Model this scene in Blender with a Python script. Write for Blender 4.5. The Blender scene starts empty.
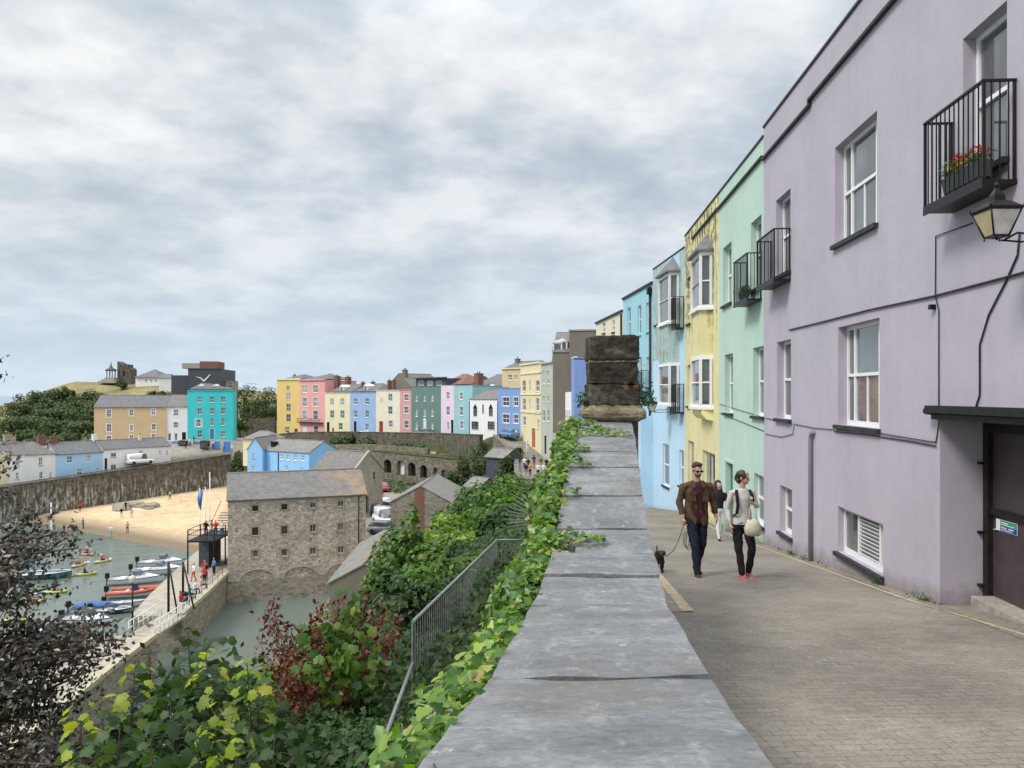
import bpy, bmesh, math, random
import numpy as np
from mathutils import Vector, Matrix, Quaternion
random.seed(7); RNG = np.random.default_rng(7)
SC = bpy.context.scene
COL = SC.collection
EYE = 20.0; F = 750.0; CX = 512.0; HY = 395.0
R = math.radians
def W(px, py, Y): return Vector(((px-CX)/F*Y, Y, EYE-(py-HY)/F*Y))
def lerp_table(t, tab):
    if t <= tab[0][0]:
        a, b = tab[0], tab[1]
    elif t >= tab[-1][0]:
        a, b = tab[-2], tab[-1]
    else:
        for a, b in zip(tab, tab[1:]):
            if a[0] <= t <= b[0]: break
    k = (t-a[0])/(b[0]-a[0])
    return a[1]+(b[1]-a[1])*k

# ------------------------------------------------------------------ materials
def newmat(name):
    m = bpy.data.materials.new(name); m.use_nodes = True
    nt = m.node_tree; b = nt.nodes['Principled BSDF']
    return m, nt, b
def N(nt, typ, **kw):
    n = nt.nodes.new(typ)
    for k, v in kw.items():
        if k.startswith('i_'):
            n.inputs[k[2:].replace('_', ' ')].default_value = v
        else: setattr(n, k, v)
    return n
def col4(c): return (c[0], c[1], c[2], 1)
def ramp(nt, fac, stops):
    r = nt.nodes.new('ShaderNodeValToRGB'); e = r.color_ramp.elements
    while len(e) < len(stops): e.new(0.5)
    for el, (p, c) in zip(e, stops): el.position = p; el.color = col4(c) if len(c) == 3 else c
    nt.links.new(fac, r.inputs['Fac']); return r.outputs['Color']
def mixc(nt, fac, a, b, mode='MIX'):
    m = nt.nodes.new('ShaderNodeMix'); m.data_type = 'RGBA'; m.blend_type = mode
    for sock, v in ((m.inputs[0], fac), (m.inputs[6], a), (m.inputs[7], b)):
        if isinstance(v, bpy.types.NodeSocket): nt.links.new(v, sock)
        elif isinstance(v, (int, float)): sock.default_value = v
        else: sock.default_value = col4(v)
    return m.outputs[2]
def coords(nt, kind='Object', scale=(1, 1, 1), rot=(0, 0, 0)):
    if kind == 'World':
        g = nt.nodes.new('ShaderNodeNewGeometry'); src = g.outputs['Position']
    else:
        tc = nt.nodes.new('ShaderNodeTexCoord'); src = tc.outputs[kind]
    mp = nt.nodes.new('ShaderNodeMapping'); mp.inputs['Scale'].default_value = scale
    mp.inputs['Rotation'].default_value = rot
    nt.links.new(src, mp.inputs['Vector']); return mp.outputs[0]
def noise(nt, vec, scale, detail=4, rough=.55, dist=0):
    n = nt.nodes.new('ShaderNodeTexNoise'); n.inputs['Scale'].default_value = scale
    n.inputs['Detail'].default_value = detail; n.inputs['Roughness'].default_value = rough
    n.inputs['Distortion'].default_value = dist
    nt.links.new(vec, n.inputs['Vector']); return n.outputs['Fac']
def bump(nt, b, h, strength=.3, dist=.02):
    n = nt.nodes.new('ShaderNodeBump'); n.inputs['Strength'].default_value = strength
    n.inputs['Distance'].default_value = dist
    nt.links.new(h, n.inputs['Height']); nt.links.new(n.outputs[0], b.inputs['Normal'])
def plain(name, c, rough=.6, metal=0, var=.12, scale=6, spec=.5):
    m, nt, b = newmat(name)
    v = coords(nt, 'Object'); f = noise(nt, v, scale)
    d = tuple(x*(1-var) for x in c); l = tuple(min(1, x*(1+var)) for x in c)
    nt.links.new(ramp(nt, f, [(.3, d), (.7, l)]), b.inputs['Base Color'])
    b.inputs['Roughness'].default_value = rough; b.inputs['Metallic'].default_value = metal
    b.inputs['Specular IOR Level'].default_value = spec
    return m
def stucco(name, c, stain=.15, staincol=(.16, .15, .13), rough=.85, bumps=.25, streak=.5, base_dirt=None, top=None):
    """painted render: faint blotches, rain streaks running down, fine roughcast bump"""
    m, nt, b = newmat(name)
    v = coords(nt, 'World')
    big = noise(nt, v, .7, 5, .6)
    vs = coords(nt, 'World', (2.6, 2.6, .22)); st = noise(nt, vs, 1.6, 6, .65)
    mid = noise(nt, v, 3.5, 6, .7)
    base = ramp(nt, big, [(.3, tuple(x*.93 for x in c)), (.7, tuple(min(1, x*1.05) for x in c))])
    sm = N(nt, 'ShaderNodeMath', operation='MULTIPLY'); nt.links.new(st, sm.inputs[0]); nt.links.new(mid, sm.inputs[1])
    f = ramp(nt, sm.outputs[0], [(.22, (0, 0, 0)), (.22+.28/(streak+.5), (1, 1, 1))])
    f2 = N(nt, 'ShaderNodeMath', operation='MULTIPLY'); nt.links.new(f, f2.inputs[0]); f2.inputs[1].default_value = stain
    fs = f2.outputs[0]
    if top:   # algae and soot collect under the coping: stained most above a height
        g = nt.nodes.new('ShaderNodeNewGeometry'); sp = nt.nodes.new('ShaderNodeSeparateXYZ'); nt.links.new(g.outputs['Position'], sp.inputs[0])
        mr = N(nt, 'ShaderNodeMapRange'); nt.links.new(sp.outputs['Z'], mr.inputs[0]); mr.inputs[1].default_value = top[0]; mr.inputs[2].default_value = top[1]; mr.inputs[3].default_value = .35; mr.inputs[4].default_value = 4.5
        m2 = N(nt, 'ShaderNodeMath', operation='MULTIPLY'); m2.use_clamp = True; nt.links.new(fs, m2.inputs[0]); nt.links.new(mr.outputs[0], m2.inputs[1]); fs = m2.outputs[0]
    out = mixc(nt, fs, base, staincol)
    if base_dirt is not None:   # splash-back dirt by the pavement: height above the sloping street
        g = nt.nodes.new('ShaderNodeNewGeometry'); sp = nt.nodes.new('ShaderNodeSeparateXYZ'); nt.links.new(g.outputs['Position'], sp.inputs[0])
        a = N(nt, 'ShaderNodeMath', operation='MULTIPLY_ADD'); nt.links.new(sp.outputs['Y'], a.inputs[0]); a.inputs[1].default_value = .104
        nt.links.new(sp.outputs['Z'], a.inputs[2])
        n1 = N(nt, 'ShaderNodeMath', operation='MULTIPLY_ADD'); nt.links.new(mid, n1.inputs[0]); n1.inputs[1].default_value = -.5; nt.links.new(a.outputs[0], n1.inputs[2])
        mr = N(nt, 'ShaderNodeMapRange'); nt.links.new(n1.outputs[0], mr.inputs[0])
        mr.inputs[1].default_value = 18.02; mr.inputs[2].default_value = 18.42; mr.inputs[3].default_value = base_dirt; mr.inputs[4].default_value = 0
        out = mixc(nt, mr.outputs[0], out, (.17, .145, .12))
    nt.links.new(out, b.inputs['Base Color'])
    b.inputs['Roughness'].default_value = rough; b.inputs['Specular IOR Level'].default_value = .25
    fine = noise(nt, v, 38, 5, .7); tr = noise(nt, v, 4.5, 4, .6); hs = N(nt, 'ShaderNodeMath', operation='MULTIPLY_ADD'); nt.links.new(tr, hs.inputs[0]); hs.inputs[1].default_value = 2.2; nt.links.new(fine, hs.inputs[2])
    bump(nt, b, hs.outputs[0], bumps, .012)
    return m
def rubble(name, cols, scale=3.0, mortar=(.30, .27, .22), flat=2.0, bs=.6, moss=None, streak=0):
    """rubble masonry: voronoi cells squashed into courses, mortar lines between"""
    m, nt, b = newmat(name)
    v = coords(nt, 'World', (1, 1, flat))
    dn = nt.nodes.new('ShaderNodeTexNoise'); dn.inputs['Scale'].default_value = scale*1.3; nt.links.new(v, dn.inputs['Vector'])
    ad = nt.nodes.new('ShaderNodeMix'); ad.data_type = 'VECTOR'; ad.inputs[0].default_value = .12
    nt.links.new(v, ad.inputs[4]); nt.links.new(dn.outputs['Color'], ad.inputs[5])
    vo = N(nt, 'ShaderNodeTexVoronoi', feature='F1'); vo.inputs['Scale'].default_value = scale; nt.links.new(ad.outputs[1], vo.inputs['Vector'])
    ve = N(nt, 'ShaderNodeTexVoronoi', feature='DISTANCE_TO_EDGE'); ve.inputs['Scale'].default_value = scale; nt.links.new(ad.outputs[1], ve.inputs['Vector'])
    sep = nt.nodes.new('ShaderNodeSeparateColor'); nt.links.new(vo.outputs['Color'], sep.inputs[0])
    st = [(i/(max(1, len(cols)-1)), c) for i, c in enumerate(cols)]
    cc = ramp(nt, sep.outputs[0], st)
    blot = noise(nt, coords(nt, 'World'), .5, 6, .65)
    cc = mixc(nt, .55, cc, ramp(nt, blot, [(.3, (.45, .43, .4)), (.72, (1.25, 1.2, 1.1))]), 'MULTIPLY')
    e = ramp(nt, ve.outputs['Distance'], [(.02, (1, 1, 1)), (.085, (0, 0, 0))])
    out = mixc(nt, e, cc, mortar)
    if streak:
        vs = coords(nt, 'World', (1.3, 1.3, .12)); s = noise(nt, vs, 1.5, 5, .7)
        out = mixc(nt, ramp(nt, s, [(.45, (0, 0, 0)), (.65, (streak,)*3)]), out, (.05, .048, .04))
        s2 = noise(nt, coords(nt, 'World', (2.2, 2.2, .35)), 1.1, 5, .7)
        out = mixc(nt, ramp(nt, s2, [(.55, (0, 0, 0)), (.68, (.35,)*3)]), out, (.40, .38, .33))
        g = nt.nodes.new('ShaderNodeNewGeometry'); sp = nt.nodes.new('ShaderNodeSeparateXYZ'); nt.links.new(g.outputs['Position'], sp.inputs[0])
        mr = N(nt, 'ShaderNodeMapRange'); nt.links.new(sp.outputs['Z'], mr.inputs[0]); mr.inputs[1].default_value = 6; mr.inputs[2].default_value = 3.2
        s3 = noise(nt, coords(nt, 'World', (1.5, 1.5, .3)), 1.6, 6, .7); mm = N(nt, 'ShaderNodeMath', operation='MULTIPLY'); nt.links.new(mr.outputs[0], mm.inputs[0]); nt.links.new(ramp(nt, s3, [(.50, (0, 0, 0)), (.60, (.9,)*3)]), mm.inputs[1])
        out = mixc(nt, mm.outputs[0], out, (.46, .44, .39))
    if moss:
        s = noise(nt, coords(nt, 'World'), 1.1, 6, .7)
        out = mixc(nt, ramp(nt, s, [(.5, (0, 0, 0)), (.66, (.8,)*3)]), out, moss)
    nt.links.new(out, b.inputs['Base Color']); b.inputs['Roughness'].default_value = .92
    b.inputs['Specular IOR Level'].default_value = .2
    h = N(nt, 'ShaderNodeMath', operation='MINIMUM'); nt.links.new(ve.outputs['Distance'], h.inputs[0]); h.inputs[1].default_value = .12
    bump(nt, b, h.outputs[0], bs, .25)
    return m
def slate(name, c=(.12, .12, .13), lichen=.25, lcol=(.22, .2, .12), row=.22, rust=0):
    m, nt, b = newmat(name)
    v = coords(nt, 'Object')
    br = N(nt, 'ShaderNodeTexBrick'); br.inputs['Scale'].default_value = 1
    br.inputs['Brick Width'].default_value = row*1.5; br.inputs['Row Height'].default_value = row; br.inputs['Mortar Size'].default_value = .012
    br.inputs['Color1'].default_value = col4(tuple(x*.82 for x in c)); br.inputs['Color2'].default_value = col4(tuple(x*1.2 for x in c))
    br.inputs['Mortar'].default_value = col4(tuple(x*.4 for x in c))
    nt.links.new(v, br.inputs['Vector'])
    n = noise(nt, v, .6, 7, .7)
    out = mixc(nt, ramp(nt, n, [(.45, (0, 0, 0)), (.68, (lichen,)*3)]), br.outputs['Color'], lcol)
    n2 = noise(nt, v, 2.5, 7, .7)
    out = mixc(nt, .5, out, ramp(nt, n2, [(.3, (.6, .6, .6)), (.7, (1.3, 1.3, 1.3))]), 'MULTIPLY')
    if rust:   # a patch of orange lichen
        sp = nt.nodes.new('ShaderNodeSeparateXYZ'); nt.links.new(v, sp.inputs[0])
        mr = N(nt, 'ShaderNodeMapRange'); nt.links.new(sp.outputs['X'], mr.inputs[0])
        mr.inputs[1].default_value = rust-4.2; mr.inputs[2].default_value = rust-1
        mm = N(nt, 'ShaderNodeMath', operation='MULTIPLY'); nt.links.new(mr.outputs[0], mm.inputs[0])
        nt.links.new(ramp(nt, noise(nt, v, .8, 6, .7), [(.42, (0, 0, 0)), (.6, (.85,)*3)]), mm.inputs[1])
        out = mixc(nt, mm.outputs[0], out, (.3, .19, .09))
    nt.links.new(out, b.inputs['Base Color']); b.inputs['Roughness'].default_value = .6
    bump(nt, b, br.outputs['Fac'], -.3, .02)
    return m
def leafmat(name, stops, rough=.5, trans=.35, spec=.35):
    m, nt, b = newmat(name)
    g = nt.nodes.new('ShaderNodeNewGeometry')
    c = ramp(nt, g.outputs['Random Per Island'], stops)
    n = noise(nt, coords(nt, 'World'), .9, 3, .6)
    c = mixc(nt, .6, c, ramp(nt, n, [(.3, (.62, .66, .6)), (.7, (1.35, 1.3, 1.2))]), 'MULTIPLY')
    nt.links.new(c, b.inputs['Base Color']); b.inputs['Roughness'].default_value = rough
    b.inputs['Specular IOR Level'].default_value = spec
    t = nt.nodes.new('ShaderNodeBsdfTranslucent'); c2 = mixc(nt, 1.0, c, (1.5, 1.7, .6), 'MULTIPLY'); nt.links.new(c2, t.inputs['Color'])
    mx = nt.nodes.new('ShaderNodeMixShader'); mx.inputs[0].default_value = trans
    nt.links.new(b.outputs[0], mx.inputs[1]); nt.links.new(t.outputs[0], mx.inputs[2])
    nt.links.new(mx.outputs[0], nt.nodes['Material Output'].inputs['Surface'])
    return m

M = {}
M['purple'] = stucco('lilac_render', (.445, .41, .475), .26, (.27, .245, .27), base_dirt=.85)
M['mint'] = stucco('mint_render', (.46, .62, .54), .2, (.22, .28, .22), base_dirt=.8)
M['yellow'] = stucco('yellow_render', (.70, .64, .36), .75, (.20, .19, .09), streak=1.1, base_dirt=.6, top=(21.5, 25.4))
M['yellow_clean'] = stucco('clean_yellow_render', (.80, .74, .40), .2, (.4, .36, .2), base_dirt=.7)
M['lblue'] = stucco('sky_blue_render', (.47, .66, .82), .18, (.22, .28, .26), base_dirt=.5)
M['lblue_st'] = stucco('stained_blue_render', (.40, .52, .52), .8, (.2, .22, .15), streak=1.4)
M['teal'] = stucco('turquoise_pale_render', (.32, .57, .67), .12, (.2, .25, .25))
M['cream'] = stucco('cream_render', (.72, .67, .52), .12)
M['white'] = stucco('white_render', (.78, .78, .78), .1)
M['upvc'] = plain('white_gloss_paint', (.80, .80, .80), .35, var=.03)
M['blackpaint'] = plain('black_paint', (.010, .010, .011), .45, var=.3, spec=.3)
M['darksill'] = plain('dark_sill_paint', (.032, .032, .036), .6, var=.3, spec=.3)
M['lintel'] = plain('black_timber', (.014, .013, .013), .55, var=.4, spec=.3)
M['garage'] = plain('brown_painted_door', (.06, .045, .047), .45, var=.2)
M['concrete'] = plain('old_concrete', (.34, .31, .27), .9, var=.25, scale=9)
M['lead'] = plain('lead_roof', (.13, .13, .135), .55, var=.3)
M['copmetal'] = plain('grey_rail_paint', (.17, .18, .18), .5, var=.35, scale=20)
M['skin'] = plain('skin', (.50, .30, .22), .5, var=.06)
M['brick'] = plain('red_brick', (.20, .095, .07), .9, var=.35, scale=14)
M['brownrend'] = stucco('brown_render', (.20, .175, .145), .5, (.1, .09, .075))
M['slate'] = slate('slate_grey'); M['slate2'] = slate('slate_brownish', (.15, .14, .135), .4)
M['slate3'] = slate('slate_lichen', (.19, .185, .18), .55, (.28, .25, .16))
M['slatew'] = slate('slate_warehouse', (.145, .135, .13), .45, (.2, .18, .14), .3, rust=12.5)
M['stone'] = rubble('warehouse_rubble', [(.20, .17, .14), (.48, .42, .36), (.62, .56, .49), (.30, .26, .22), (.46, .42, .38), (.26, .22, .19)], 4.2, (.42, .38, .33), 1.7)
M['stone_dark'] = rubble('harbour_wall_rubble', [(.07, .065, .055), (.13, .12, .1), (.2, .18, .15), (.1, .09, .075)], 2.2, (.12, .11, .09), moss=(.05, .055, .03), streak=.6)
M['stone_quay'] = rubble('quay_rubble', [(.17, .155, .13), (.28, .25, .21), (.36, .33, .28), (.22, .2, .17)], 2.6, (.3, .28, .24))
M['stone_near'] = rubble('parapet_rubble', [(.10, .095, .085), (.2, .19, .17), (.3, .28, .25), (.15, .14, .12)], 7, (.2, .19, .17), moss=(.06, .07, .03))
M['stone_arch'] = rubble('overgrown_rubble', [(.10, .09, .075), (.2, .18, .15), (.3, .27, .22), (.15, .14, .11)], 3, (.16, .15, .12), moss=(.06, .075, .03))
M['stone_pale'] = rubble('pale_rubble', [(.3, .27, .21), (.45, .41, .33), (.38, .34, .27)], 3, (.4, .37, .31))

def glassmat(name, c, rough=.04):
    m, nt, b = newmat(name)
    n = noise(nt, coords(nt, 'World'), 1.3, 3)
    nt.links.new(ramp(nt, n, [(.35, tuple(x*.6 for x in c)), (.65, tuple(x*1.5 for x in c))]), b.inputs['Base Color'])
    b.inputs['Roughness'].default_value = rough; b.inputs['Specular IOR Level'].default_value = .9
    b.inputs['Coat Weight'].default_value = .6; b.inputs['Coat Roughness'].default_value = .02
    bump(nt, b, noise(nt, coords(nt, 'World'), 2.2, 1), .06, .02)
    return m
M['glass'] = glassmat('window_glass', (.075, .085, .09)); M['glass_d'] = glassmat('unlit_old_glass', (.02, .02, .022), .25); M['glass_c'] = glassmat('curtain_behind_glass', (.17, .165, .155))
M['glass_b'] = glassmat('blind_behind_glass', (.30, .31, .30))
M['glass_amber'] = plain('lantern_amber_glass', (.50, .42, .25), .25, var=.15)
M['glass_milk'] = plain('lantern_milky_glass', (.55, .54, .50), .25, var=.25)

# ------------------------------------------------------------------ mesh builder
class MB:
    def __init__(s): s.v = []; s.f = []; s.m = []; s.sm = []
    def face(s, pts, m=0, smooth=False):
        n = len(s.v); s.v += [tuple(p) for p in pts]; s.f.append(tuple(range(n, n+len(pts)))); s.m.append(m); s.sm.append(smooth)
    def add(s, vs, fs, m=0, smooth=False):
        n = len(s.v); s.v += [tuple(p) for p in vs]
        for f in fs: s.f.append(tuple(n+i for i in f)); s.m.append(m); s.sm.append(smooth)
    def box(s, a, b, m=0, mat=None):
        x0, y0, z0 = a; x1, y1, z1 = b
        x0, x1 = min(x0, x1), max(x0, x1); y0, y1 = min(y0, y1), max(y0, y1); z0, z1 = min(z0, z1), max(z0, z1)
        vs = [(x0, y0, z0), (x1, y0, z0), (x1, y1, z0), (x0, y1, z0), (x0, y0, z1), (x1, y0, z1), (x1, y1, z1), (x0, y1, z1)]
        if mat is not None: vs = [tuple(mat @ Vector(p)) for p in vs]
        s.add(vs, [(3, 2, 1, 0), (4, 5, 6, 7), (0, 1, 5, 4), (1, 2, 6, 5), (2, 3, 7, 6), (3, 0, 4, 7)], m)
    def bbox(s, a, b, m=0, bev=.01, jit=0, mat=None):
        """bevelled box"""
        x0, y0, z0 = a; x1, y1, z1 = b
        bm = bmesh.new(); bmesh.ops.create_cube(bm, size=1)
        for v in bm.verts:
            v.co = Vector((x0+(v.co.x+.5)*(x1-x0), y0+(v.co.y+.5)*(y1-y0), z0+(v.co.z+.5)*(z1-z0)))
            if jit: v.co += Vector([random.uniform(-jit, jit) for _ in range(3)])
        bmesh.ops.bevel(bm, geom=bm.edges[:], offset=bev, segments=2, affect='EDGES', profile=.6)
        bm.verts.index_update()
        vs = [(mat @ v.co if mat is not None else v.co.copy()) for v in bm.verts]
        s.add(vs, [[v.index for v in f.verts] for f in bm.faces], m); bm.free()
    def tube(s, pts, r, n=6, m=0, caps=True, smooth=True, r1=None):
        pts = [Vector(p) for p in pts]; rings = []; base = len(s.v)
        up = None
        for i, p in enumerate(pts):
            t = (pts[min(i+1, len(pts)-1)]-pts[max(i-1, 0)])
            if t.length < 1e-9: t = Vector((0, 0, 1))
            t.normalize()
            if up is None:
                up = Vector((0, 0, 1)) if abs(t.z) < .9 else Vector((1, 0, 0))
            a = t.cross(up).normalized(); c = a.cross(t).normalized(); up = c
            rr = r if r1 is None else r+(r1-r)*i/(len(pts)-1)
            if isinstance(r, (list, tuple)): rr = r[i]
            for k in range(n):
                an = 2*math.pi*k/n; s.v.append(tuple(p+(a*math.cos(an)+c*math.sin(an))*rr))
        for i in range(len(pts)-1):
            for k in range(n):
                q = base+i*n; k2 = (k+1) % n
                s.f.append((q+k, q+k2, q+n+k2, q+n+k)); s.m.append(m); s.sm.append(smooth)
        if caps:
            s.f.append(tuple(base+k for k in range(n))[::-1]); s.m.append(m); s.sm.append(False)
            q = base+(len(pts)-1)*n; s.f.append(tuple(q+k for k in range(n))); s.m.append(m); s.sm.append(False)
    def lathe(s, prof, n=12, c=(0, 0, 0), m=0, smooth=True, sx=1, sy=1, rot=0):
        base = len(s.v)
        for r, z in prof:
            for k in range(n):
                a = 2*math.pi*k/n+rot; s.v.append((c[0]+r*math.cos(a)*sx, c[1]+r*math.sin(a)*sy, c[2]+z))
        for i in range(len(prof)-1):
            for k in range(n):
                q = base+i*n; k2 = (k+1) % n
                s.f.append((q+k, q+k2, q+n+k2, q+n+k)); s.m.append(m); s.sm.append(smooth)
        s.f.append(tuple(base+k for k in range(n))[::-1]); s.m.append(m); s.sm.append(False)
        q = base+(len(prof)-1)*n; s.f.append(tuple(q+k for k in range(n))); s.m.append(m); s.sm.append(False)
    def loft(s, rings, m=0, smooth=True, closed=True, caps=True):
        base = len(s.v); n = len(rings[0])
        for r in rings: s.v += [tuple(p) for p in r]
        for i in range(len(rings)-1):
            for k in range(n if closed else n-1):
                q = base+i*n; k2 = (k+1) % n
                s.f.append((q+k, q+k2, q+n+k2, q+n+k)); s.m.append(m); s.sm.append(smooth)
        if caps:
            s.f.append(tuple(base+k for k in range(n))[::-1]); s.m.append(m); s.sm.append(False)
            q = base+(len(rings)-1)*n; s.f.append(tuple(q+k for k in range(n))); s.m.append(m); s.sm.append(False)
    def prism(s, poly, y0, y1, m=0, axis='y'):
        """extrude a polygon of (x,z) between y0 and y1"""
        P = (lambda a, b, t: (a, t, b)) if axis == 'y' else (lambda a, b, t: (t, a, b))
        A = [P(a, b, y0) for a, b in poly]; B = [P(a, b, y1) for a, b in poly]; n = len(poly)
        s.add(A+B, [tuple(range(n))[::-1], tuple(range(n, 2*n))]+[(i, (i+1) % n, n+(i+1) % n, n+i) for i in range(n)], m)
    def mesh(s, name, mats):
        me = bpy.data.meshes.new(name)
        me.from_pydata(s.v, [], s.f)
        for mm in mats: me.materials.append(mm)
        me.polygons.foreach_set('material_index', s.m); me.polygons.foreach_set('use_smooth', s.sm)
        me.update(); return me
    def build(s, name, mats, parent=None, loc=None, recalc=True):
        if not isinstance(mats, (list, tuple)): mats = [mats]
        me = s.mesh(name, mats)
        if recalc:
            bm = bmesh.new(); bm.from_mesh(me); bmesh.ops.recalc_face_normals(bm, faces=bm.faces[:]); bm.to_mesh(me); bm.free()
        return link(name, me, parent, loc)
def link(name, me, parent=None, loc=None, rot=None):
    o = bpy.data.objects.new(name, me); COL.objects.link(o)
    if parent is not None: o.parent = parent
    if loc is not None: o.location = loc
    if rot is not None: o.rotation_euler = rot
    return o
def tag(o, label=None, cat=None, group=None, kind=None):
    if label: o['label'] = label
    if cat: o['category'] = cat
    if group: o['group'] = group
    if kind: o['kind'] = kind
    return o
def thing(name, label, cat, loc=(0, 0, 0), rz=0, group=None, scale=None):
    o = bpy.data.objects.new(name, None); COL.objects.link(o); o.empty_display_size = .3
    o.location = loc; o.rotation_euler = (0, 0, rz)
    if scale: o.scale = (scale,)*3
    return tag(o, label, cat, group)
def kids(o): return [c for c in KIDS_SRC if c.parent == o]
KIDS_SRC = bpy.data.objects
def copy_tree(o, parent=None):
    c = o.copy(); COL.objects.link(c); c.parent = parent
    for ch in list(o.children): copy_tree(ch, c)
    return c
def struct(o): o['kind'] = 'structure'; return o

# ------------------------------------------------------------------ street and wall profile
STREET = [(-12, 19.62), (0, 18.38), (9.3, 17.4), (17.3, 16.55), (22, 16.1), (28.2, 15.6), (39, 14.3), (50, 13.2), (70, 11.6), (88, 10.4), (105, 11.2), (118, 13.3), (126, 13.6)]
def S(Y): return lerp_table(max(-12, min(126, Y)), STREET)
WALLX = [(-4, -.86), (1.35, -.175), (4.13, .18), (6, .40), (8.6, .757), (9.4, .83), (20, 1.7), (30, 2.6), (44, 3.2), (60, 2.6), (75, .8), (90, .3), (101, .3), (110, -1.0), (118, -3.0)]
def WX(Y): return lerp_table(max(-12, min(118, Y)), WALLX)
FACX = [(-12, 3.93), (28.2, 6.505), (33.3, 6.26), (39.1, 5.79), (44, 5.16), (60, 5.2), (70, 5.5), (100, 5.6), (110, 3.2), (118, 1.5)]
def FX(Y): return lerp_table(max(-12, min(118, Y)), FACX)
# ------------------------------------------------------------------ camera, world, light
cam = bpy.data.cameras.new('camera'); co = bpy.data.objects.new('camera', cam); COL.objects.link(co); SC.camera = co
co.location = (0, 0, EYE); co.rotation_euler = (R(90), 0, 0)
cam.sensor_width = 36; cam.lens = F*36/1024; cam.shift_y = (HY-384)/1024.0; cam.clip_start = .05; cam.clip_end = 20000
SUN_EL, SUN_AZ = 48.0, -122.0      # azimuth measured from +Y towards +X
wd = bpy.data.worlds.new('World'); SC.world = wd; wd.use_nodes = True
nt = wd.node_tree; bg = nt.nodes['Background']
sky = N(nt, 'ShaderNodeTexSky', sky_type='NISHITA'); sky.sun_disc = False
sky.sun_elevation = R(SUN_EL); sky.sun_rotation = R(SUN_AZ)
tc = nt.nodes.new('ShaderNodeTexCoord'); sp = nt.nodes.new('ShaderNodeSeparateXYZ'); nt.links.new(tc.outputs['Generated'], sp.inputs[0])
def mth(op, a, b=None, c=None, clamp=False):
    n = N(nt, 'ShaderNodeMath', operation=op); n.use_clamp = clamp
    for i, v in enumerate((a, b, c)):
        if v is None: continue
        if isinstance(v, bpy.types.NodeSocket): nt.links.new(v, n.inputs[i])
        else: n.inputs[i].default_value = v
    return n.outputs[0]
zc = mth('MAXIMUM', sp.outputs['Z'], 0.0)
den = mth('ADD', zc, .22)
cx = mth('DIVIDE', sp.outputs['X'], den); cy = mth('DIVIDE', sp.outputs['Y'], den)
cb = nt.nodes.new('ShaderNodeCombineXYZ'); nt.links.new(cx, cb.inputs[0]); nt.links.new(cy, cb.inputs[1]); cb.inputs[2].default_value = 1.3
n1 = noise(nt, cb.outputs[0], 1.5, 3, .45)
n2 = noise(nt, cb.outputs[0], .42, 3, .5)
n3 = noise(nt, cb.outputs[0], 4.6, 6, .55)
cl = mth('ADD', mth('MULTIPLY', n1, .5), mth('MULTIPLY', n3, .5))
cloudc = ramp(nt, cl, [(.37, (4.2, 4.8, 5.35)), (.45, (5.2, 5.75, 6.2)), (.52, (6.5, 6.85, 7.15)), (.60, (7.9, 8.05, 8.15))])
low = ramp(nt, zc, [(0.0, (5.8, 6.9, 7.9)), (.06, (5.1, 6.2, 7.3)), (.2, (5.8, 6.4, 6.9))])
blend = ramp(nt, zc, [(.02, (.85, .85, .85)), (.13, (.5, .5, .5)), (.28, (0, 0, 0))])
c1 = mixc(nt, blend, cloudc, low)
# overcast skies are brightest overhead
zg = mth('MULTIPLY_ADD', mth('MAXIMUM', mth('SUBTRACT', zc, .42), 0.0), 3.2, .90)
vm = N(nt, 'ShaderNodeVectorMath', operation='SCALE'); nt.links.new(c1, vm.inputs[0]); nt.links.new(zg, vm.inputs['Scale'])
gap = ramp(nt, n2, [(.56, (0, 0, 0)), (.75, (.25, .25, .25))])
sk = mixc(nt, gap, vm.outputs[0], sky.outputs[0])
nt.links.new(sk, bg.inputs['Color']); bg.inputs['Strength'].default_value = .1
sl = bpy.data.lights.new('sun', 'SUN'); sl.energy = 1.9; sl.angle = R(16); sl.color = (1, .95, .88)
so = bpy.data.objects.new('sun', sl); COL.objects.link(so)
az, el = R(SUN_AZ), R(SUN_EL)
dvec = Vector((math.sin(az)*math.cos(el), math.cos(az)*math.cos(el), math.sin(el)))
so.rotation_euler = dvec.to_track_quat('Z', 'Y').to_euler(); so.location = (0, 0, 60)
SC.view_settings.view_transform = 'Standard'; SC.view_settings.look = 'None'; SC.view_settings.gamma = 1
SC.view_settings.exposure = .38
SC.cycles.max_bounces = 6; SC.cycles.transparent_max_bounces = 4
SC.cycles.use_adaptive_sampling = True

# ------------------------------------------------------------------ water
def watermat():
    m, nt, b = newmat('harbour_water')
    v = coords(nt, 'World', (1, .55, 1))
    big = noise(nt, coords(nt, 'World'), .02, 3)
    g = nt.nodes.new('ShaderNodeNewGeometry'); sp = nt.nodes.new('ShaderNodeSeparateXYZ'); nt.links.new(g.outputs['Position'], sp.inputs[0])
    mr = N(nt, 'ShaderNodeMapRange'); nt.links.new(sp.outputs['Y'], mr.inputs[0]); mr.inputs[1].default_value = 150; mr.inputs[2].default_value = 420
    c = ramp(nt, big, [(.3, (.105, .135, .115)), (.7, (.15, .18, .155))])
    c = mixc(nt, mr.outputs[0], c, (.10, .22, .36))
    nt.links.new(c, b.inputs['Base Color']); b.inputs['Roughness'].default_value = .12
    b.inputs['Specular IOR Level'].default_value = .5
    w = noise(nt, v, .9, 5, .65); bump(nt, b, w, .5, .16)
    return m
M['water'] = watermat()
mb = MB(); mb.face([(-9000, -400, 0), (9000, -400, 0), (9000, 15000, 0), (-9000, 15000, 0)])
struct(mb.build('sea_water', M['water']))

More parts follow.
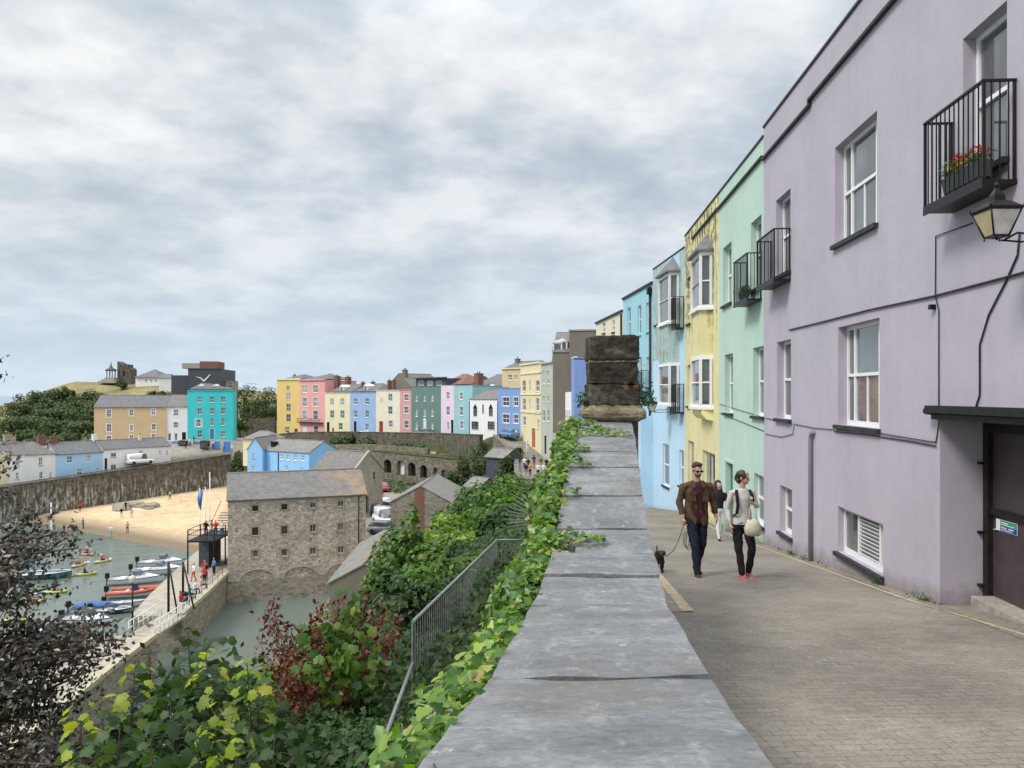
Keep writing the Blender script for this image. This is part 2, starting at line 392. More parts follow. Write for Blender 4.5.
# ------------------------------------------------------------------ terrain
TOWN = [(-94.5, 109), (-84.3, 122.3), (-58.5, 155.2), (-44, 158.8), (-24, 143.3), (-5.4, 123.2), (-3.2, 118), (1, 110), (900, 106), (900, 900), (-100, 600), (-230, 330), (-205, 240), (-130, 150)]
YARD = [(-29, 79.5), (-13.7, 76), (-15, 50), (-6, 42), (4, 42), (5, 106), (-1, 111), (-6.7, 121.5), (-25.6, 141.5), (-44, 156.5), (-44, 118), (-31, 96)]
def inside(x, y, P):
    c = False; n = len(P); j = n-1
    for i in range(n):
        if (P[i][1] > y) != (P[j][1] > y) and x < (P[j][0]-P[i][0])*(y-P[i][1])/(P[j][1]-P[i][1])+P[i][0]: c = not c
        j = i
    return c
CP = [(-92, 107, 4.3), (-82, 120, 5.1), (-65, 142, 7.3), (-57, 152, 7.8), (-44, 156, 8), (-89, 160, 9.3), (-66, 162, 10.4), (-50, 166, 9.6),
      (-57, 190, 9.5), (-50.9, 182, 10), (-36.3, 170, 11.3), (-13.7, 147, 12.5), (-2.4, 124, 13.2), (3, 112, 12), (12, 110, 12),
      (-33, 152, 9.0), (-22, 143, 9.2), (-10, 128, 9.3), (-5, 121, 10.8), (-48, 163, 9),
      (-100, 150, 8), (-120, 175, 9), (-150, 200, 8), (-195, 240, 3), (-150, 258, 24.6), (-120, 262, 24.8), (-135, 300, 23), (-100, 258, 22), (-85, 240, 18), (-60, 250, 16),
      (-172, 262, 17), (-195, 270, 9), (-215, 300, 2), (-150, 228, 14), (-120, 215, 13), (-95, 200, 12), (-20, 200, 13), (40, 140, 14), (40, 300, 14), (-100, 420, 5), (-215, 340, 1)]
def idw(x, y):
    s = w = 0
    for a, b, c in CP:
        d = (x-a)**2+(y-b)**2+.5; k = 1/d**1.7; s += k*c; w += k
    return s/w
def bed(x, y): return max(-2, min(3.2, .045*((x+71)*.548+(y-115)*.835)))
def ground(x, y):
    wx = WX(y)
    if y < 119 and x > wx+.3: return S(y)-.06, 1
    if inside(x, y, TOWN): return idw(x, y), 3 if y > 190 and x < -60 else (4 if x < -46 and y < 185 else 1)
    yard = inside(x, y, YARD)
    z = 4.0 if yard else bed(x, y); reg = 2 if yard else 0
    if y < 119:
        d = wx-x
        if d > -1:
            top = 16.1 if y < 17 else S(y)-.5
            zc = top-(.3+.35*min(1, max(0, (y-9)/4))*(1 if y < 40 else 0))*max(0, min(d, 5)-1.8)
            if d > 5: zc -= 1.15*(d-5)
            if y > 60: zc = min(zc, z+max(0, (112-y)/52)*8*math.exp(-max(0, d)/6)+.0)
            if zc > z: z, reg = zc, 1
    return z, reg
def frange(a, b, s):
    o = []; 
    while a < b-1e-6: o.append(a); a += s
    return o
GX = frange(-420, -100, 16)+frange(-100, -32, 2)+frange(-32, 8, .8)+frange(8, 60, 6)+frange(60, 900, 70)
GY = frange(-60, 0, 6)+frange(0, 60, 1)+frange(60, 170, 2)+frange(170, 340, 5)+frange(340, 900, 50)
gz = [[ground(x, y) for x in GX] for y in GY]
def earthmat(name, a, b_, c, sc=.6):
    m, nt, b = newmat(name); v = coords(nt, 'World')
    n = noise(nt, v, sc, 8, .7); n2 = noise(nt, v, sc*9, 5, .7)
    o = ramp(nt, n, [(.35, a), (.5, b_), (.66, c)])
    o = mixc(nt, .6, o, ramp(nt, n2, [(.3, (.6, .6, .6)), (.7, (1.35, 1.35, 1.35))]), 'MULTIPLY')
    nt.links.new(o, b.inputs['Base Color']); b.inputs['Roughness'].default_value = .95; b.inputs['Specular IOR Level'].default_value = .1
    bump(nt, b, n2, .5, .08); return m
M['sand'] = earthmat('sand', (.50, .36, .22), (.58, .43, .27), (.62, .47, .31), .08)
M['wetsand'] = None
M['earth'] = earthmat('overgrown_bank', (.035, .05, .02), (.06, .075, .03), (.09, .09, .04))
M['yard'] = earthmat('yard_tarmac', (.20, .18, .155), (.26, .235, .2), (.30, .27, .23), .3)
M['hill'] = earthmat('dry_hill_grass', (.09, .10, .04), (.23, .20, .10), (.32, .26, .14), .05)
# wet sand near the waterline: height above the sea
m = M['sand']; nt = m.node_tree; b = nt.nodes['Principled BSDF']; src = b.inputs['Base Color'].links[0].from_socket
g = nt.nodes.new('ShaderNodeNewGeometry'); sp = nt.nodes.new('ShaderNodeSeparateXYZ'); nt.links.new(g.outputs['Position'], sp.inputs[0])
mr = N(nt, 'ShaderNodeMapRange'); nt.links.new(sp.outputs['Z'], mr.inputs[0]); mr.inputs[1].default_value = .10; mr.inputs[2].default_value = .34
nt.links.new(mixc(nt, mr.outputs[0], (.20, .155, .105), src), b.inputs['Base Color'])
regs = {0: ('beach_sand', M['sand']), 1: ('hillside_ground', M['earth']), 2: ('harbour_yard', M['yard']), 3: ('castle_hill', M['hill']), 4: ('town_pavement', M['yard'])}
for rg, (nm, mat) in regs.items():
    vs = []; ix = {}; fs = []
    for j in range(len(GY)-1):
        for i in range(len(GX)-1):
            q = [(i, j), (i+1, j), (i+1, j+1), (i, j+1)]
            rr = [gz[b_][a][1] for a, b_ in q]
            if max(set(rr), key=rr.count) != rg: continue
            f = []
            for a, b_ in q:
                if (a, b_) not in ix: ix[(a, b_)] = len(vs); vs.append((GX[a], GY[b_], gz[b_][a][0]))
                f.append(ix[(a, b_)])
            fs.append(f)
    mb = MB(); mb.add(vs, fs, 0, True); struct(mb.build(nm, mat, recalc=False))

# ------------------------------------------------------------------ the street
def pavingmat():
    m, nt, b = newmat('street_setts')
    v = coords(nt, 'World', rot=(0, 0, R(-4)))
    def br(vec, c1, c2, mo, sc=1):
        t = N(nt, 'ShaderNodeTexBrick'); t.inputs['Scale'].default_value = sc
        t.inputs['Brick Width'].default_value = .17; t.inputs['Row Height'].default_value = .085; t.inputs['Mortar Size'].default_value = .005
        t.inputs['Mortar Smooth'].default_value = .3; t.inputs['Bias'].default_value = -.1
        t.inputs['Color1'].default_value = col4(c1); t.inputs['Color2'].default_value = col4(c2); t.inputs['Mortar'].default_value = col4(mo)
        nt.links.new(vec, t.inputs['Vector']); return t
    dn = nt.nodes.new('ShaderNodeTexNoise'); dn.inputs['Scale'].default_value = 1.1; nt.links.new(v, dn.inputs['Vector'])
    ad = nt.nodes.new('ShaderNodeMix'); ad.data_type = 'VECTOR'; ad.inputs[0].default_value = .045; nt.links.new(v, ad.inputs[4]); nt.links.new(dn.outputs['Color'], ad.inputs[5])
    t = br(ad.outputs[1], (.245, .224, .196), (.205, .188, .165), (.15, .138, .12))
    n = noise(nt, v, .5, 6, .65)
    o = mixc(nt, .9, t.outputs['Color'], ramp(nt, n, [(.32, (.68, .67, .66)), (.5, (1, .99, .97)), (.68, (1.28, 1.25, 1.2))]), 'MULTIPLY')
    n2 = noise(nt, v, 42, 5, .75)
    o = mixc(nt, .8, o, ramp(nt, n2, [(.3, (.6, .6, .6)), (.7, (1.4, 1.38, 1.33))]), 'MULTIPLY')
    # pale sandy joints in patches
    n3 = noise(nt, v, 1.4, 5, .65); mm = N(nt, 'ShaderNodeMath', operation='MULTIPLY')
    nt.links.new(t.outputs['Fac'], mm.inputs[0]); nt.links.new(ramp(nt, n3, [(.52, (0, 0, 0)), (.66, (.8,)*3)]), mm.inputs[1])
    o = mixc(nt, mm.outputs[0], o, (.46, .42, .35))
    nt.links.new(o, b.inputs['Base Color']); b.inputs['Roughness'].default_value = .8; b.inputs['Specular IOR Level'].default_value = .3
    h = N(nt, 'ShaderNodeMath', operation='MULTIPLY_ADD'); nt.links.new(t.outputs['Fac'], h.inputs[0]); h.inputs[1].default_value = -1; nt.links.new(n2, h.inputs[2])
    bump(nt, b, h.outputs[0], .55, .012)
    return m
M['paving'] = pavingmat()
def strip(name, ys, xl, xr, dz, mat, nx=6, crown=0):
    mb = MB(); vs = []; fs = []
    for y in ys:
        for i in range(nx+1):
            t = i/nx; x = xl(y)+(xr(y)-xl(y))*t
            vs.append((x, y, S(y)+dz+crown*math.sin(math.pi*t)))
    for j in range(len(ys)-1):
        for i in range(nx):
            q = j*(nx+1)+i; fs.append((q, q+1, q+nx+2, q+nx+1))
    mb.add(vs, fs, 0, True); return struct(mb.build(name, mat, recalc=False))
strip('street', frange(-12, 50, .8)+frange(50, 124, 2), lambda y: WX(y)+.4, lambda y: FX(y)+(1.6 if y < 12 else .6), 0, M['paving'], 8)
M['gutter'] = plain('gutter_concrete', (.30, .255, .20), .9, var=.25, scale=5)
M['kerbpale'] = plain('pale_worn_kerb', (.48, .39, .26), .9, var=.3, scale=8)
M['yline'] = plain('worn_yellow_line', (.44, .37, .22), .8, var=.35, scale=18)
strip('gutter_strip', frange(8.8, 40, .6), lambda y: WX(y)+.5, lambda y: WX(y)+1.36-max(0, (y-13)*.02), .006, M['gutter'], 2)
strip('pavement_line', frange(8.8, 26, .6), lambda y: WX(y)+1.22-max(0, (y-13)*.02), lambda y: WX(y)+1.36-max(0, (y-13)*.02), .011, M['kerbpale'], 1)
M['kerbst'] = plain('kerb_earth', (.22, .19, .15), .95, var=.35, scale=12)
strip('wall_foot_strip', frange(7.2, 34, .5), lambda y: FX(y)-.17-.04*math.sin(y*2.1), lambda y: FX(y)+.02, .006, M['kerbst'], 1)
strip('yellow_line', frange(4, 30, .5), lambda y: FX(y)-.255+max(0, (9.6-y)*.10), lambda y: FX(y)-.20+max(0, (9.6-y)*.10), .006, M['yline'], 1)

# ------------------------------------------------------------------ stone parapet wall the camera looks along
WZ = [(-4, 19.95), (1.35, 19.33), (2.2, 19.17), (3.43, 19.044), (4.13, 19.01), (4.8, 18.99), (5.36, 19.05), (6, 19.2), (6.8, 19.35), (8.6, 19.58), (9.2, 19.69)]
def wz(y): return lerp_table(y, WZ)
def slabmat():
    m, nt, b = newmat('slate_coping')
    v = coords(nt, 'World'); vs = coords(nt, 'World', (1, 1.7, 1))
    oi = nt.nodes.new('ShaderNodeObjectInfo')
    a = noise(nt, vs, 2.3, 8, .66); f = noise(nt, vs, 30, 8, .78, .4)
    o = ramp(nt, a, [(.3, (.105, .110, .117)), (.5, (.165, .169, .175)), (.68, (.25, .252, .254))])
    o = mixc(nt, .7, o, ramp(nt, f, [(.3, (.45, .45, .46)), (.5, (1, 1, 1)), (.7, (1.6, 1.58, 1.55))]), 'MULTIPLY')
    mv = noise(nt, coords(nt, 'World', (1, .6, 1)), 13, 8, .72)
    o = mixc(nt, ramp(nt, mv, [(.54, (0, 0, 0)), (.64, (.6,)*3)]), o, (.33, .33, .32))
    mv2 = noise(nt, coords(nt, 'World', (1, .7, 1)), 17, 5, .7)
    o = mixc(nt, ramp(nt, mv2, [(.665, (0, 0, 0)), (.70, (.8,)*3)]), o, (.5, .49, .45))
    br = noise(nt, v, 1.7, 5, .6)
    o = mixc(nt, ramp(nt, br, [(.55, (0, 0, 0)), (.7, (.45,)*3)]), o, (.17, .15, .12))
    nt.links.new(o, b.inputs['Base Color']); b.inputs['Roughness'].default_value = .55; b.inputs['Specular IOR Level'].default_value = .4
    h = N(nt, 'ShaderNodeMath', operation='ADD'); nt.links.new(a, h.inputs[0]); nt.links.new(f, h.inputs[1])
    bump(nt, b, h.outputs[0], .55, .012); return m
M['slab'] = slabmat()
wall = thing('parapet_wall', 'long stone parapet with grey slate coping slabs running away beside the ivy', 'wall', (WX(2), 2, 18))
cuts = [-4, -2.9, -1.7, -.6, .45, 2.2, 3.43, 4.13, 4.8, 5.36, 6.0, 6.8, 7.5, 8.55, 9.15]
def slab(y0, y1, l0=0, l1=0, th=.065, oh=.03, seed=0):
    rnd = random.Random(seed); nx, ny = 7, max(3, int((y1-y0)/.15)); g = .015
    bm = bmesh.new(); rows = []
    tl = rnd.uniform(-.009, .009); tz = rnd.uniform(-.010, .008)
    for j in range(ny+1):
        t = j/ny; y = y0+g+(y1-y0-2*g)*t; row = []
        for i in range(nx+1):
            u = i/nx; xl = WX(y)+(l0+(l1-l0)*t); xr = WX(y)+.645-.03*max(0, 1-abs(y-3.4))
            e = .004*math.sin(y*7+seed)+.002*math.sin(y*23+seed*2)
            x = xl+(xr-xl)*u+(e if i in (0, nx) else 0)
            yy = y+((.012*math.sin(x*14+seed+(3 if j else 0))+rnd.uniform(-.004, .004)) if j in (0, ny) else 0)
            zz = wz(y)+tz+tl*(u-.5)*2-(.006 if i in (0, nx) or j in (0, ny) else 0)+rnd.uniform(-.0012, .0012)
            row.append(bm.verts.new((x, yy, zz)))
        rows.append(row)
    for j in range(ny):
        for i in range(nx): bm.faces.new((rows[j][i], rows[j][i+1], rows[j+1][i+1], rows[j+1][i])).smooth = False
    ret = bmesh.ops.extrude_face_region(bm, geom=bm.faces[:])
    for v in [e for e in ret['geom'] if isinstance(e, bmesh.types.BMVert)]: v.co.z -= th
    bmesh.ops.recalc_face_normals(bm, faces=bm.faces[:])
    me = bpy.data.meshes.new('coping_slab'); bm.to_mesh(me); bm.free(); me.materials.append(M['slab'])
    me.transform(Matrix.Translation(-wall.location)); return link('coping_slab', me, wall)
for k, (a, b_) in enumerate(zip(cuts, cuts[1:])):
    l0 = .15 if k == 8 else 0
    slab(a, b_, l0, l0*.8, seed=k+1)
mb = MB(); ys = frange(-4, 9.2, .4)+[9.4]
rings = []
for y in ys:
    t = wz(y)-.066; bz = min(S(y), 16)-.6
    rings.append([(WX(y)+.05, y, bz), (WX(y)+.05, y, t), (WX(y)+.575, y, t), (WX(y)+.575, y, bz)])
mb.loft(rings, 0, False); mb.v = [tuple(Vector(p)-wall.location) for p in mb.v]
mb.build('rubble_body', M['stone_near'], wall)
# small rubble where a slab is broken away
mb = MB()
for k in range(46):
    y = random.uniform(4.84, 5.32); x = WX(y)+random.uniform(0, .15); r = random.uniform(.008, .02)
    bm = bmesh.new(); bmesh.ops.create_icosphere(bm, subdivisions=1, radius=r)
    vs = [Vector((x, y, wz(y)-.05))+Vector((v.co.x, v.co.y*1.2, v.co.z*.7))*random.uniform(.8, 1.2) for v in bm.verts]
    mb.add([p-wall.location for p in vs], [[v.index for v in f.verts] for f in bm.faces]); bm.free()
mb.build('loose_rubble', M['stone_pale'], wall)
# pier
def piermat():
    m, nt, b = newmat('blackened_limestone'); v = coords(nt, 'World')
    a = noise(nt, v, 3, 8, .7); f = noise(nt, v, 26, 6, .75)
    o = ramp(nt, a, [(.3, (.024, .022, .018)), (.5, (.060, .054, .042)), (.7, (.19, .175, .14))])
    o = mixc(nt, .7, o, ramp(nt, f, [(.3, (.5, .5, .5)), (.7, (1.5, 1.5, 1.4))]), 'MULTIPLY')
    l = N(nt, 'ShaderNodeTexVoronoi', feature='F1'); l.inputs['Scale'].default_value = 7; nt.links.new(v, l.inputs['Vector'])
    lr = noise(nt, v, 2.3, 3); mm = N(nt, 'ShaderNodeMath', operation='ADD'); nt.links.new(l.outputs['Distance'], mm.inputs[0]); nt.links.new(lr, mm.inputs[1])
    o = mixc(nt, ramp(nt, mm.outputs[0], [(.44, (.85,)*3), (.5, (0, 0, 0))]), o, (.42, .40, .34))
    og = noise(nt, v, 5, 4); o = mixc(nt, ramp(nt, og, [(.66, (0, 0, 0)), (.72, (.55,)*3)]), o, (.30, .17, .06))
    nt.links.new(o, b.inputs['Base Color']); b.inputs['Roughness'].default_value = .95; b.inputs['Specular IOR Level'].default_value = .15
    bump(nt, b, f, .8, .03); return m
M['pier'] = piermat()
M['pier_lt'] = earthmat('weathered_limestone', (.16, .13, .08), (.26, .22, .14), (.32, .29, .22), 4)
PX, PY = 1.255, 9.45
pier = thing('stone_pier', 'blackened square stone pier with moulded base standing on the wall end', 'pier', (PX, PY, 19.70))
mb = MB()
def course(z0, z1, hw, hd, jit=.013, m=0, bev=.018): mb.bbox((-hw, -hd, z0), (hw, hd, z1), m, bev, jit)
course(.17, .435, .305, .29); course(.44, .70, .292, .288)
mb.bbox((-.29, -.285, .44), (-.01, -.20, .70), 0, .012, .004)
mb.build('shaft', M['pier'], pier)
mb = MB(); course(.722, 1.03, .305, .30, .008, bev=.03); mb.build('cap_block', M['pier'], pier)
mb = MB(); course(.698, .724, .298, .292, .004); mb.build('lime_joint', M['pier_lt'], pier)
def sqring(hw, z, c=.03):
    return [(-hw+c, -hw, z), (hw-c, -hw, z), (hw, -hw+c, z), (hw, hw-c, z), (hw-c, hw, z), (-hw+c, hw, z), (-hw, hw-c, z), (-hw, -hw+c, z)]
mb = MB(); mb.loft([sqring(.31, -.02), sqring(.32, .0), sqring(.345, .005), sqring(.37, .03), sqring(.378, .07), sqring(.372, .11), sqring(.345, .14), sqring(.325, .145), sqring(.32, .17)], 0, True)
mb.build('base_moulding', M['pier_lt'], pier)
mb = MB(); mb.bbox((-.29, -.29, -2.6), (.29, .29, -.02), 0, .01); mb.build('plinth', M['stone_near'], pier)
# erosion: break up the faces and arrises of the pier blocks
tx = bpy.data.textures.new('erosion', 'CLOUDS'); tx.noise_scale = .09; tx.noise_depth = 3
for o in pier.children:
    if o.name.split('.')[0] in ('shaft', 'cap_block', 'base_moulding', 'lime_joint'):
        m_ = o.modifiers.new('s', 'SUBSURF'); m_.subdivision_type = 'SIMPLE'; m_.levels = m_.render_levels = 4
        m_ = o.modifiers.new('d', 'DISPLACE'); m_.texture = tx; m_.strength = .045; m_.mid_level = .52; m_.texture_coords = 'LOCAL'
# lower wall that carries on down the street
wh = lambda y: .95 if y < 50 else max(.45, .95-(y-50)*.02)
w2 = thing('street_wall', 'lower grey stone wall carrying on down the street beyond the blackened pier', 'wall', (WX(30), 30, 14.6))
mb = MB(); rings = []
for y in frange(9.9, 119, 2):
    rings.append([Vector(p)-w2.location for p in ((WX(y), y, S(y)-3), (WX(y), y, S(y)+wh(y)), (WX(y)+.5, y, S(y)+wh(y)), (WX(y)+.5, y, S(y)-3))])
mb.loft(rings, 0, False); mb.build('wall_body', M['stone_near'], w2)
mb = MB(); rings = []
for y in frange(9.9, 119, 2):
    rings.append([Vector(p)-w2.location for p in ((WX(y)-.05, y, S(y)+wh(y)+.003), (WX(y)-.05, y, S(y)+wh(y)+.08), (WX(y)+.55, y, S(y)+wh(y)+.08), (WX(y)+.55, y, S(y)+wh(y)+.003))])
mb.loft(rings, 0, False); mb.build('coping', M['stone_near'], w2)
# ------------------------------------------------------------------ houses
WCACHE = {}
def win_mesh(w, h, style, fm, gm, t):
    key = (round(w, 2), round(h, 2), style, fm, gm, t)
    if key in WCACHE: return WCACHE[key]
    mb = MB(); D = .05
    mb.box((0, 0, 0), (t, D, h)); mb.box((w-t, 0, 0), (w, D, h)); mb.box((t, 0, h-t), (w-t, D, h)); mb.box((t, 0, 0), (w-t, D, t*1.3))
    b = t*.6
    if style in ('sash', 'sash4', 'tri', 'six'): mb.box((t, -.012, h*.49), (w-t, D-.006, h*.49+t*.85))
    if style in ('sash4', 'casement', 'six'): mb.box((w/2-b/2, .004, t*1.3), (w/2+b/2, D-.01, h-t))
    if style == 'six':
        for k in (.26, .74): mb.box((t, .006, h*k), (w-t, D-.012, h*k+b))
    if style == 'tri':
        for u in (.21, .79): mb.box((w*u-t/2, -.006, t*1.3), (w*u+t/2, D-.002, h-t))
        mb.box((w*.5-b/2, .004, t*1.3), (w*.5+b/2, D-.01, h*.49))
    if style == 'shutter':
        mb.box((w*.36-t/2, -.006, t*1.3), (w*.36+t/2, D-.002, h-t)); mb.box((w*.82-t/2, -.006, t*1.3), (w*.82+t/2, D-.002, h-t))
        n = int(h/.075)
        for k in range(n):
            z = t*1.4+(h-2.6*t)*k/n
            mt = Matrix.Translation((0, .03, z)) @ Matrix.Rotation(.7, 4, 'X'); mb.box((w*.38, -.004, 0), (w*.80, .004, .055), 0, mt)
    fr = mb.mesh('window_frame', [M[fm]])
    mb = MB(); mb.box((t*.7, D*.55, t), (w-t*.7, D*.75, h-t*.7)); gl = mb.mesh('window_pane', [M[gm]])
    WCACHE[key] = (fr, gl); return WCACHE[key]
class House:
    def __init__(s, name, label, A, B, zb, ze, depth, wall, cat='house', group=None, below=3.0):
        s.A, s.B = Vector(A), Vector(B); s.d = s.B-s.A; s.L = s.d.length; s.zb, s.ze, s.D = zb, ze, depth
        s.H = ze-zb; s.wall = wall; s.below = below; s.ops = []; s.extra = []
        s.root = thing(name, label, cat, (A[0], A[1], zb), math.atan2(s.d.y, s.d.x), group)
    def su(s, px):
        k = (px-CX)/F; t = (k*s.A.y-s.A.x)/(s.d.x-k*s.d.y); return t
    def u(s, px): return s.su(px)*s.L
    def z(s, py, px):
        Y = s.A.y+s.su(px)*s.d.y; return EYE-(py-HY)*Y/F-s.zb
    def win(s, u0, u1, z0, z1, style='sash', d=.1, t=.06, fm='upvc', gm='glass', sill='darksill', trim=None, name='window', z_abs=False):
        if z_abs: z0 -= s.zb; z1 -= s.zb
        if u0 > u1: u0, u1 = u1, u0
        s.ops.append((u0, u1, z0, z1, d)); w, h = u1-u0, z1-z0
        if gm == 'glass' and s.A.y > 60 and random.random() < .38: gm = random.choice(('glass_b', 'glass_c', 'glass_c'))
        fr, gl = win_mesh(w, h, style, fm, gm, t)
        o = link(name, fr, s.root, (u0, d-.052, z0)); link('pane', gl, o)
        if sill:
            mb = MB(); sh = .07 if w > .6 else .05; mb.box((-.05, -d-.02, -sh), (w+.05, .03, -.002)); mb.build('sill', M[sill], o)
        if trim:
            mb = MB(); q = .13; a = -(d-.052)-.035; b_ = -(d-.052)+.02
            mb.box((-q, a, -q*.8), (-.001, b_, h+q)); mb.box((w+.001, a, -q*.8), (w+q, b_, h+q)); mb.box((-.001, a, h+.001), (w+.001, b_, h+q)); mb.box((-.001, a, -q*.8), (w+.001, b_, -.001))
            mb.build('surround', M[trim], o)
        return o
    def pwin(s, cx, cy, w, h, **k):
        """window by picture position: centre and size in pixels"""
        u0, u1 = s.u(cx-w/2), s.u(cx+w/2); return s.win(u0, u1, s.z(cy+h/2, cx), s.z(cy-h/2, cx), **k)
    def door(s, u0, u1, z0, z1, mat='blackpaint', d=.12, frame='upvc', label=None):
        if u0 > u1: u0, u1 = u1, u0
        s.ops.append((u0, u1, z0, z1, d)); w, h = u1-u0, z1-z0; mb = MB()
        mb.box((0, d-.05, 0), (w, d, h)); 
        for a, b_ in ((.12, .45), (.52, .92)):
            for c, e in ((.15, .46), (.54, .85)): mb.box((w*c, d-.062, h*a), (w*e, d-.05, h*b_))
        o = mb.build('door', M[mat], s.root, (u0, 0, z0)); mb = MB(); q = .07
        mb.box((-q, -.02, 0), (-.001, .02, h+q)); mb.box((w+.001, -.02, 0), (w+q, .02, h+q)); mb.box((-.001, -.02, h+.001), (w+.001, .02, h+q)); mb.build('door_frame', M[frame], o)
        mb = MB(); mb.lathe([(.02, 0), (.035, .01), (.035, .03), (.01, .04)], 8, (w*.85, d-.09, h*.5)); mb.build('handle', M['copmetal'], o)
        if label: o['label'] = label
        return o
    def walls(s, roof='flat', rh=0, gable_mat=None, side_inset=.004, top=None):
        L, H, D, zb = s.L, s.H, s.D, -s.below; mb = MB()
        xs = sorted(set([side_inset, L-side_inset]+[min(L-side_inset, max(side_inset, v)) for o in s.ops for v in o[:2]]))
        zs = sorted(set([zb, H]+[min(H, v) for o in s.ops for v in o[2:4]]))
        vid = {}
        def V(x, z):
            if (x, z) not in vid: vid[(x, z)] = len(mb.v); mb.v.append((x, 0, z))
            return vid[(x, z)]
        for a, b_ in zip(xs, xs[1:]):
            for c, e in zip(zs, zs[1:]):
                mx, mz = (a+b_)/2, (c+e)/2
                if any(o[0] < mx < o[1] and o[2] < mz < o[3] for o in s.ops): continue
                mb.f.append((V(a, c), V(b_, c), V(b_, e), V(a, e))); mb.m.append(0); mb.sm.append(False)
        for (a, b_, c, e, d) in s.ops:
            mb.face([(a, 0, c), (a, 0, e), (a, d, e), (a, d, c)]); mb.face([(b_, 0, e), (b_, 0, c), (b_, d, c), (b_, d, e)])
            mb.face([(a, 0, e), (b_, 0, e), (b_, d, e), (a, d, e)]); mb.face([(b_, 0, c), (a, 0, c), (a, d, c), (b_, d, c)])
            mb.face([(a, d, c), (b_, d, c), (b_, d, e), (a, d, e)])
        i = side_inset
        gm = 1 if gable_mat else 0
        if roof == 'gable':      # ridge parallel to the facade
            for x, fl in ((i, 1), (L-i, 0)):
                p = [(x, 0, zb), (x, 0, H), (x, D/2, H+rh), (x, D, H), (x, D, zb)]; mb.face(p if fl else p[::-1], gm)
        else:
            for x, fl in ((i, 1), (L-i, 0)):
                p = [(x, 0, zb), (x, 0, H), (x, D, H), (x, D, zb)]; mb.face(p if fl else p[::-1], gm)
        if roof == 'end':        # ridge runs back from the facade: triangular gable above it
            mb.face([(i, 0, H), (L-i, 0, H), (L/2, 0, H+rh)]); mb.face([(i, D, H), (L/2, D, H+rh), (L-i, D, H)])
        mb.face([(i, D, zb), (i, D, H), (L-i, D, H), (L-i, D, zb)])
        o = mb.build('wall', [M[s.wall]]+([M[gable_mat]] if gable_mat else []), s.root, recalc=False)
        return o
    def roof(s, kind, rh=0, mat='slate', oh=.2, vs=.08, hipl=0, hipr=0, th=.1):
        L, H, D = s.L, s.H, s.D; mb = MB()
        def sl(p):
            n = len(p); q = [(a, b_, c+th) for a, b_, c in p]
            mb.add(list(p)+q, [tuple(range(n))[::-1], tuple(range(n, 2*n))]+[(k, (k+1) % n, n+(k+1) % n, n+k) for k in range(n)])
        if kind == 'gable':
            e = H-oh*rh/(D/2)
            sl([(-vs, -oh, e), (L+vs, -oh, e), (L+vs-hipr, D/2, H+rh), (-vs+hipl, D/2, H+rh)])
            sl([(-vs+hipl, D/2, H+rh), (L+vs-hipr, D/2, H+rh), (L+vs, D+oh, e), (-vs, D+oh, e)])
            if hipl: sl([(-vs, D+oh, e), (-vs, -oh, e), (-vs+hipl, D/2, H+rh)])
            if hipr: sl([(L+vs, -oh, e), (L+vs, D+oh, e), (L+vs-hipr, D/2, H+rh)])
        elif kind == 'end':
            e = H-oh*rh/(L/2)
            sl([(-oh, -vs, e), (L/2, -vs, H+rh), (L/2, D+vs, H+rh), (-oh, D+vs, e)])
            sl([(L/2, -vs, H+rh), (L+oh, -vs, e), (L+oh, D+vs, e), (L/2, D+vs, H+rh)])
        else:
            mb.box((.1, .25, H-.3), (L-.1, D, H-.2))
        s.rf = mb.build('roof', M[mat], s.root)
        if kind in ('gable', 'end') and not (hipl and hipr and hipl+hipr > L*.98):
            mb = MB()
            if kind == 'gable': mb.tube([(-vs+hipl, D/2, H+rh+th), (L+vs-hipr, D/2, H+rh+th)], .09, 6)
            else: mb.tube([(L/2, -vs, H+rh+th), (L/2, D+vs, H+rh+th)], .09, 6)
            mb.build('ridge_tiles', M['ridge'], s.rf)
        return s.rf
    def parapet(s, over=.06, h=.12, mat=None, string=None):
        mb = MB(); L, H = s.L, s.H
        mb.box((.004, -over, H+.002), (L-.004, .3, H+h)); o = mb.build('coping', M[mat or s.wall], s.root)
        mb = MB(); mb.box((.004, .005, H-.2), (L-.004, s.D, H-.1)); s.rf = mb.build('roof', M['lead'], s.root)
        if string:
            mb = MB(); 
            for (u0, u1, z) in string:
                mb.box((u0, -.07, z), (u1, -.001, z+.05)); 
            mb.build('string_course', M['darksill'], s.root)
        return o
    def chimney(s, u, y, z0, z1, w=.9, d=.6, pots=2, mat='brick', par=None):
        par = par or s.rf or s.root; mb = MB(); mb.box((-w/2, -d/2, z0), (w/2, d/2, z1)); mb.box((-w/2-.06, -d/2-.06, z1+.001), (w/2+.06, d/2+.06, z1+.14))
        o = mb.build('chimney', M[mat], par, (u, y, 0)); mb = MB()
        for k in range(pots):
            mb.lathe([(.12, 0), (.1, .3), (.13, .33), (.12, .38)], 8, ((k+.5)/pots*w-w/2, 0, z1+.141))
        if pots: mb.build('chimney_pots', M['pot'], o)
        return o
M['ridge'] = plain('ridge_tile', (.2, .17, .16), .8, var=.3)
M['pot'] = plain('terracotta_pot', (.34, .17, .1), .8, var=.2)

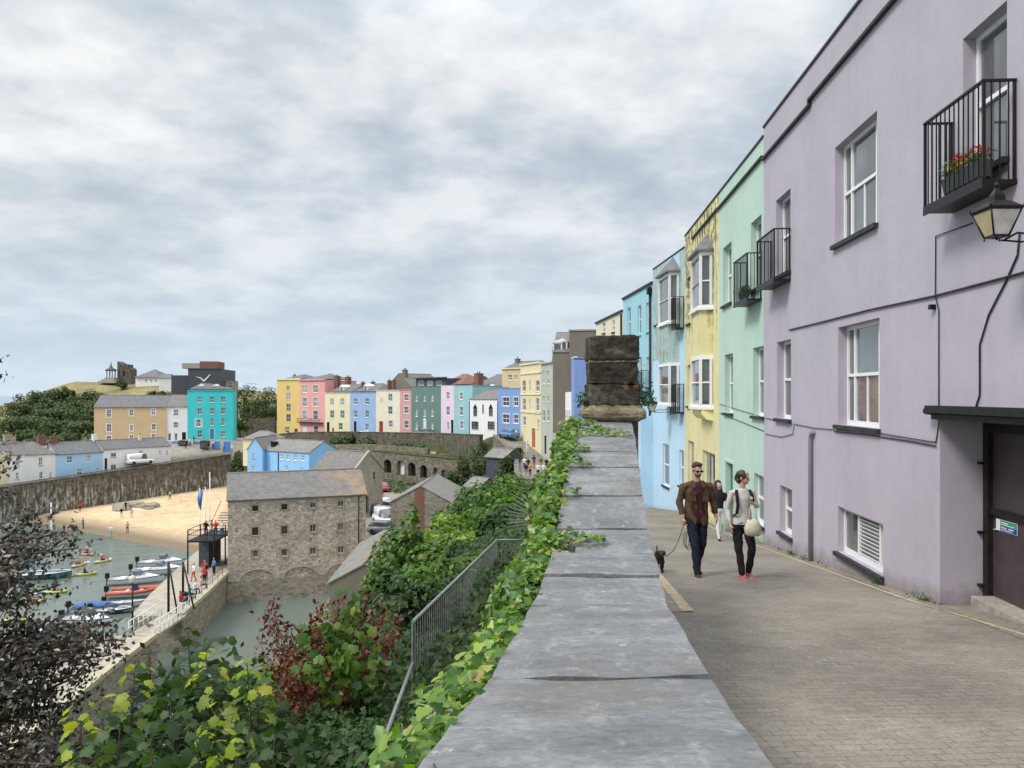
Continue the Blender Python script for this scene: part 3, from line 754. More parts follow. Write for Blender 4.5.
def balcony(name, label, x0, x1, z0, z1, yA, yB, group, fill=None):
    """railing box on a facade: yA near, yB far (world Y), projecting p from the facade line"""
    p = .34; A = Vector((FX(yA), yA, z0)); B = Vector((FX(yB), yB, z0)); d = (A-B); L = d.length
    root = thing(name, label, 'balcony', B, math.atan2(d.y, d.x), group); h = z1-z0
    # local x from far to near, local -y outwards
    mb = MB(); mb.box((0, -p, 0), (L, -.002, .05)); mb.box((0, -p-.012, -.03), (L, -p-.001, .08)); mb.build('deck', M['blackpaint'], root)
    mb = MB(); r = .011
    for x in (0.01, L-.01): mb.box((x-.014, -p-.005, .05), (x+.014, -p+.023, h)); mb.box((x-.012, -.04, .05), (x+.012, -.016, h))
    mb.box((-.006, -p-.012, h), (L+.006, -p+.03, h+.022)); mb.box((-.006, -p+.031, h), (.032, -.01, h+.022)); mb.box((L-.032, -p+.031, h), (L+.006, -.01, h+.022))
    n = max(6, int(L/.095))
    for k in range(1, n): mb.box((L*k/n-.006, -p-.003, .05), (L*k/n+.006, -p+.009, h))
    for k in range(1, 4):
        y = -p+p*k/4
        for x in (.01, L-.01): mb.box((x-.006, y-.006, .05), (x+.006, y+.006, h))
    mb.build('railing', M['blackpaint'], root)
    return root, L, p

LV = {'up': (22.55, 24.22), 'mid': (19.5, 21.14), 'base': (17.05, 18.12)}
# ---- lilac house (nearest, with the recess)
A = (FX(17.3), 17.3); B = (FX(-6), -6)
hp = House('terraced_house', 'large lilac rendered terraced house nearest the camera with black string course and recessed entrance', A, B, 16.4, 26.15, 9, 'purple')
def near_win(h, px0, px1, lv, style='tri', **k):
    a, b_ = h.u(px0), h.u(px1); z0, z1 = lv
    o = h.win(a, b_, z0, z1, style, d=k.pop('d', .2), z_abs=True, **k); return o
near_win(hp, 835, 877, LV['up'], 'tri'); near_win(hp, 838, 879.5, LV['mid'], 'tri')
near_win(hp, 963, 1007, (22.5, 24.15), 'sash')
near_win(hp, 838, 883, (17.36, 18.12), 'shutter', d=.15)
near_win(hp, 776, 790.5, LV['up'], 'sash'); near_win(hp, 777, 791, LV['mid'], 'sash')
near_win(hp, 780, 792, (17.1, 18.08), 'sash', d=.17)
ua = hp.u(940); hp.ops.append((ua, ua+3.4, -3.0+.0, 19.77-hp.zb, .62))
hp.walls()
us = hp.u(811.5)
hp.parapet(.03, .05, 'darksill', string=[(.004, us, 25.5-hp.zb-.1), (us+.001, hp.L-.01, 25.5-hp.zb)])
mb = MB(); mb.box((us-.05, -.07, 25.45-hp.zb), (us+.0, -.001, 25.55-hp.zb)); mb.build('string_step', M['darksill'], hp.root)
# entrance: lintel, door, threshold
mb = MB(); mb.box((ua-.06, -.16, 19.78-hp.zb), (ua+3.6, .0-.002, 19.87-hp.zb)); mb.box((ua-.02, -.10, 19.70-hp.zb), (ua+3.55, .60, 19.769-hp.zb))
mb.tube([(ua-.14, -.10, 19.80-hp.zb), (ua+.1, -.10, 19.80-hp.zb)], .045, 8)
mb.build('lintel', M['lintel'], hp.root)
mb = MB(); y = .60
mb.box((ua+.02, y-.10, .9), (ua+.12, y, 3.3)); mb.box((ua+.12, y-.10, 3.15), (ua+3.38, y, 3.3)); mb.box((ua+1.5, y-.08, .9), (ua+1.6, y, 3.15)); mb.box((ua+.12, y-.07, 2.15), (ua+1.5, y-.001, 2.23))
gd = mb.build('door_frame', M['lintel'], hp.root)
mb = MB(); mb.box((ua+.12, y-.035, .9), (ua+3.38, y-.003, 3.15)); mb.build('door', M['garage'], gd)
mb = MB()
for z in (1.25, 1.9, 2.75): mb = MB(); mb.box((ua+.0, y-.16, z+.0), (ua+.06, y-.101, z+.03)); mb.build('hinge', M['blackpaint'], gd)
# the sticker on the door: white bars of small print on green over blue
mb = MB(); mb.box((0, 0, 0), (.42, .004, .135)); st = mb.build('notice', M['upvc'], gd, (ua+.20, y-.045, 1.98))
M['sgreen'] = plain('sticker_green', (.02, .30, .18), .4, var=.05); M['sblue'] = plain('sticker_blue', (.02, .05, .32), .4, var=.05)
mb = MB(); mb.box((.09, -.002, .069), (.415, -.0005, .13)); mb.build('green_field', M['sgreen'], st)
mb = MB(); mb.box((.09, -.002, .005), (.415, -.0005, .066)); mb.build('blue_field', M['sblue'], st)
mb = MB()
for (a, b_, z, h) in ((.11, .25, .098, .012), (.11, .37, .078, .008), (.11, .22, .04, .012), (.25, .36, .04, .012), (.11, .33, .018, .008)): mb.box((a, -.004, z), (b_, -.0025, z+h))
mb.lathe([(.03, 0), (.03, .002)], 12, (0, 0, 0)); mb.v[-26+2:] = mb.v[-26+2:]
mb.build('small_print', M['upvc'], st)
mb = MB(); mb.bbox((ua+.12, .30, .55), (ua+3.5, .62, 1.16), 0, .015); mb.build('threshold', M['concrete'], hp.root)
# drain pipe low on the facade with the cable elbow
M['pipe_l'] = plain('lilac_painted_pipe', (.27, .22, .28), .5, var=.12)
u = hp.u(813); mb = MB(); mb.tube([(u, -.05, 16.55-hp.zb), (u, -.05, 19.18-hp.zb), (u+.02, -.05, 19.27-hp.zb), (u+.14, -.05, 19.33-hp.zb)], .04, 10)
mb.tube([(u, -.05, 16.62-hp.zb), (u, -.05, 16.72-hp.zb)], .055, 10); mb.build('drain_pipe', M['pipe_l'], hp.root)
def fpath(h, pts, off=.015): return [(h.u(a), -off, h.z(b_, a)) for a, b_ in pts]
mb = MB()
mb.tube(fpath(hp, [(937, 442), (928, 441), (880, 433), (840, 430), (815, 428), (795, 424), (793.5, 434), (782, 437), (766, 434)]), .007, 5)
mb.tube(fpath(hp, [(937, 446), (910, 441), (870, 435), (835, 431.5)]), .009, 5)
mb.tube(fpath(hp, [(766, 418), (793, 424)]), .007, 5)
mb.tube(fpath(hp, [(974, 223), (937, 236), (936.5, 296), (940, 310), (940, 425), (937, 443)]), .008, 5)
mb.tube(fpath(hp, [(1021, 233), (1019, 255), (1008, 280), (990, 315), (981, 345), (981, 395), (976, 411)]), .011, 6)
mb.build('cables', M['darksill'], hp.root)
mb = MB(); mb.tube(fpath(hp, [(790, 330), (823, 322), (870, 310), (936, 296), (1024, 273), (1200, 227)], .02), .014, 5); mb.build('string_wire', M['darksill'], hp.root)
mb = MB(); a = fpath(hp, [(935, 307)])[0]; mb.box((a[0]-.03, -.07, a[2]-.03), (a[0]+.03, -.002, a[2]+.03)); mb.build('junction_box', M['blackpaint'], hp.root)

# ---- mint house
A = (FX(22.17), 22.17); B = (FX(17.3), 17.3)
hm = House('terraced_house', 'mint green terraced house between the lilac and yellow fronts with a small black railed balcony', A, B, 15.9, 25.95, 9, 'mint')
near_win(hm, 723, 731.5, LV['up'], 'sash'); near_win(hm, 751, 761.5, LV['up'], 'sash')
near_win(hm, 724.7, 733, LV['mid'], 'sash'); near_win(hm, 753, 764, LV['mid'], 'sash')
near_win(hm, 754, 764.3, (16.95, 18.12), 'sash', d=.15)
M['dgreen'] = plain('dark_teal_door', (.01, .12, .10), .4, var=.15)
hm.door(hm.u(726), hm.u(733.5), .2, 18.12-hm.zb, 'dgreen', .18, 'mint')
hm.walls(); hm.parapet(.03, .05, 'darksill', string=[(.004, hm.L-.004, 25.48-hm.zb)])
mb = MB(); mb.tube(fpath(hm, [(720, 413), (764.5, 431)]), .008, 5); mb.tube(fpath(hm, [(720, 404), (764.5, 417.5)]), .007, 5); mb.build('cables', M['darksill'], hm.root)

# ---- yellow house with canted bays
A = (FX(28.2), 28.2); B = (FX(22.17), 22.17)
hy = House('terraced_house', 'stained yellow terraced house with two stacked white bay windows', A, B, 15.4, 25.95, 9, 'yellow')
near_win(hy, 702.5, 715, (16.95, 18.2), 'casement', d=.15); near_win(hy, 687.3, 690.5, (22.6, 24.3), 'sash', d=.15); near_win(hy, 687.3, 690.5, (19.6, 21.1), 'sash', d=.15)
near_win(hy, 688, 694, (16.3, 18.35), 'single', d=.15)
hy.walls(); hy.parapet(.03, .05, 'darksill', string=[(hy.u(693), hy.L-.004, 25.5-hy.zb)])
def bay(h, ya, yb, z0, z1, p, wall, roofh=0, label=None, glaz=None, chk=.33):
    """canted bay: ya near, yb far attachment (world Y)"""
    ua_, ub_ = h.L*(h.A.y-ya)/(h.A.y-h.B.y), h.L*(h.A.y-yb)/(h.A.y-h.B.y); z0 -= h.zb; z1 -= h.zb
    P = [(ub_, 0), (ub_+chk, -p), (ua_-chk, -p), (ua_, 0)]   # far -> near
    Q = lambda off: [(ub_-off, .0), (ub_+chk-off*.5, -p-off), (ua_-chk+off*.5, -p-off), (ua_+off, .0)]
    mb = MB()
    def band(off, a, b_): 
        q = Q(off); mb.loft([[(x, y, a) for x, y in q], [(x, y, b_) for x, y in q]], 0, False)
    band(-.02, z0+.08, z0+.16)
    o = mb.build('bay_window', M['upvc'], h.root)
    mb = MB(); band(.05, z0, z0+.079); mb.build('sill', M['upvc'], o); mb = MB(); band(-.02, z1-.12, z1); mb.build('head_rail', M['upvc'], o)
    mb = MB()
    def post(x, y, w=.05): mb.box((x-w, y-w, z0+.16), (x+w, y+w, z1-.12))
    q = Q(-.06)
    for k, (x, y) in enumerate(q): post(x, min(y, -.06), .04)
    for a, b_ in zip(q, q[1:]):
        zm = (z0+z1)/2; mb.tube([(a[0], min(a[1], -.02), zm), (b_[0], min(b_[1], -.02), zm)], .026, 4, smooth=False)
    mb.build('frame', M['upvc'], o)
    mb = MB(); q = Q(-.09); mb.loft([[(x, y, z0+.16) for x, y in q], [(x, y, z1-.12) for x, y in q]], 0, False); mb.build('pane', M['glass'], o)
    if roofh:
        mb = MB(); q = Q(.10); q = [(q[0][0], 0), q[1], q[2], (q[3][0], 0)]; mx = (ua_+ub_)/2
        base = [(x, y, z1) for x, y in q]; b2 = [(x, y, z1+.07) for x, y in q]
        mb.loft([base, b2], 0, False); ap = (mx, -.01, z1+roofh)
        for a, b_ in zip(b2, b2[1:]): mb.face([a, b_, ap])
        mb.face([b2[3], b2[0], ap]); mb.build('bay_roof', M['lead'], o)
    if label: o['label'] = label
    return o
bay(hy, 23.0, 24.75, 22.62, 24.42, .42, 'yellow', .72, chk=.1); bay(hy, 23.0, 24.75, 19.55, 21.22, .42, 'yellow', chk=.1)
u0, u1 = hy.L*(28.2-24.7)/6.03, hy.L*(28.2-23.05)/6.03
mb = MB()
mb.loft([[(u0+.1, -.38, 21.222-hy.zb), (u1-.1, -.38, 21.222-hy.zb), (u1-.02, -.002, 21.222-hy.zb), (u0+.02, -.002, 21.222-hy.zb)], [(u0+.1, -.38, 22.618-hy.zb), (u1-.1, -.38, 22.618-hy.zb), (u1-.02, -.002, 22.618-hy.zb), (u0+.02, -.002, 22.618-hy.zb)]], 0, False)
mb.build('bay_panel', M['yellow'], hy.root)
mb = MB(); mb.prism([(0, 0), (-.34, 0), (-.34, -.14), (-.2, -.3), (0, -.34)], u0, u1, 0, 'x'); mb.v = [(a, b_, c+19.548-hy.zb) for a, b_, c in mb.v]; mb.build('bay_bracket', M['yellow_clean'], hy.root)

# ---- sky blue house with bays, green stains
A = (FX(33.3), 33.3); B = (FX(28.2)-.003, 28.2)
hb = House('terraced_house', 'sky blue terraced house with green rain stains and two stacked bays', A, B, 14.9, 25.55, 9, 'lblue')
hb.pwin(666, 465, 6.5, 42, style='sash', d=.12); hb.pwin(681.5, 468, 4.5, 36, style='sash', d=.12)
hb.pwin(656.5, 303, 3.2, 44, style='sash', d=.12)
hb.walls(); hb.parapet(.03, .05, 'darksill')
bay(hb, 28.9, 30.8, 22.75, 24.75, .42, 'lblue_st', .75, chk=.12); bay(hb, 28.9, 30.8, 19.55, 21.25, .42, 'lblue', chk=.12)
mb = MB(); u0, u1 = hb.L*(33.3-30.75)/5.1, hb.L*(33.3-28.95)/5.1
mb.loft([[(u0+.12, -.38, z), (u1-.12, -.38, z), (u1-.02, -.002, z), (u0+.02, -.002, z)] for z in (21.252-hb.zb, 22.748-hb.zb)], 0, False); mb.build('bay_panel', M['lblue_st'], hb.root)
mb = MB(); mb.box((.01, -.004, 21.5-hb.zb), (u0, -.001, hb.H-.01)); mb.build('stained_patch', M['lblue_st'], hb.root); mb = MB(); mb.box((u1, -.004, 22.5-hb.zb), (hb.L-.01, -.001, hb.H-.01)); mb.build('stained_patch', M['lblue_st'], hb.root)
mb = MB(); mb.box((-3.4, -.55, -2), (.02, 2, 19.07-hb.zb)); mb.build('porch_block', M['lblue'], hb.root)

# ---- turquoise house
A = (FX(39.1), 39.1); B = (FX(33.3)-.003, 33.3)
ht = House('terraced_house', 'pale turquoise terraced house with black downpipe seen past the stone pier', A, B, 13.9, 24.95, 9, 'teal')
for cx, cy in ((629, 322), (639.5, 320), (648, 317)): ht.pwin(cx, cy, 3.4, 29, style='sash', d=.12, sill='teal')
for cx in (640, 648): ht.pwin(cx, 372, 3.4, 30, style='sash', d=.12)
ht.pwin(641, 436, 3.6, 22, style='sash', d=.12); ht.pwin(650, 410, 3, 11, style='sash', d=.1)
ht.walls(); ht.parapet(.08, .1, 'darksill')
mb = MB(); mb.tube([(ht.L-.25, -.07, -1), (ht.L-.25, -.07, ht.H-.1)], .05, 8); mb.box((ht.L-.37, -.2, ht.H-.45), (ht.L-.13, -.002, ht.H-.15)); mb.build('downpipe', M['blackpaint'], ht.root)
# ---- cream house
A = (FX(46), 46); B = (FX(39.1)-.003, 39.1)
hc = House('terraced_house', 'cream terraced house with thin dark eaves just left of the pale turquoise front', A, B, 13.2, 24.35, 9, 'cream')
for cx, cy, w, h in ((604, 328, 2.6, 10), (613.5, 326, 2.8, 12)): hc.pwin(cx, cy, w, h, style='sash', d=.1, t=.08)
for cx in (604, 613): hc.pwin(cx, 365, 2.8, 16, style='sash', d=.1, t=.08)
hc.walls(); hc.parapet(.1, .1, 'darksill')
mb = MB(); mb.tube([(hc.L-.2, -.06, -1), (hc.L-.2, -.06, hc.H-.1)], .05, 8); mb.build('downpipe', M['blackpaint'], hc.root)

# balconies on these fronts: things of their own? they are fixed parts of the houses
BALG = 'black railed balconies along the terrace'
def fix(root, house):
    """a balcony is a fixed part of its house: hang its meshes under the house"""
    mw = root.matrix_world
for (nm, hs, ya, yb, z0, z1) in (('balcony', hp, 7.70, 8.96, 22.17, 23.23), ('balcony', hp, 15.26, 16.6, 22.32, 23.38), ('balcony', hm, 17.45, 18.8, 22.2, 23.3),
                            ('balcony', hb, 28.3, 28.85, 22.5, 23.7), ('balcony', hb, 28.3, 28.85, 19.3, 20.4), ('balcony', ht, 33.9, 37.2, 20.1, 21.1), ('balcony', ht, 34.2, 37.6, 17.75, 18.65)):
    root, L, p = balcony(nm, 'x', 0, 0, z0, z1, ya, yb, None)
    kk = list(root.children); deck = [k for k in kk if k.name.startswith('deck')][0]; rail = [k for k in kk if k.name.startswith('railing')][0]
    ul = hs.L*(hs.A.y-yb)/(hs.A.y-hs.B.y)
    deck.name = 'balcony'; deck.parent = hs.root; deck.location = (ul, 0, z0-hs.zb); rail.parent = deck; rail.location = (0, 0, 0)
    bpy.data.objects.remove(root)

# ---- lanterns
def lantern(label, loc, rz, arm=.45):
    t = thing('wall_lantern', label, 'lantern', loc, rz, 'black wall lanterns on the terrace')
    # local +x outwards from the wall; loc is the centre of the lantern bottom
    def sq(h, z, rot=0): return [(-h, -h, z), (h, -h, z), (h, h, z), (-h, h, z)]
    mb = MB(); mb.loft([sq(.092, .0), sq(.092, .025)], 0, False); mb.loft([sq(.185, .30), sq(.20, .325), sq(.20, .34)], 0, False)
    for sx in (-1, 1):
        for sy in (-1, 1):
            mb.tube([(sx*.09, sy*.09, .01), (sx*.18, sy*.18, .31)], .011, 5); mb.tube([(sx*.09, sy*.09, .0), (sx*.09, sy*.09, -.03)], .009, 5)
            mb.tube([(sx*.195, sy*.195, .33), (sx*.2, sy*.2, .375)], .011, 5)
    mb.tube([(0, 0, 0), (0, 0, -.03)], .012, 6); mb.build('frame', M['blackpaint'], t)
    mb = MB(); mb.loft([sq(.19, .341), sq(.10, .42), sq(.065, .44), sq(.06, .50), sq(.03, .56), sq(.012, .60)], 0, False); mb.lathe([(.022, .60), (.03, .62), (.02, .65), (.004, .67)], 8); mb.build('hood', M['blackpaint'], t)
    for k, (mat) in enumerate(('glass_amber', 'glass_milk', 'glass_milk', 'glass_milk')):
        mb = MB(); mt = Matrix.Rotation(R(90*k), 4, 'Z'); mb.add([mt @ Vector(p) for p in ((.088, -.08, .02), (.088, .08, .02), (.178, .168, .30), (.178, -.168, .30))], [(0, 1, 2, 3)]); mb.build('pane', M[mat], t, recalc=False)
    mb = MB(); mb.tube([(-arm, 0, .20), (-arm*.75, 0, .05), (-.25, 0, .06), (-.1, 0, -.02)], .014, 6); mb.tube([(-arm, 0, -.02), (-.3, 0, -.05), (-.05, 0, -.03)], .012, 6)
    mb.box((-arm-.015, -.035, -.15), (-arm+.015, .035, .3)); mb.build('bracket', M['blackpaint'], t)
    return t
l = lantern('big black lantern with amber pane beneath the nearest flower balcony', (4.62, 7.15, 21.50), R(180), .45); l.scale = (.8,)*3
l2 = lantern('small black lantern beside the lower balcony of the blue house', (FX(29.0)-.9, 29.9, 19.35), R(180), .75)

# flower boxes
M['trough'] = plain('grey_plastic_trough', (.05, .055, .06), .5)
M['petal_r'] = leafmat('red_petals', [(0, (.55, .02, .02)), (.5, (.7, .06, .03)), (1, (.5, .01, .06))], trans=.2)
M['petal_p'] = leafmat('pink_petals', [(0, (.8, .30, .22)), (1, (.85, .65, .6))], trans=.2)
# ------------------------------------------------------------------ foliage
def tmpl_oval(): return np.array([(0, 0, 0), (-.27, .45, .07), (0, 1, -.06), (.27, .45, .07)], float), [(0, 1, 2), (0, 2, 3)]
def tmpl_ivy():
    o = [(0, 0, 0), (-.28, -.10, 0), (-.50, .18, .03), (-.30, .42, .04), (-.30, .70, 0), (0, 1.0, -.08), (.30, .70, 0), (.30, .42, .04), (.50, .18, .03), (.28, -.10, 0)]
    return np.array(o+[(0, .40, -.05)], float), [(10, i, (i+1) % 10) for i in range(10)]
def tmpl_maple():
    o = [(0, 0), (-.2, -.10), (-.44, -.02), (-.43, .14), (-.60, .36), (-.52, .47), (-.40, .50), (-.34, .72), (-.17, .72), (0, .96), (.17, .72), (.34, .72), (.40, .50), (.52, .47), (.60, .36), (.43, .14), (.44, -.02), (.2, -.10)]
    v = [(x, y, -.30*(x*x*1.3+y*y*.5)) for x, y in o]+[(0, .25, .02)]; n = len(o)
    return np.array(v, float), [(n, i, (i+1) % n) for i in range(n)]
TM = {'oval': tmpl_oval(), 'ivy': tmpl_ivy(), 'maple': tmpl_maple()}
def leafarrays(P, Nr, size, kind='oval', tilt=.5, droop=0.0, rng=RNG):
    T, Fc = TM[kind]; n = len(P); P = np.asarray(P, float); Nr = np.asarray(Nr, float)
    Nr = Nr+rng.normal(0, tilt, (n, 3)); Nr /= np.linalg.norm(Nr, axis=1, keepdims=True)+1e-9
    t = rng.normal(0, 1, (n, 3)); t[:, 2] -= droop
    t -= Nr*np.sum(t*Nr, axis=1, keepdims=True); t /= np.linalg.norm(t, axis=1, keepdims=True)+1e-9
    b = np.cross(t, Nr)
    sz = (np.asarray(size)*rng.uniform(.65, 1.25, n))[:, None, None]
    Vv = P[:, None, :]+sz*(T[None, :, 0, None]*b[:, None, :]+T[None, :, 1, None]*t[:, None, :]+T[None, :, 2, None]*Nr[:, None, :])
    F_ = np.array(Fc)[None]+(np.arange(n)*len(T))[:, None, None]
    return Vv.reshape(-1, 3), F_.reshape(-1, 3)
def leafmeshobj(name, arrs, mat, parent=None, loc=None, only_mesh=False):
    vs = []; fs = []; k = 0
    for v, f in arrs: vs.append(v); fs.append(f+k); k += len(v)
    v = np.concatenate(vs); f = np.concatenate(fs); me = bpy.data.meshes.new(name)
    me.vertices.add(len(v)); me.vertices.foreach_set('co', v.astype(np.float32).ravel())
    me.loops.add(f.size); me.loops.foreach_set('vertex_index', f.astype(np.int32).ravel())
    me.polygons.add(len(f)); me.polygons.foreach_set('loop_start', np.arange(0, f.size, 3, dtype=np.int32)); me.polygons.foreach_set('loop_total', np.full(len(f), 3, dtype=np.int32))
    me.update(calc_edges=True); me.materials.append(mat); me.validate()
    return me if only_mesh else link(name, me, parent, loc)
M['leaf_dark'] = leafmat('dark_green_leaves', [(0, (.018, .045, .014)), (.5, (.035, .075, .02)), (1, (.06, .11, .03))])
M['leaf_mid'] = leafmat('mid_green_leaves', [(0, (.04, .10, .02)), (.5, (.075, .15, .03)), (.85, (.12, .2, .04)), (1, (.22, .26, .05))])
M['leaf_lite'] = leafmat('light_green_leaves', [(0, (.10, .18, .03)), (.5, (.17, .27, .045)), (1, (.32, .38, .07))], trans=.4)
M['leaf_yel'] = leafmat('yellow_green_leaves', [(0, (.20, .30, .035)), (.5, (.36, .40, .05)), (1, (.52, .47, .07))], trans=.45)
M['leaf_ivy'] = leafmat('ivy_leaves', [(0, (.03, .085, .015)), (.4, (.07, .16, .022)), (.72, (.14, .26, .035)), (.92, (.27, .36, .06)), (1, (.34, .25, .10))], rough=.35, spec=.5, trans=.35)
M['leaf_copper'] = leafmat('copper_leaves', [(0, (.016, .012, .010)), (.5, (.038, .028, .022)), (.85, (.07, .055, .038)), (1, (.11, .12, .06))], rough=.35, spec=.6, trans=.12)
M['leaf_red'] = leafmat('withered_red_leaves', [(0, (.05, .010, .010)), (.5, (.12, .026, .020)), (.85, (.20, .055, .035)), (1, (.28, .14, .07))], trans=.2)
M['leaf_far'] = leafmat('far_leaves', [(0, (.022, .045, .014)), (.5, (.05, .085, .024)), (1, (.09, .125, .038))], trans=.2)
M['bark'] = plain('bark', (.10, .08, .06), .9, var=.35, scale=12)
M['stem'] = plain('dark_stem', (.05, .045, .025), .8, var=.3)
M['straw'] = leafmat('dry_stems', [(0, (.26, .19, .11)), (1, (.45, .36, .22))], trans=.1)

def crown_points(rng, rx, ry, rz, nc, nl, rc=.38, base=.0, up=.35, gap=.15):
    """leaf points on the shells of many clumps spread through an uneven ellipsoid; origin at crown centre"""
    P = []; Nn = []; cs = []
    for k in range(nc):
        d = rng.normal(0, 1, 3); d /= np.linalg.norm(d); r = rng.uniform(.35, 1)**.5*rng.uniform(.8, 1.08)
        if d[2] < -.5: d[2] *= .4
        c = d*r*np.array([rx, ry, rz])*.78; cs.append(c)
        q = rc*rng.uniform(.6, 1.25)*np.array([rx, ry, rz*.85])*(1.1 if k % 5 else .8)
        m = int(nl/nc); dd = rng.normal(0, 1, (m, 3)); dd /= np.linalg.norm(dd, axis=1, keepdims=True)
        rr = rng.uniform(.55, 1.08, (m, 1)); P.append(c+dd*rr*q); n_ = dd+np.array([0, 0, up])+.3*d; Nn.append(n_)
    return np.concatenate(P), np.concatenate(Nn), cs
VAR = {}
def tree(name, label, cat, base, top, rx, leaf=.12, n=2500, mat='leaf_mid', group=None, kind='oval', nc=22, trunk=.3, seed=None, ry=None, crownfrac=.75, var=None):
    x, y, z = base; H = top-z; ry = ry or rx; rz = H*crownfrac/2
    t = thing(name, label, cat, (x, y, z), random.uniform(0, 6.28) if var is None else random.uniform(0, 6.28), group)
    rng = np.random.default_rng(seed if seed is not None else int(abs(x*37+y*91))+3)
    P, Nn, cs = crown_points(rng, rx, ry, rz, nc, n)
    cz = H-rz; P = P+np.array([0, 0, cz])
    leafmeshobj('crown', [leafarrays(P, Nn, leaf, kind, .45, .4, rng)], M[mat], t)
    mb = MB(); tr = max(.02, trunk*rx*.18); top_ = (rng.uniform(-.1, .1)*rx, rng.uniform(-.1, .1)*rx, cz+rz*.3)
    mb.tube([(0, 0, -.3), (.03*rx, 0, cz*.5), top_], tr, 7, r1=tr*.45)
    for c in cs[:9]:
        s_ = (0, 0, max(.1, cz*rng.uniform(.4, 1.0))); e = (c[0], c[1], c[2]+cz); mb.tube([s_, ((s_[0]+e[0])*.5, (s_[1]+e[1])*.5, (s_[2]+e[2])*.5+.05*H), e], tr*.42, 5, r1=tr*.12)
    mb.build('trunk', M['bark'], t)
    return t

# --- ivy along the parapet (one tangled mass)
def ivy_surface(n, y0, y1, rng):
    y = rng.uniform(y0, y1, n); t = rng.uniform(0, 1, n)**1.1
    P = np.zeros((n, 3)); Nn = np.zeros((n, 3))
    for i in range(n):
        yy = y[i]; w = WX(yy); zt = wz(yy) if yy < 9.2 else wz(9.2)-(yy-9.2)*.42; a = t[i]
        bul = min(1, .30+.30*max(0, yy-1.2))*(.17+.08*math.sin(yy*3.1))+.04*math.sin(yy*7.7+1)+.03*math.sin(yy*17)
        if yy > 6: bul *= .75
        if a < .38:
            k = a/.38; an = k*math.pi/2*1.15
            P[i] = (w-.03-(bul+.02)*math.sin(an), yy, zt-.05+.05*min(1, max(0, yy-4)/2)-(.30*(1-math.cos(an)))); Nn[i] = (-math.sin(an), -.1, math.cos(an)+.3)
        else:
            k = (a-.38)/.62; P[i] = (w-bul-.05-(.85 if yy < 6 else .5)*k**1.1, yy, zt-.32-(zt-.1-16.35)*k); Nn[i] = (-.9, -.3, .7)
        P[i] += rng.normal(0, .035, 3)
    return P, Nn
rng = np.random.default_rng(11)
arr = []
P, Nn = ivy_surface(7500, 1.2, 4.6, rng); arr.append(leafarrays(P, Nn, .041, 'ivy', .62, .8, rng))
P, Nn = ivy_surface(8200, 4.2, 9.3, rng); arr.append(leafarrays(P, Nn, .056, 'ivy', .6, .8, rng))
P, Nn = ivy_surface(1900, 9.2, 12.5, rng); kp = P[:, 0] > np.array([WX(v)-.42 for v in P[:, 1]]); P, Nn = P[kp], Nn[kp]; arr.append(leafarrays(P, Nn, .10, 'ivy', .45, .8, rng))
# runners over the slab joints
for (y, l) in ((5.0, .34), (5.1, .2), (6.8, .22), (7.5, .16), (8.5, .5), (8.3, .62), (8.75, .3), (9.0, .2), (5.98, .14), (7.1, .12)):
    m = int(26+70*l); u = rng.uniform(-.1, l, m); P = np.stack([WX(y)+u, y+rng.normal(0, .05, m), wz(y)+.02+rng.uniform(0, .035, m)], 1)
    arr.append(leafarrays(P, np.tile([0, -.2, 1.], (m, 1)), .045, 'ivy', .35, 0, rng))
iv = leafmeshobj('ivy', arr, M['leaf_ivy']); tag(iv, kind='stuff', label='bright ivy spilling over the left edge of the stone parapet', cat='ivy')
mb = MB()
for k in range(150):
    y = random.uniform(1.2, 9); w = WX(y); t = random.uniform(0, .5)
    p = Vector((w-.12-.5*t, y, wz(y)-.06-1.4*t)); pts = [p]
    for j in range(4): p = p+Vector((random.uniform(-.06, .03), random.uniform(-.1, .1), random.uniform(-.07, .03))); pts.append(p)
    mb.tube(pts, .004, 4, r1=.002)
o = mb.build('dry_ivy_stems', M['straw']); tag(o, kind='stuff', label='dry brown ivy stems tangled beneath the leaves', cat='stems')

# --- ground cover on the bank
def cover(n, y0, y1, d0, d1, size, mat, name, label, seed, kind='oval', h=.25, mask=None):
    rng = np.random.default_rng(seed); P = []; 
    while len(P) < n:
        y = rng.uniform(y0**.5, y1**.5)**2 if y0 > 0 else rng.uniform(y0, y1); d = rng.uniform(d0, d1); x = WX(y)-d
        if mask and not mask(x, y): continue
        z = ground(x, y)[0]; b = .5+.5*math.sin(x*1.3+y*.7)*math.sin(y*.9-x*.4)
        P.append((x, y, z+rng.uniform(0, h)*(.5+b)+b*h*.8))
    P = np.array(P); o = leafmeshobj(name, [leafarrays(P, np.tile([-.3, -.4, .8], (n, 1)), size, kind, .5, .3, rng)], M[mat])
    tag(o, label, 'ground cover', kind='stuff'); return o
cover(26000, 4, 26, .9, 6.5, .085, 'leaf_dark', 'bank_ivy', 'dark ivy covering the steep bank under the parapet', 21, 'ivy', .4)
cover(22000, 22, 62, .6, 17, .22, 'leaf_mid', 'bank_scrub', 'green scrub covering the steep bank below the railing', 22, 'oval', .35)
cover(6000, 60, 108, .5, 9, .36, 'leaf_far', 'far_scrub', 'overgrown bank along the foot of the street wall', 23, 'oval', .8, lambda x, y: ground(x, y)[1] == 1)

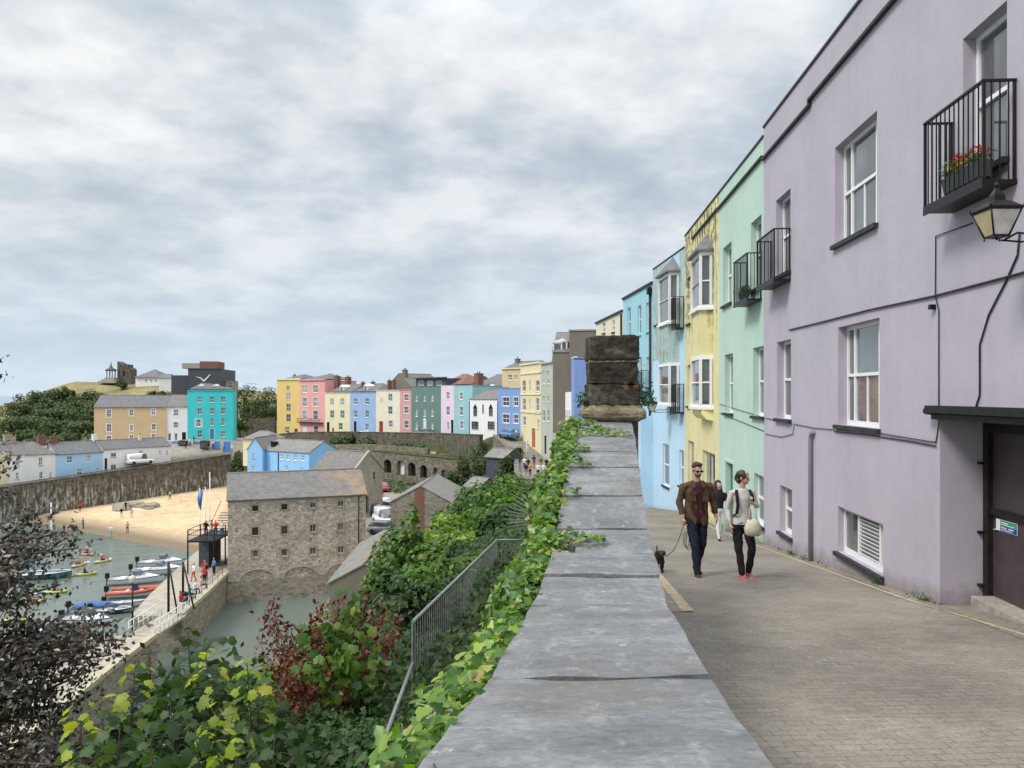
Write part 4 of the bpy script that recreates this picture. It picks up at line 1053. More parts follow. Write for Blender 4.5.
# --- trees and bushes on the bank
def gz_(x, y): return ground(x, y)[0]
def put(name, label, cat, px, pytop, Y, rx, sink=.2, **k):
    p = W(px, pytop, Y); return tree(name, label, cat, (p.x, Y, gz_(p.x, Y)-sink), p.z, rx, **k)
BG = 'leafy bushes on the bank below the parapet'
put('sycamore_tree', 'young sycamore with pale yellow-green tips standing in front of the pitched slate roofs', 'tree', 402, 512, 26, 1.5, leaf=.16, n=4200, mat='leaf_mid', kind='maple', nc=30, crownfrac=.97, sink=2.2)
put('sycamore_tree', 'slim sycamore shoot with the brightest tips rising above the rounder one', 'tree', 410, 490, 25.6, .62, leaf=.15, n=900, mat='leaf_mid', kind='maple', nc=14, crownfrac=.85)
put('sycamore_tree', 'low sycamore with bright tips leaning over the rendered boathouse', 'tree', 384, 528, 24.5, .8, leaf=.15, n=1300, mat='leaf_mid', kind='maple', nc=16, crownfrac=.9, sink=1)
put('sycamore_tree', 'broad sycamore between the rounder one and the railing top', 'tree', 446, 530, 24, 1.3, leaf=.15, n=2600, mat='leaf_mid', kind='maple', nc=26, crownfrac=.95, sink=1)
for (px, py, Y, r, m, lab) in ((352, 630, 20, 1.3, 'leaf_dark', 'dark bush left of the withered red one, under the rendered gable'), (400, 590, 19, 1.3, 'leaf_dark', 'dark dense bush under the young sycamore, left of the railing'), (445, 560, 23, 1.5, 'leaf_dark', 'dark bush just behind the middle of the railing'),
        (470, 528, 27, 1.6, 'leaf_lite', 'light green bush behind the upper end of the railing'), (497, 500, 30, 1.6, 'leaf_mid', 'green bush left of the fan of spikes'), (424, 610, 17, .9, 'leaf_mid', 'mid green bush between the withered shrub and the railing'), (480, 560, 21, 1.0, 'leaf_mid', 'green bush just behind the top corner of the railing'), (455, 512, 31, 1.3, 'leaf_lite', 'light bush below the slate-roofed store'), (462, 500, 33, 1.6, 'leaf_dark', 'round dark bush right of the slate-roofed store'),
        (535, 478, 34, 1.5, 'leaf_mid', 'light green bush in front of the people in the street'), (505, 474, 40, 1.9, 'leaf_mid', 'green bush left of the people in the street'), (480, 484, 42, 1.8, 'leaf_mid', 'pale bush in front of the small dark shed'),
        (560, 476, 30, 1.0, 'leaf_mid', 'small bush hard against the far end of the parapet'), (436, 545, 30, 1.3, 'leaf_dark', 'dark bush between the sycamore and the slate-roofed store'), (445, 600, 15.5, .9, 'leaf_dark', 'low dark bush seen through the railing bars')):
    put('bush', lab, 'bush', px, py-2, Y, r*1.12, leaf=.12+.002*Y, n=2600, mat=m, nc=20, crownfrac=.95, group=BG, kind='ivy' if px % 2 else 'maple')
# thicket filling the bank behind the railing
rt = random.Random(12)
for k in range(30):
    Y = rt.uniform(11.5, 31); d = rt.uniform(2.4, 6.2); x = WX(Y)-d
    px_ = CX+F*x/Y; zt = gz_(x, Y)+rt.uniform(.9, 1.7); py_ = HY-(zt-EYE)*F/Y
    if px_ < 395 and py_ < 600: continue
    tree('thicket_bush', 'one of the leafy bushes packed together between the withered shrub and the slate-roofed stores', 'bush', (x, Y, gz_(x, Y)-.3), zt, rt.uniform(.6, 1.15), leaf=rt.choice((.10, .13, .15))+.0015*Y, n=1700, mat=rt.choice(('leaf_dark', 'leaf_mid', 'leaf_mid', 'leaf_dark')), nc=16, crownfrac=.95, group='packed bushes of the bank thicket', kind=rt.choice(('ivy', 'maple', 'oval')))
# near privet-like mass bottom centre
for (px, py, Y, r, lab) in ((335, 668, 10.5, .95, 'small-leaved dark bush right of the withered red stems'), (385, 678, 11.5, .9, 'small-leaved dark bush at the foot of the railing'), (300, 715, 8.5, .8, 'small-leaved dark bush at the bottom edge of the picture'), (362, 722, 8.2, .75, 'lowest small-leaved bush left of the bent handrail'), (415, 665, 12.5, .7, 'small-leaved bush behind the nearest rail post')):
    p = W(px, py, Y); tree('bush', lab, 'bush', (p.x, Y, 15.0), p.z+.12, r*1.3, leaf=.07, n=6000, mat='leaf_dark' if px != 335 else 'leaf_mid', nc=26, crownfrac=1.0, group=BG, kind='oval')
# withered red shrub
def stalks(name, label, cat, base, tips, mat, leaf, nper, kind='oval', spread=.09, group=None, stem=.012, droop=1.2, lo=.45):
    t = thing(name, label, cat, base, 0, group); rng = np.random.default_rng(int(abs(base[0]*100))); P = []; Nn = []; mb = MB()
    for tp in tips:
        e = Vector(tp)-Vector(base); mid = e*.5+Vector((rng.uniform(-.15, .15), rng.uniform(-.1, .1), .05)); pts = [Vector((0, 0, 0)), e*.25+Vector((0, 0, -.05)), mid, e]
        mb.tube(pts, stem, 5, r1=stem*.35)
        for k in range(nper):
            u = rng.uniform(lo, 1.02); q = mid+(e-mid)*((u-.5)/.5) if u > .5 else mid*(u/.5)
            P.append(q+Vector(rng.normal(0, spread*(1.3-u*.6), 3))); Nn.append((rng.normal(0, .6), rng.normal(0, .6)-.4, .6))
    mb.build('stems', M['stem'], t); leafmeshobj('leaves', [leafarrays(np.array([tuple(p) for p in P]), Nn, leaf, kind, .5, droop, rng)], M[mat], t); return t
red = [(W(px, py, Y)) for px, py, Y in ((265, 612, 10), (258, 640, 10.2), (272, 602, 10.5), (320, 605, 10.3), (352, 612, 10.4), (398, 622, 10.3), (384, 606, 10.5), (290, 625, 9.8), (300, 650, 9.6), (312, 618, 10), (340, 598, 10.4), (330, 630, 10.2), (366, 600, 10.6), (376, 622, 10.2), (390, 640, 10), (355, 650, 9.8), (325, 668, 9.4), (285, 665, 9.4), (278, 690, 9.0), (300, 705, 8.8), (345, 690, 9.2))]
stalks('withered_shrub', 'withered shrub with rust red drooping leaves above the harbour pool', 'shrub', (-2.6, 9.8, 15.0), red, 'leaf_red', .08, 150, 'oval', .075)
stalks('leafy_shrub', 'green leafy shoots growing up through the withered red shrub', 'shrub', (-2.3, 10.1, 15.0), [W(px, py, Y) for px, py, Y in ((342, 592, 10.6), (352, 604, 10.2), (330, 622, 9.7), (300, 640, 9.3), (362, 632, 9.6), (376, 650, 9.5), (318, 660, 9.0), (345, 655, 9.1))], 'leaf_mid', .12, 44, 'maple', .09)
# saplings with palmate leaves, some topped yellow
def sapling(label, px, py, Y, seed, yel=True, n=44, sc=1.0):
    rng = np.random.default_rng(seed); tip = W(px, py, Y); base = Vector((tip.x+rng.uniform(-.25, .25), Y+rng.uniform(-.1, .3), 14.9-0*Y)); h = tip.z-base.z
    t = thing('sycamore_sapling', label, 'sapling', base, 0, 'sycamore saplings along the bottom of the bank'); mb = MB(); top = tip-base
    pts = [Vector((0, 0, 0)), top*.4+Vector((rng.uniform(-.08, .08), 0, 0)), top*.75+Vector((rng.uniform(-.04, .04), 0, 0)), top]; mb.tube(pts, .013, 5, r1=.005)
    P = []; Nn = []; S_ = []
    def at(u): 
        k = min(2, int(u*3)); return pts[k]+(pts[k+1]-pts[k])*(u*3-k)
    for k in range(n):
        u = 1-(k/n)**.9*.95; q = at(max(0, min(.999, u))); a = k*2.4+rng.uniform(-.4, .4); r = (.04+.24*(1-u)**.5+rng.uniform(0, .08))*sc
        e = q+Vector((math.cos(a)*r, math.sin(a)*r, rng.uniform(0, .05))); mb.tube([q, (q+e)/2+Vector((0, 0, .02)), e], .003, 4)
        P.append(tuple(e)); Nn.append((math.cos(a)*.7, math.sin(a)*.7, .8)); S_.append((.075+.10*(1-u)**.5)*sc)
    mb.build('stem', M['stem'], t); P = np.array(P); Nn = np.array(Nn); S_ = np.array(S_); k = int(n*.16) if yel else 0
    # leaves point outwards along their stalks
    if k: leafmeshobj('tip_leaves', [leafarrays(P[:k], Nn[:k], S_[:k], 'maple', .3, -.2, rng)], M['leaf_yel'], t)
    leafmeshobj('leaves', [leafarrays(P[k:], Nn[k:], S_[k:], 'maple', .3, .3, rng)], M['leaf_mid' if yel else 'leaf_dark'], t)
    return t
sap = [(80, 708, 6.3, 1, 'leftmost yellow-topped sapling in front of the quay wall'), (100, 704, 6.8, 0, 'sapling just right of the leftmost yellow-topped one'), (135, 668, 7.0, 1, 'tall yellow-topped sapling seen against the quay wall'), (150, 655, 7.6, 0, 'green sapling right of the tall one against the quay wall'),
       (188, 632, 8.4, 0, 'tallest thin sapling reaching up beside the inner pool'), (206, 655, 7.2, 1, 'yellow-topped sapling in front of the pool wall corner'), (228, 668, 7.4, 0, 'green sapling between two yellow-topped ones at the pool'), (247, 663, 7.1, 1, 'rightmost yellow-topped sapling next to the withered shrub'),
       (170, 700, 6.4, 0, 'low green sapling under the tallest one'), (215, 712, 6.0, 1, 'low yellowing sapling at the bottom centre-left'), (195, 725, 5.6, 0, 'low dark sapling at the bottom edge under the pool'), (250, 712, 6.2, 0, 'low dark sapling at the foot of the withered shrub'),
       (120, 730, 5.9, 0, 'low sapling at the bottom edge under the quay wall'), (275, 735, 5.8, 0, 'low sapling at the bottom edge right of the others'), (150, 738, 5.5, 0, 'low dark sapling between two at the bottom edge'), (235, 745, 5.4, 1, 'yellowing sapling lowest in the picture'), (92, 748, 5.7, 0, 'leftmost low sapling by the copper tree'), (178, 672, 7.9, 0, 'sapling behind the tallest one'), (268, 690, 7.4, 0, 'sapling overlapping the left of the withered shrub')]
for i, (px, py, Y, yl, lab) in enumerate(sap): sapling(lab, px, py, Y, 100+i, bool(yl), 78, 1.0)
cover(2600, 5.0, 8.6, 3.6, 6.2, .13, 'leaf_dark', 'bramble_bank', 'dark brambles between the sapling stems', 31, 'maple', .9)
# copper tree on the left
def copper():
    Y0 = 7.5; t = thing('copper_tree', 'dark copper-leaved tree filling the lower left corner of the view', 'tree', (-6.6, Y0, 13.5)); rng = np.random.default_rng(5); mb = MB(); P = []; Nn = []
    root = Vector((-6.6, Y0, 13.5))
    def br(a, b_, r0, r1, dens, sp):
        a, b_ = Vector(a)-root, Vector(b_)-root; m = (a+b_)/2+Vector((rng.uniform(-.1, .1), rng.uniform(-.1, .1), .08*(b_-a).length)); mb.tube([a, m, b_], r0, 5, r1=r1)
        L = (b_-a).length
        for k in range(int(dens*L)):
            u = rng.uniform(.12, 1.03); q = (a+(m-a)*u*2 if u < .5 else m+(b_-m)*(u-.5)*2); P.append(tuple(q+Vector(rng.normal(0, sp, 3)))); Nn.append((rng.normal(0, .5), -.5, .6))
    mb.tube([(0, 0, 0), (.1, 0, 2.2), (-.1, .1, 4.4), (0, 0, 7.2)], .14, 8, r1=.03)
    def T(px, py, Y): return W(px, py, Y)
    # limbs: (from on trunk, tip picture position, distance)
    tips = [(62, 532, 7.6), (78, 548, 7.2), (45, 545, 8.0), (20, 530, 7.6), (30, 560, 7.0), (8, 550, 7.4), (60, 585, 7.8), (25, 600, 7.2), (112, 622, 7.3), (95, 645, 7.0), (75, 625, 7.5), (55, 640, 7.1), (35, 635, 7.6), (125, 640, 7.0), (110, 655, 7.6), (88, 672, 7.2), (60, 690, 7.4), (30, 670, 7.0), (10, 640, 7.3), (5, 600, 7.7), (20, 710, 7.2), (50, 730, 6.9), (75, 735, 7.3), (98, 760, 6.8), (40, 760, 7.1), (10, 750, 7.4), (12, 690, 6.9), (62, 765, 6.6), (85, 700, 7.6), (15, 575, 6.9)]
    for px, py, Y in tips:
        e = T(px, py, Y); s0 = root+Vector((0, 0, max(.8, e.z-13.5-.9+rng.uniform(-.4, .2)))); br(s0, e, .035, .008, 145, .10)
        for j in range(3):
            u = rng.uniform(.35, .9); q = s0+(e-s0)*u; e2 = q+Vector((rng.uniform(.05, .5), rng.uniform(-.4, .4), rng.uniform(-.3, .3)))
            pxx = CX+F*e2.x/e2.y; pyy = HY-(e2.z-EYE)*F/e2.y
            if 60 < pyy-500 < 118 and pxx > 38+ (0 if pyy < 580 else 10): continue
            br(q, e2, .014, .004, 165, .075)
    for px, py, Y in ((0, 362, 7.4), (3, 374, 7.3), (6, 470, 7.5), (9, 492, 7.4), (12, 458, 7.6), (3, 440, 7.7)):
        e = T(px, py, Y); s0 = root+Vector((0, 0, e.z-13.5-.6)); br(s0, e, .012, .004, 90 if py > 400 else 45, .03)
    mb.build('trunk', M['bark'], t); leafmeshobj('crown', [leafarrays(np.array(P), Nn, .066, 'oval', .5, .5, rng)], M['leaf_copper'], t)
copper()
# tufts growing at the pier foot
rng = np.random.default_rng(77); arr = []
for (x, s_) in ((-.36, .8), (.36, 1.35)):
    m = int(220*s_); P = np.stack([x+rng.normal(0, .055*s_, m), -.1+rng.normal(0, .1, m), .17+np.abs(rng.normal(0, .09*s_, m))], 1); arr.append(leafarrays(P, np.tile([x, -.4, .6], (m, 1)), .045, 'oval', .6, .3, rng))
o = leafmeshobj('wall_weeds', arr, M['leaf_dark'], None, (PX, PY, 19.7)); tag(o, 'small dark green weeds growing on the moulding of the blackened pier', 'weeds', kind='stuff')

# --- railing by the path below
rl = thing('path_railing', 'grey painted metal railing with thin bars on the path below the ivy', 'railing', (-1.27, 9.6, 16.1))
Na = W(413, 622, 9.6); Fa = W(497, 540, 16.7); r0 = Vector((-1.27, 9.6, 16.1)); mb = MB(); mbar = MB()
def bars(mb, a, b_, hb, n, r=.011, lo=.08):
    for k in range(n+1):
        p = a+(b_-a)*k/n; mb.tube([p-Vector((0, 0, hb-lo)), p], r, 4, smooth=False)
mb.tube([Na-r0, Fa-r0], .028, 8); mb.tube([Na-r0-Vector((0, 0, .92)), Fa-r0-Vector((0, 0, .92))], .016, 6)
e2 = W(530, 540, 16.9); mb.tube([Fa-r0, e2-r0], .022, 6)
low = W(385, 738, 7.45); mb.tube([Na-r0-Vector((0, 0, .52)), low-r0], .026, 8)
mb.tube([low-r0, low-r0-Vector((0, .02, .9))], .022, 6)
mb.build('rails', M['copmetal'], rl)
bars(mbar, Na-r0, Fa-r0, .95, 56, .0075); bars(mbar, Fa-r0, e2-r0, .95, 7); bars(mbar, Na-r0, Na-r0+Vector((0, .05, 0)), 1.05, 1, .02, 0)
o = mbar.build('bars', M['copmetal'], rl); o['kind'] = 'stuff'
fan = thing('spiked_fan', 'fan of thin dark metal spikes guarding the end of the path railing', 'spiked guard', W(546, 520, 9.6)); fan.scale = (.60, .6, .60)
c = Vector((0, 0, 0)); mb = MB()
for k in range(11):
    a = R(128+k*7.5); mb.tube([(math.cos(a)*.28, -.12+.02*k, math.sin(a)*.28), (math.cos(a)*.86, .0+.02*k, math.sin(a)*.72)], .014, 4, r1=.006)
mb.tube([(math.cos(R(a))*.30, 0, math.sin(R(a))*.30) for a in range(122, 215, 10)], .012, 5); mb.tube([(math.cos(R(a))*.45, 0, math.sin(R(a))*.43) for a in range(122, 215, 10)], .008, 5)
mb.tube([(-.2, .05, -.25), (-.2, .05, -4.5)], .02, 5); mb.build('spikes', M['copmetal'], fan)

# --- flowers in the balcony troughs
def trough(label, Y, z, L, flowers=True):
    p = Vector((FX(Y)-.20, Y, z)); t = thing('flower_trough', label, 'flower box', p+Vector((-.03, 0, .07)), math.atan2(*( (FX(Y+1)-FX(Y)), 1))*-1+R(90)); mb = MB()
    mb.loft([[(-L/2, -.06, 0), (L/2, -.06, 0), (L/2, .06, 0), (-L/2, .06, 0)], [(-L/2-.02, -.085, .17), (L/2+.02, -.085, .17), (L/2+.02, .085, .17), (-L/2-.02, .085, .17)]], 0, False); mb.build('trough', M['trough'], t)
    rng = np.random.default_rng(int(Y*10)); m = 240; P = np.stack([rng.uniform(-L/2-.03, L/2+.03, m), rng.normal(0, .07, m), .22+rng.uniform(-.06, .08, m)], 1); leafmeshobj('leaves', [leafarrays(P, np.tile([0, 0, 1.], (m, 1)), .045, 'ivy', .6, 0, rng)], M['leaf_mid'], t)
    if flowers:
        for nm, mt, cs in (('red_flowers', 'petal_r', [(-.3, .27), (-.18, .31), (-.02, .29), (.12, .33), (.2, .27)]), ('pink_flowers', 'petal_p', [(-.12, .24), (.05, .23), (.28, .25)])):
            P = []; 
            for x, zz in cs:
                for k in range(60): d = rng.normal(0, 1, 3); d /= np.linalg.norm(d); P.append((x+d[0]*.065, .0+d[1]*.065, zz+.02+d[2]*.045))
            leafmeshobj(nm, [leafarrays(np.array(P), np.tile([0, -.3, 1.], (len(P), 1)), .038, 'oval', .7, 0, rng)], M[mt], t)
    return t
trough('grey flower trough with red and pink geraniums on the nearest balcony', 8.25, 22.23, .72)
trough('small leafy planter on the mint house balcony', 18.2, 22.26, .5, False)

# weeds and grit along the foot of the facades
rng = np.random.default_rng(91); PP = []
for k in range(26):
    y = rng.uniform(8.2, 27) if k else 9.4; m = int(rng.integers(8, 30)); x = FX(y)-.03-abs(rng.normal(0, .02)); PP.append(np.stack([x+rng.normal(-.02, .03, m), y+rng.normal(0, .09, m), S(y)+.01+np.abs(rng.normal(0, .03, m))], 1))
P = np.concatenate(PP); o = leafmeshobj('pavement_weeds', [leafarrays(P, np.tile([-.6, -.3, .7], (len(P), 1)), .04, 'oval', .6, 0, rng)], M['leaf_dark']); tag(o, 'small weeds and moss along the foot of the painted fronts', 'weeds', kind='stuff')
# ------------------------------------------------------------------ harbour town
def st(nm, c, **k): M[nm] = stucco(nm+'_render', c, k.pop('stain', .12), **k)
st('f_yellow', (.72, .53, .20), stain=.15); st('f_pink', (.74, .36, .36)); st('f_cream', (.74, .68, .46)); st('f_blue', (.30, .44, .66)); st('f_cream2', (.72, .68, .55))
st('f_pink2', (.60, .32, .34)); st('f_green', (.13, .22, .20)); st('f_lilac', (.72, .58, .70)); st('f_teal', (.30, .52, .56)); st('f_blue2', (.20, .33, .62)); st('f_cream3', (.72, .64, .42)); st('f_gg', (.46, .49, .42), stain=.4)
st('f_tan', (.60, .44, .26)); st('f_turq', (.06, .56, .60)); st('f_skyb', (.38, .60, .84)); st('f_skyc', (.28, .54, .85)); st('f_near', (.22, .32, .62)); st('f_buff', (.62, .50, .30), stain=.3)
M['cladding'] = plain('dark_slate_cladding', (.055, .06, .075), .6, var=.25, scale=3)
M['white_door'] = plain('white_door_paint', (.7, .7, .72), .4, var=.05); M['red_door'] = plain('red_door_paint', (.30, .03, .03), .4); M['orange_door'] = plain('orange_timber_door', (.42, .12, .03), .5)
M['bluepaint'] = plain('blue_door_paint', (.05, .18, .42), .4)
def PT(px, Y): return ((px-CX)/F*Y, Y)
def ph(name, label, p0, Y0, p1, Y1, yb, yt, depth, wall, cat='house', group=None, below=3.5, pm=None):
    """house from the picture position of its two facade corners, its foot and its eaves"""
    A, B = PT(p0, Y0), PT(p1, Y1); Ym = (Y0+Y1)/2
    return House(name, label, A, B, EYE-(yb-HY)*Ym/F, EYE-(yt-HY)*Ym/F, depth, wall, cat, group, below)
def wins(h, lst, **k):
    for (cx, cy, w, hh) in lst: h.pwin(cx, cy, w, hh, **k)
KW = dict(d=.14, t=.09, sill='upvc')
GT = 'coloured houses of the terrace across the harbour'
# 1 yellow
h = ph('terraced_house', 'tall narrow mustard yellow house at the left end of the far terrace', 277, 185, 300, 181, 438, 380, 10, 'f_yellow', group=GT)
wins(h, [(288, 388, 3, 4.5), (288.3, 396.5, 4, 7), (288.4, 407.5, 4.4, 7.5), (288.4, 418, 4.4, 7.5), (287, 430, 4.6, 6)], style='sash4', d=.14, t=.07, sill='f_yellow')
h.door(h.u(294.5), h.u(297.8), 0, 2.4, 'red_door'); h.walls(); h.parapet(.25, .35, 'f_cream'); h.rf = h.roof('gable', 1.3, oh=-.8, vs=-1, hipl=2, hipr=2); h.chimney(.8, 5, h.H-.1, h.H+1.1, .7, .6, 2, 'brownrend')
# 2 pink
h = ph('terraced_house', 'tall salmon pink house with a dark iron balcony next to the mustard one', 300, 181, 325, 176, 438, 380.5, 10, 'f_pink', group=GT)
wins(h, [(304.8, 389, 5, 7.5), (315.6, 389, 5, 7.5)], style='sash4', trim='f_cream', **KW); wins(h, [(304.8, 402, 5, 9)], gm='glass_b', trim='white', **KW)
wins(h, [(315.6, 402, 5, 9), (304.8, 415, 4.6, 9), (315.6, 415, 4.8, 9), (316, 430, 5, 8)], style='sash', trim='white', **KW); h.door(h.u(302.5), h.u(306.5), 0, 2.7, 'white_door')
h.walls(); h.parapet(.3, .3, 'f_pink'); h.rf = h.roof('gable', 1.6, oh=-.8, vs=-.5, hipl=4, hipr=3)
mb = MB(); mb.box((-.2, -.8, 3.6), (h.L-.6, -.002, 3.75)); 
o = mb.build('balcony', M['blackpaint'], h.root); mb = MB(); mb.box((-.2, -.8, 4.55), (h.L-.6, -.74, 4.62))
for k in range(26): x = -.2+(h.L-.42)*k/26; mb.box((x, -.79, 3.751), (x+.05, -.75, 4.549))
mb.build('railing', M['blackpaint'], o)
h.chimney(h.L+.3, 3.5, h.H-3, h.H+.9, 1.1, 1.1, 2, 'brick'); h.chimney(h.L+2.4, 5, h.H-3, h.H+.7, 1.0, 1.1, 2, 'brick')
# 3 cream
h = ph('terraced_house', 'pale cream house with four black windows between the pink and the blue one', 325, 175, 350, 169, 434, 393, 9, 'f_cream', group=GT)
wins(h, [(332, 402, 4, 6.8), (342.3, 402, 4, 7), (332, 414.3, 4.2, 8), (342.3, 414.3, 4.2, 8), (340.5, 426.5, 4, 7)], style='sash4', **KW); h.door(h.u(326.8), h.u(329.6), 0, 2.7, 'blackpaint')
h.walls(); h.parapet(.12, .1); h.rf = h.roof('gable', 1.9, oh=-.5, vs=-.2, hipl=1.5, hipr=.2)
def dormer(h, px, w=1.2, z=.35, hh=1.1, y=1.0):
    u = h.u(px); mb = MB(); mb.box((u-w/2, y, h.H+z-.6), (u+w/2, y+2, h.H+z+hh)); mb.prism([(u-w/2-.1, h.H+z+hh+.001), (u+w/2+.1, h.H+z+hh+.001), (u, h.H+z+hh+.45)], y-.1, y+2, 0); o = mb.build('dormer', M['white'], h.rf)
    mb = MB(); mb.box((u-w/2+.2, y-.03, h.H+z+.05), (u+w/2-.2, y-.005, h.H+z+hh-.15)); mb.build('dormer_window', M['glass'], o)
dormer(h, 338)
# 4 blue
h = ph('terraced_house', 'powder blue house with arched upper windows and grey dormer roof in the far terrace', 350, 169, 376, 163, 433.5, 392.5, 9, 'f_blue', group=GT)
wins(h, [(355.5, 401.5, 3.4, 6.2), (367, 401.5, 3.4, 6.2), (355.5, 414, 3.4, 7), (367, 414, 3.4, 7), (367, 427, 3, 6.5)], style='sash4', **KW); h.door(h.u(353.8), h.u(356.6), 0, 2.7, 'blackpaint')
h.walls(); h.parapet(.12, .1); h.rf = h.roof('gable', 1.9, oh=-.5, vs=-.2, hipl=1.5, hipr=2.5); dormer(h, 362)
h.chimney(h.u(352.3), 3, h.H-.5, h.H+2.2, .6, .8, 1, 'brick'); h.chimney(h.u(357), 4.5, h.H+.3, h.H+2.3, .6, .8, 1, 'brick')
# 5 cream two
h = ph('terraced_house', 'off-white house with a red door and a blind niche right of the powder blue one', 376, 163, 400, 157, 434, 390.5, 9, 'f_cream2', group=GT)
wins(h, [(390.2, 397.5, 4.2, 7.5), (390.2, 410.5, 4.4, 8), (390.6, 424, 4, 7)], style='sash4', **KW); h.door(h.u(379.4), h.u(382.8), 0, 2.6, 'red_door', frame='brick')
u = h.u(381.5); mb = MB(); mb.prism([(u-.35, h.z(402.5, 381)), (u+.35, h.z(402.5, 381)), (u+.3, h.z(399, 381)), (u, h.z(396.8, 381)), (u-.3, h.z(399, 381))], -.02, .05); mb.build('blind_niche', M['f_pink'], h.root)
h.walls(); h.parapet(.15, .12); h.chimney(h.u(378), 3, h.H-.5, h.H+2.1, .55, .8, 1, 'brick'); h.chimney(h.u(382.5), 3, h.H-.5, h.H+2.1, .55, .8, 1, 'brick')
# gabled brown house behind 5 and 6
h = ph('gabled_house', 'brown gabled house rising behind the off-white and dusky pink ones', 385, 172, 413, 166, 430, 389, 10, 'brownrend', group=GT)
h.win(h.L*.4, h.L*.6, h.H-.6, h.H+.0-.1, 'six', **KW) if False else None
h.walls('end', 3.4); h.roof('end', 3.4, 'slate2', .3); h.chimney(h.L*.58, 1.2, h.H+2.0, h.H+4.2, 1.0, .8, 2, 'brownrend')
# 6 dusky pink
h = ph('terraced_house', 'narrow dusky pink house left of the dark green one', 400, 157, 411.3, 154.4, 434, 390, 9, 'f_pink2', group=GT)
wins(h, [(406.5, 397.5, 4.4, 6.5), (406.5, 410, 4.4, 7), (406.5, 424.5, 4.4, 8)], style='sash4', trim='white', **KW); h.walls(); h.parapet(.1, .1)
# 7 green
h = ph('terraced_house', 'wide dark green house with slim white windows and white arched door', 411.3, 154.4, 441, 147, 433.5, 386.5, 9, 'f_green', group=GT)
wins(h, [(x, y, w, hh) for x in (416.6, 424.6, 432.4) for y, w, hh in ((398, 2, 6.5), (412.3, 2.4, 8.5))]+[(416.6, 425.5, 2.4, 8), (432.4, 425.5, 2.4, 8)], style='sash', gm='glass_b', **KW)
h.door(h.u(423.2), h.u(426.2), 0, 2.6, 'white_door'); u = h.u(424.7); mb = MB(); mb.prism([(u-.5, 2.68), (u+.5, 2.68), (u+.35, 2.98), (u, 3.1), (u-.35, 2.98)], -.03, .0-.002); mb.build('fanlight', M['upvc'], h.root)
h.walls(); h.parapet(.06, .06)
h2 = ph('rooftop_flat', 'black glazed penthouse set back on the roof of the dark green house', 416, 160, 446, 152, 388, 378.5, 6, 'cladding', 'penthouse', GT, below=.5)
wins(h2, [(421, 383, 6, 5), (430, 383, 6, 5), (439, 383, 6, 5)], style='single', d=.1, t=.08, sill=None); h2.walls(); h2.parapet(.6, .25, 'cladding')
h2 = ph('hipped_house', 'low house with a red-brown hipped roof behind the pale pink one', 441, 156, 462, 151, 430, 384, 9, 'brownrend', group=GT); h2.walls(); h2.roof('gable', 2.0, 'brick', .3, hipl=1.5, hipr=3.5)
# 8, 9
h = ph('terraced_house', 'narrow pale lilac pink house with a black doorway right of the dark green one', 441, 147, 454, 143.3, 434.5, 385.5, 9, 'f_lilac', group=GT)
wins(h, [(448, 395.7, 3, 7), (448, 411, 3.2, 9), (448, 426, 2, 8)], style='sash4', **KW); h.door(h.u(451), h.u(453.5), 0, 2.9, 'blackpaint'); h.walls(); h.parapet(.06, .06)
h = ph('terraced_house', 'blue-green house left of the white gothic-windowed cottage', 454, 143.3, 472.5, 138, 435.5, 385.5, 9, 'f_teal', group=GT)
wins(h, [(461.4, 396, 3, 7), (461.4, 411, 3.4, 9), (461.8, 425, 3.2, 8)], style='sash4', trim='white', **KW); h.walls(); h.parapet(.06, .06)
h2 = ph('slate_roofed_house', 'big grey slate roof with a white skylight behind the white gothic cottage', 461, 150, 504, 140, 428, 391, 12, 'brownrend', group=GT); h2.walls('gable', 3.2); h2.roof('gable', 3.2, 'slate', .3, hipl=4, hipr=2)
h2.chimney(h2.u(477.5), .3, h2.H-3, h2.H+3.3, 1.3, 1.3, 2, 'brick')
mb = MB(); mb.box((0, 0, 0), (1.1, .5, .04), 0, Matrix.Rotation(.5, 4, 'X')); mb.build('skylight', M['white'], h2.rf, (h2.u(484.5), 1.2, h2.H+.95))
# 10 white gothic
h = ph('cottage', 'low white cottage with black gothic arched windows', 469.5, 134, 498, 127.5, 437, 399.5, 8, 'white', group=GT)
wins(h, [(475.2, 412, 4, 8), (490.8, 412, 4, 8), (483, 409, 1.5, 9), (475, 425.5, 7, 8), (491.2, 425.5, 7, 8)], style='sash4', fm='blackpaint', d=.14, t=.08, sill='white')
for px in (475.2, 490.8):
    u0, u1, z = h.u(px-2), h.u(px+2), h.z(408, px); mb = MB(); mb.prism([(u0-.001, z+.01), (u1+.001, z+.01), ((u0+u1)/2, z+.75)], -.02, -.002); mb.build('pointed_window_head', M['blackpaint'], h.root)
h.walls('gable', 1.6); h.roof('gable', 1.6, 'slate2', .1); mb = MB(); mb.tube([(.05, -.07, 0), (.05, -.07, h.H-.3)], .06, 6); mb.build('downpipe', M['blackpaint'], h.root)
mb = MB(); mb.tube([(h.L-.05, -.07, 0), (h.L-.05, -.07, h.H-.3)], .06, 6); mb.build('downpipe', M['blackpaint'], h.root)
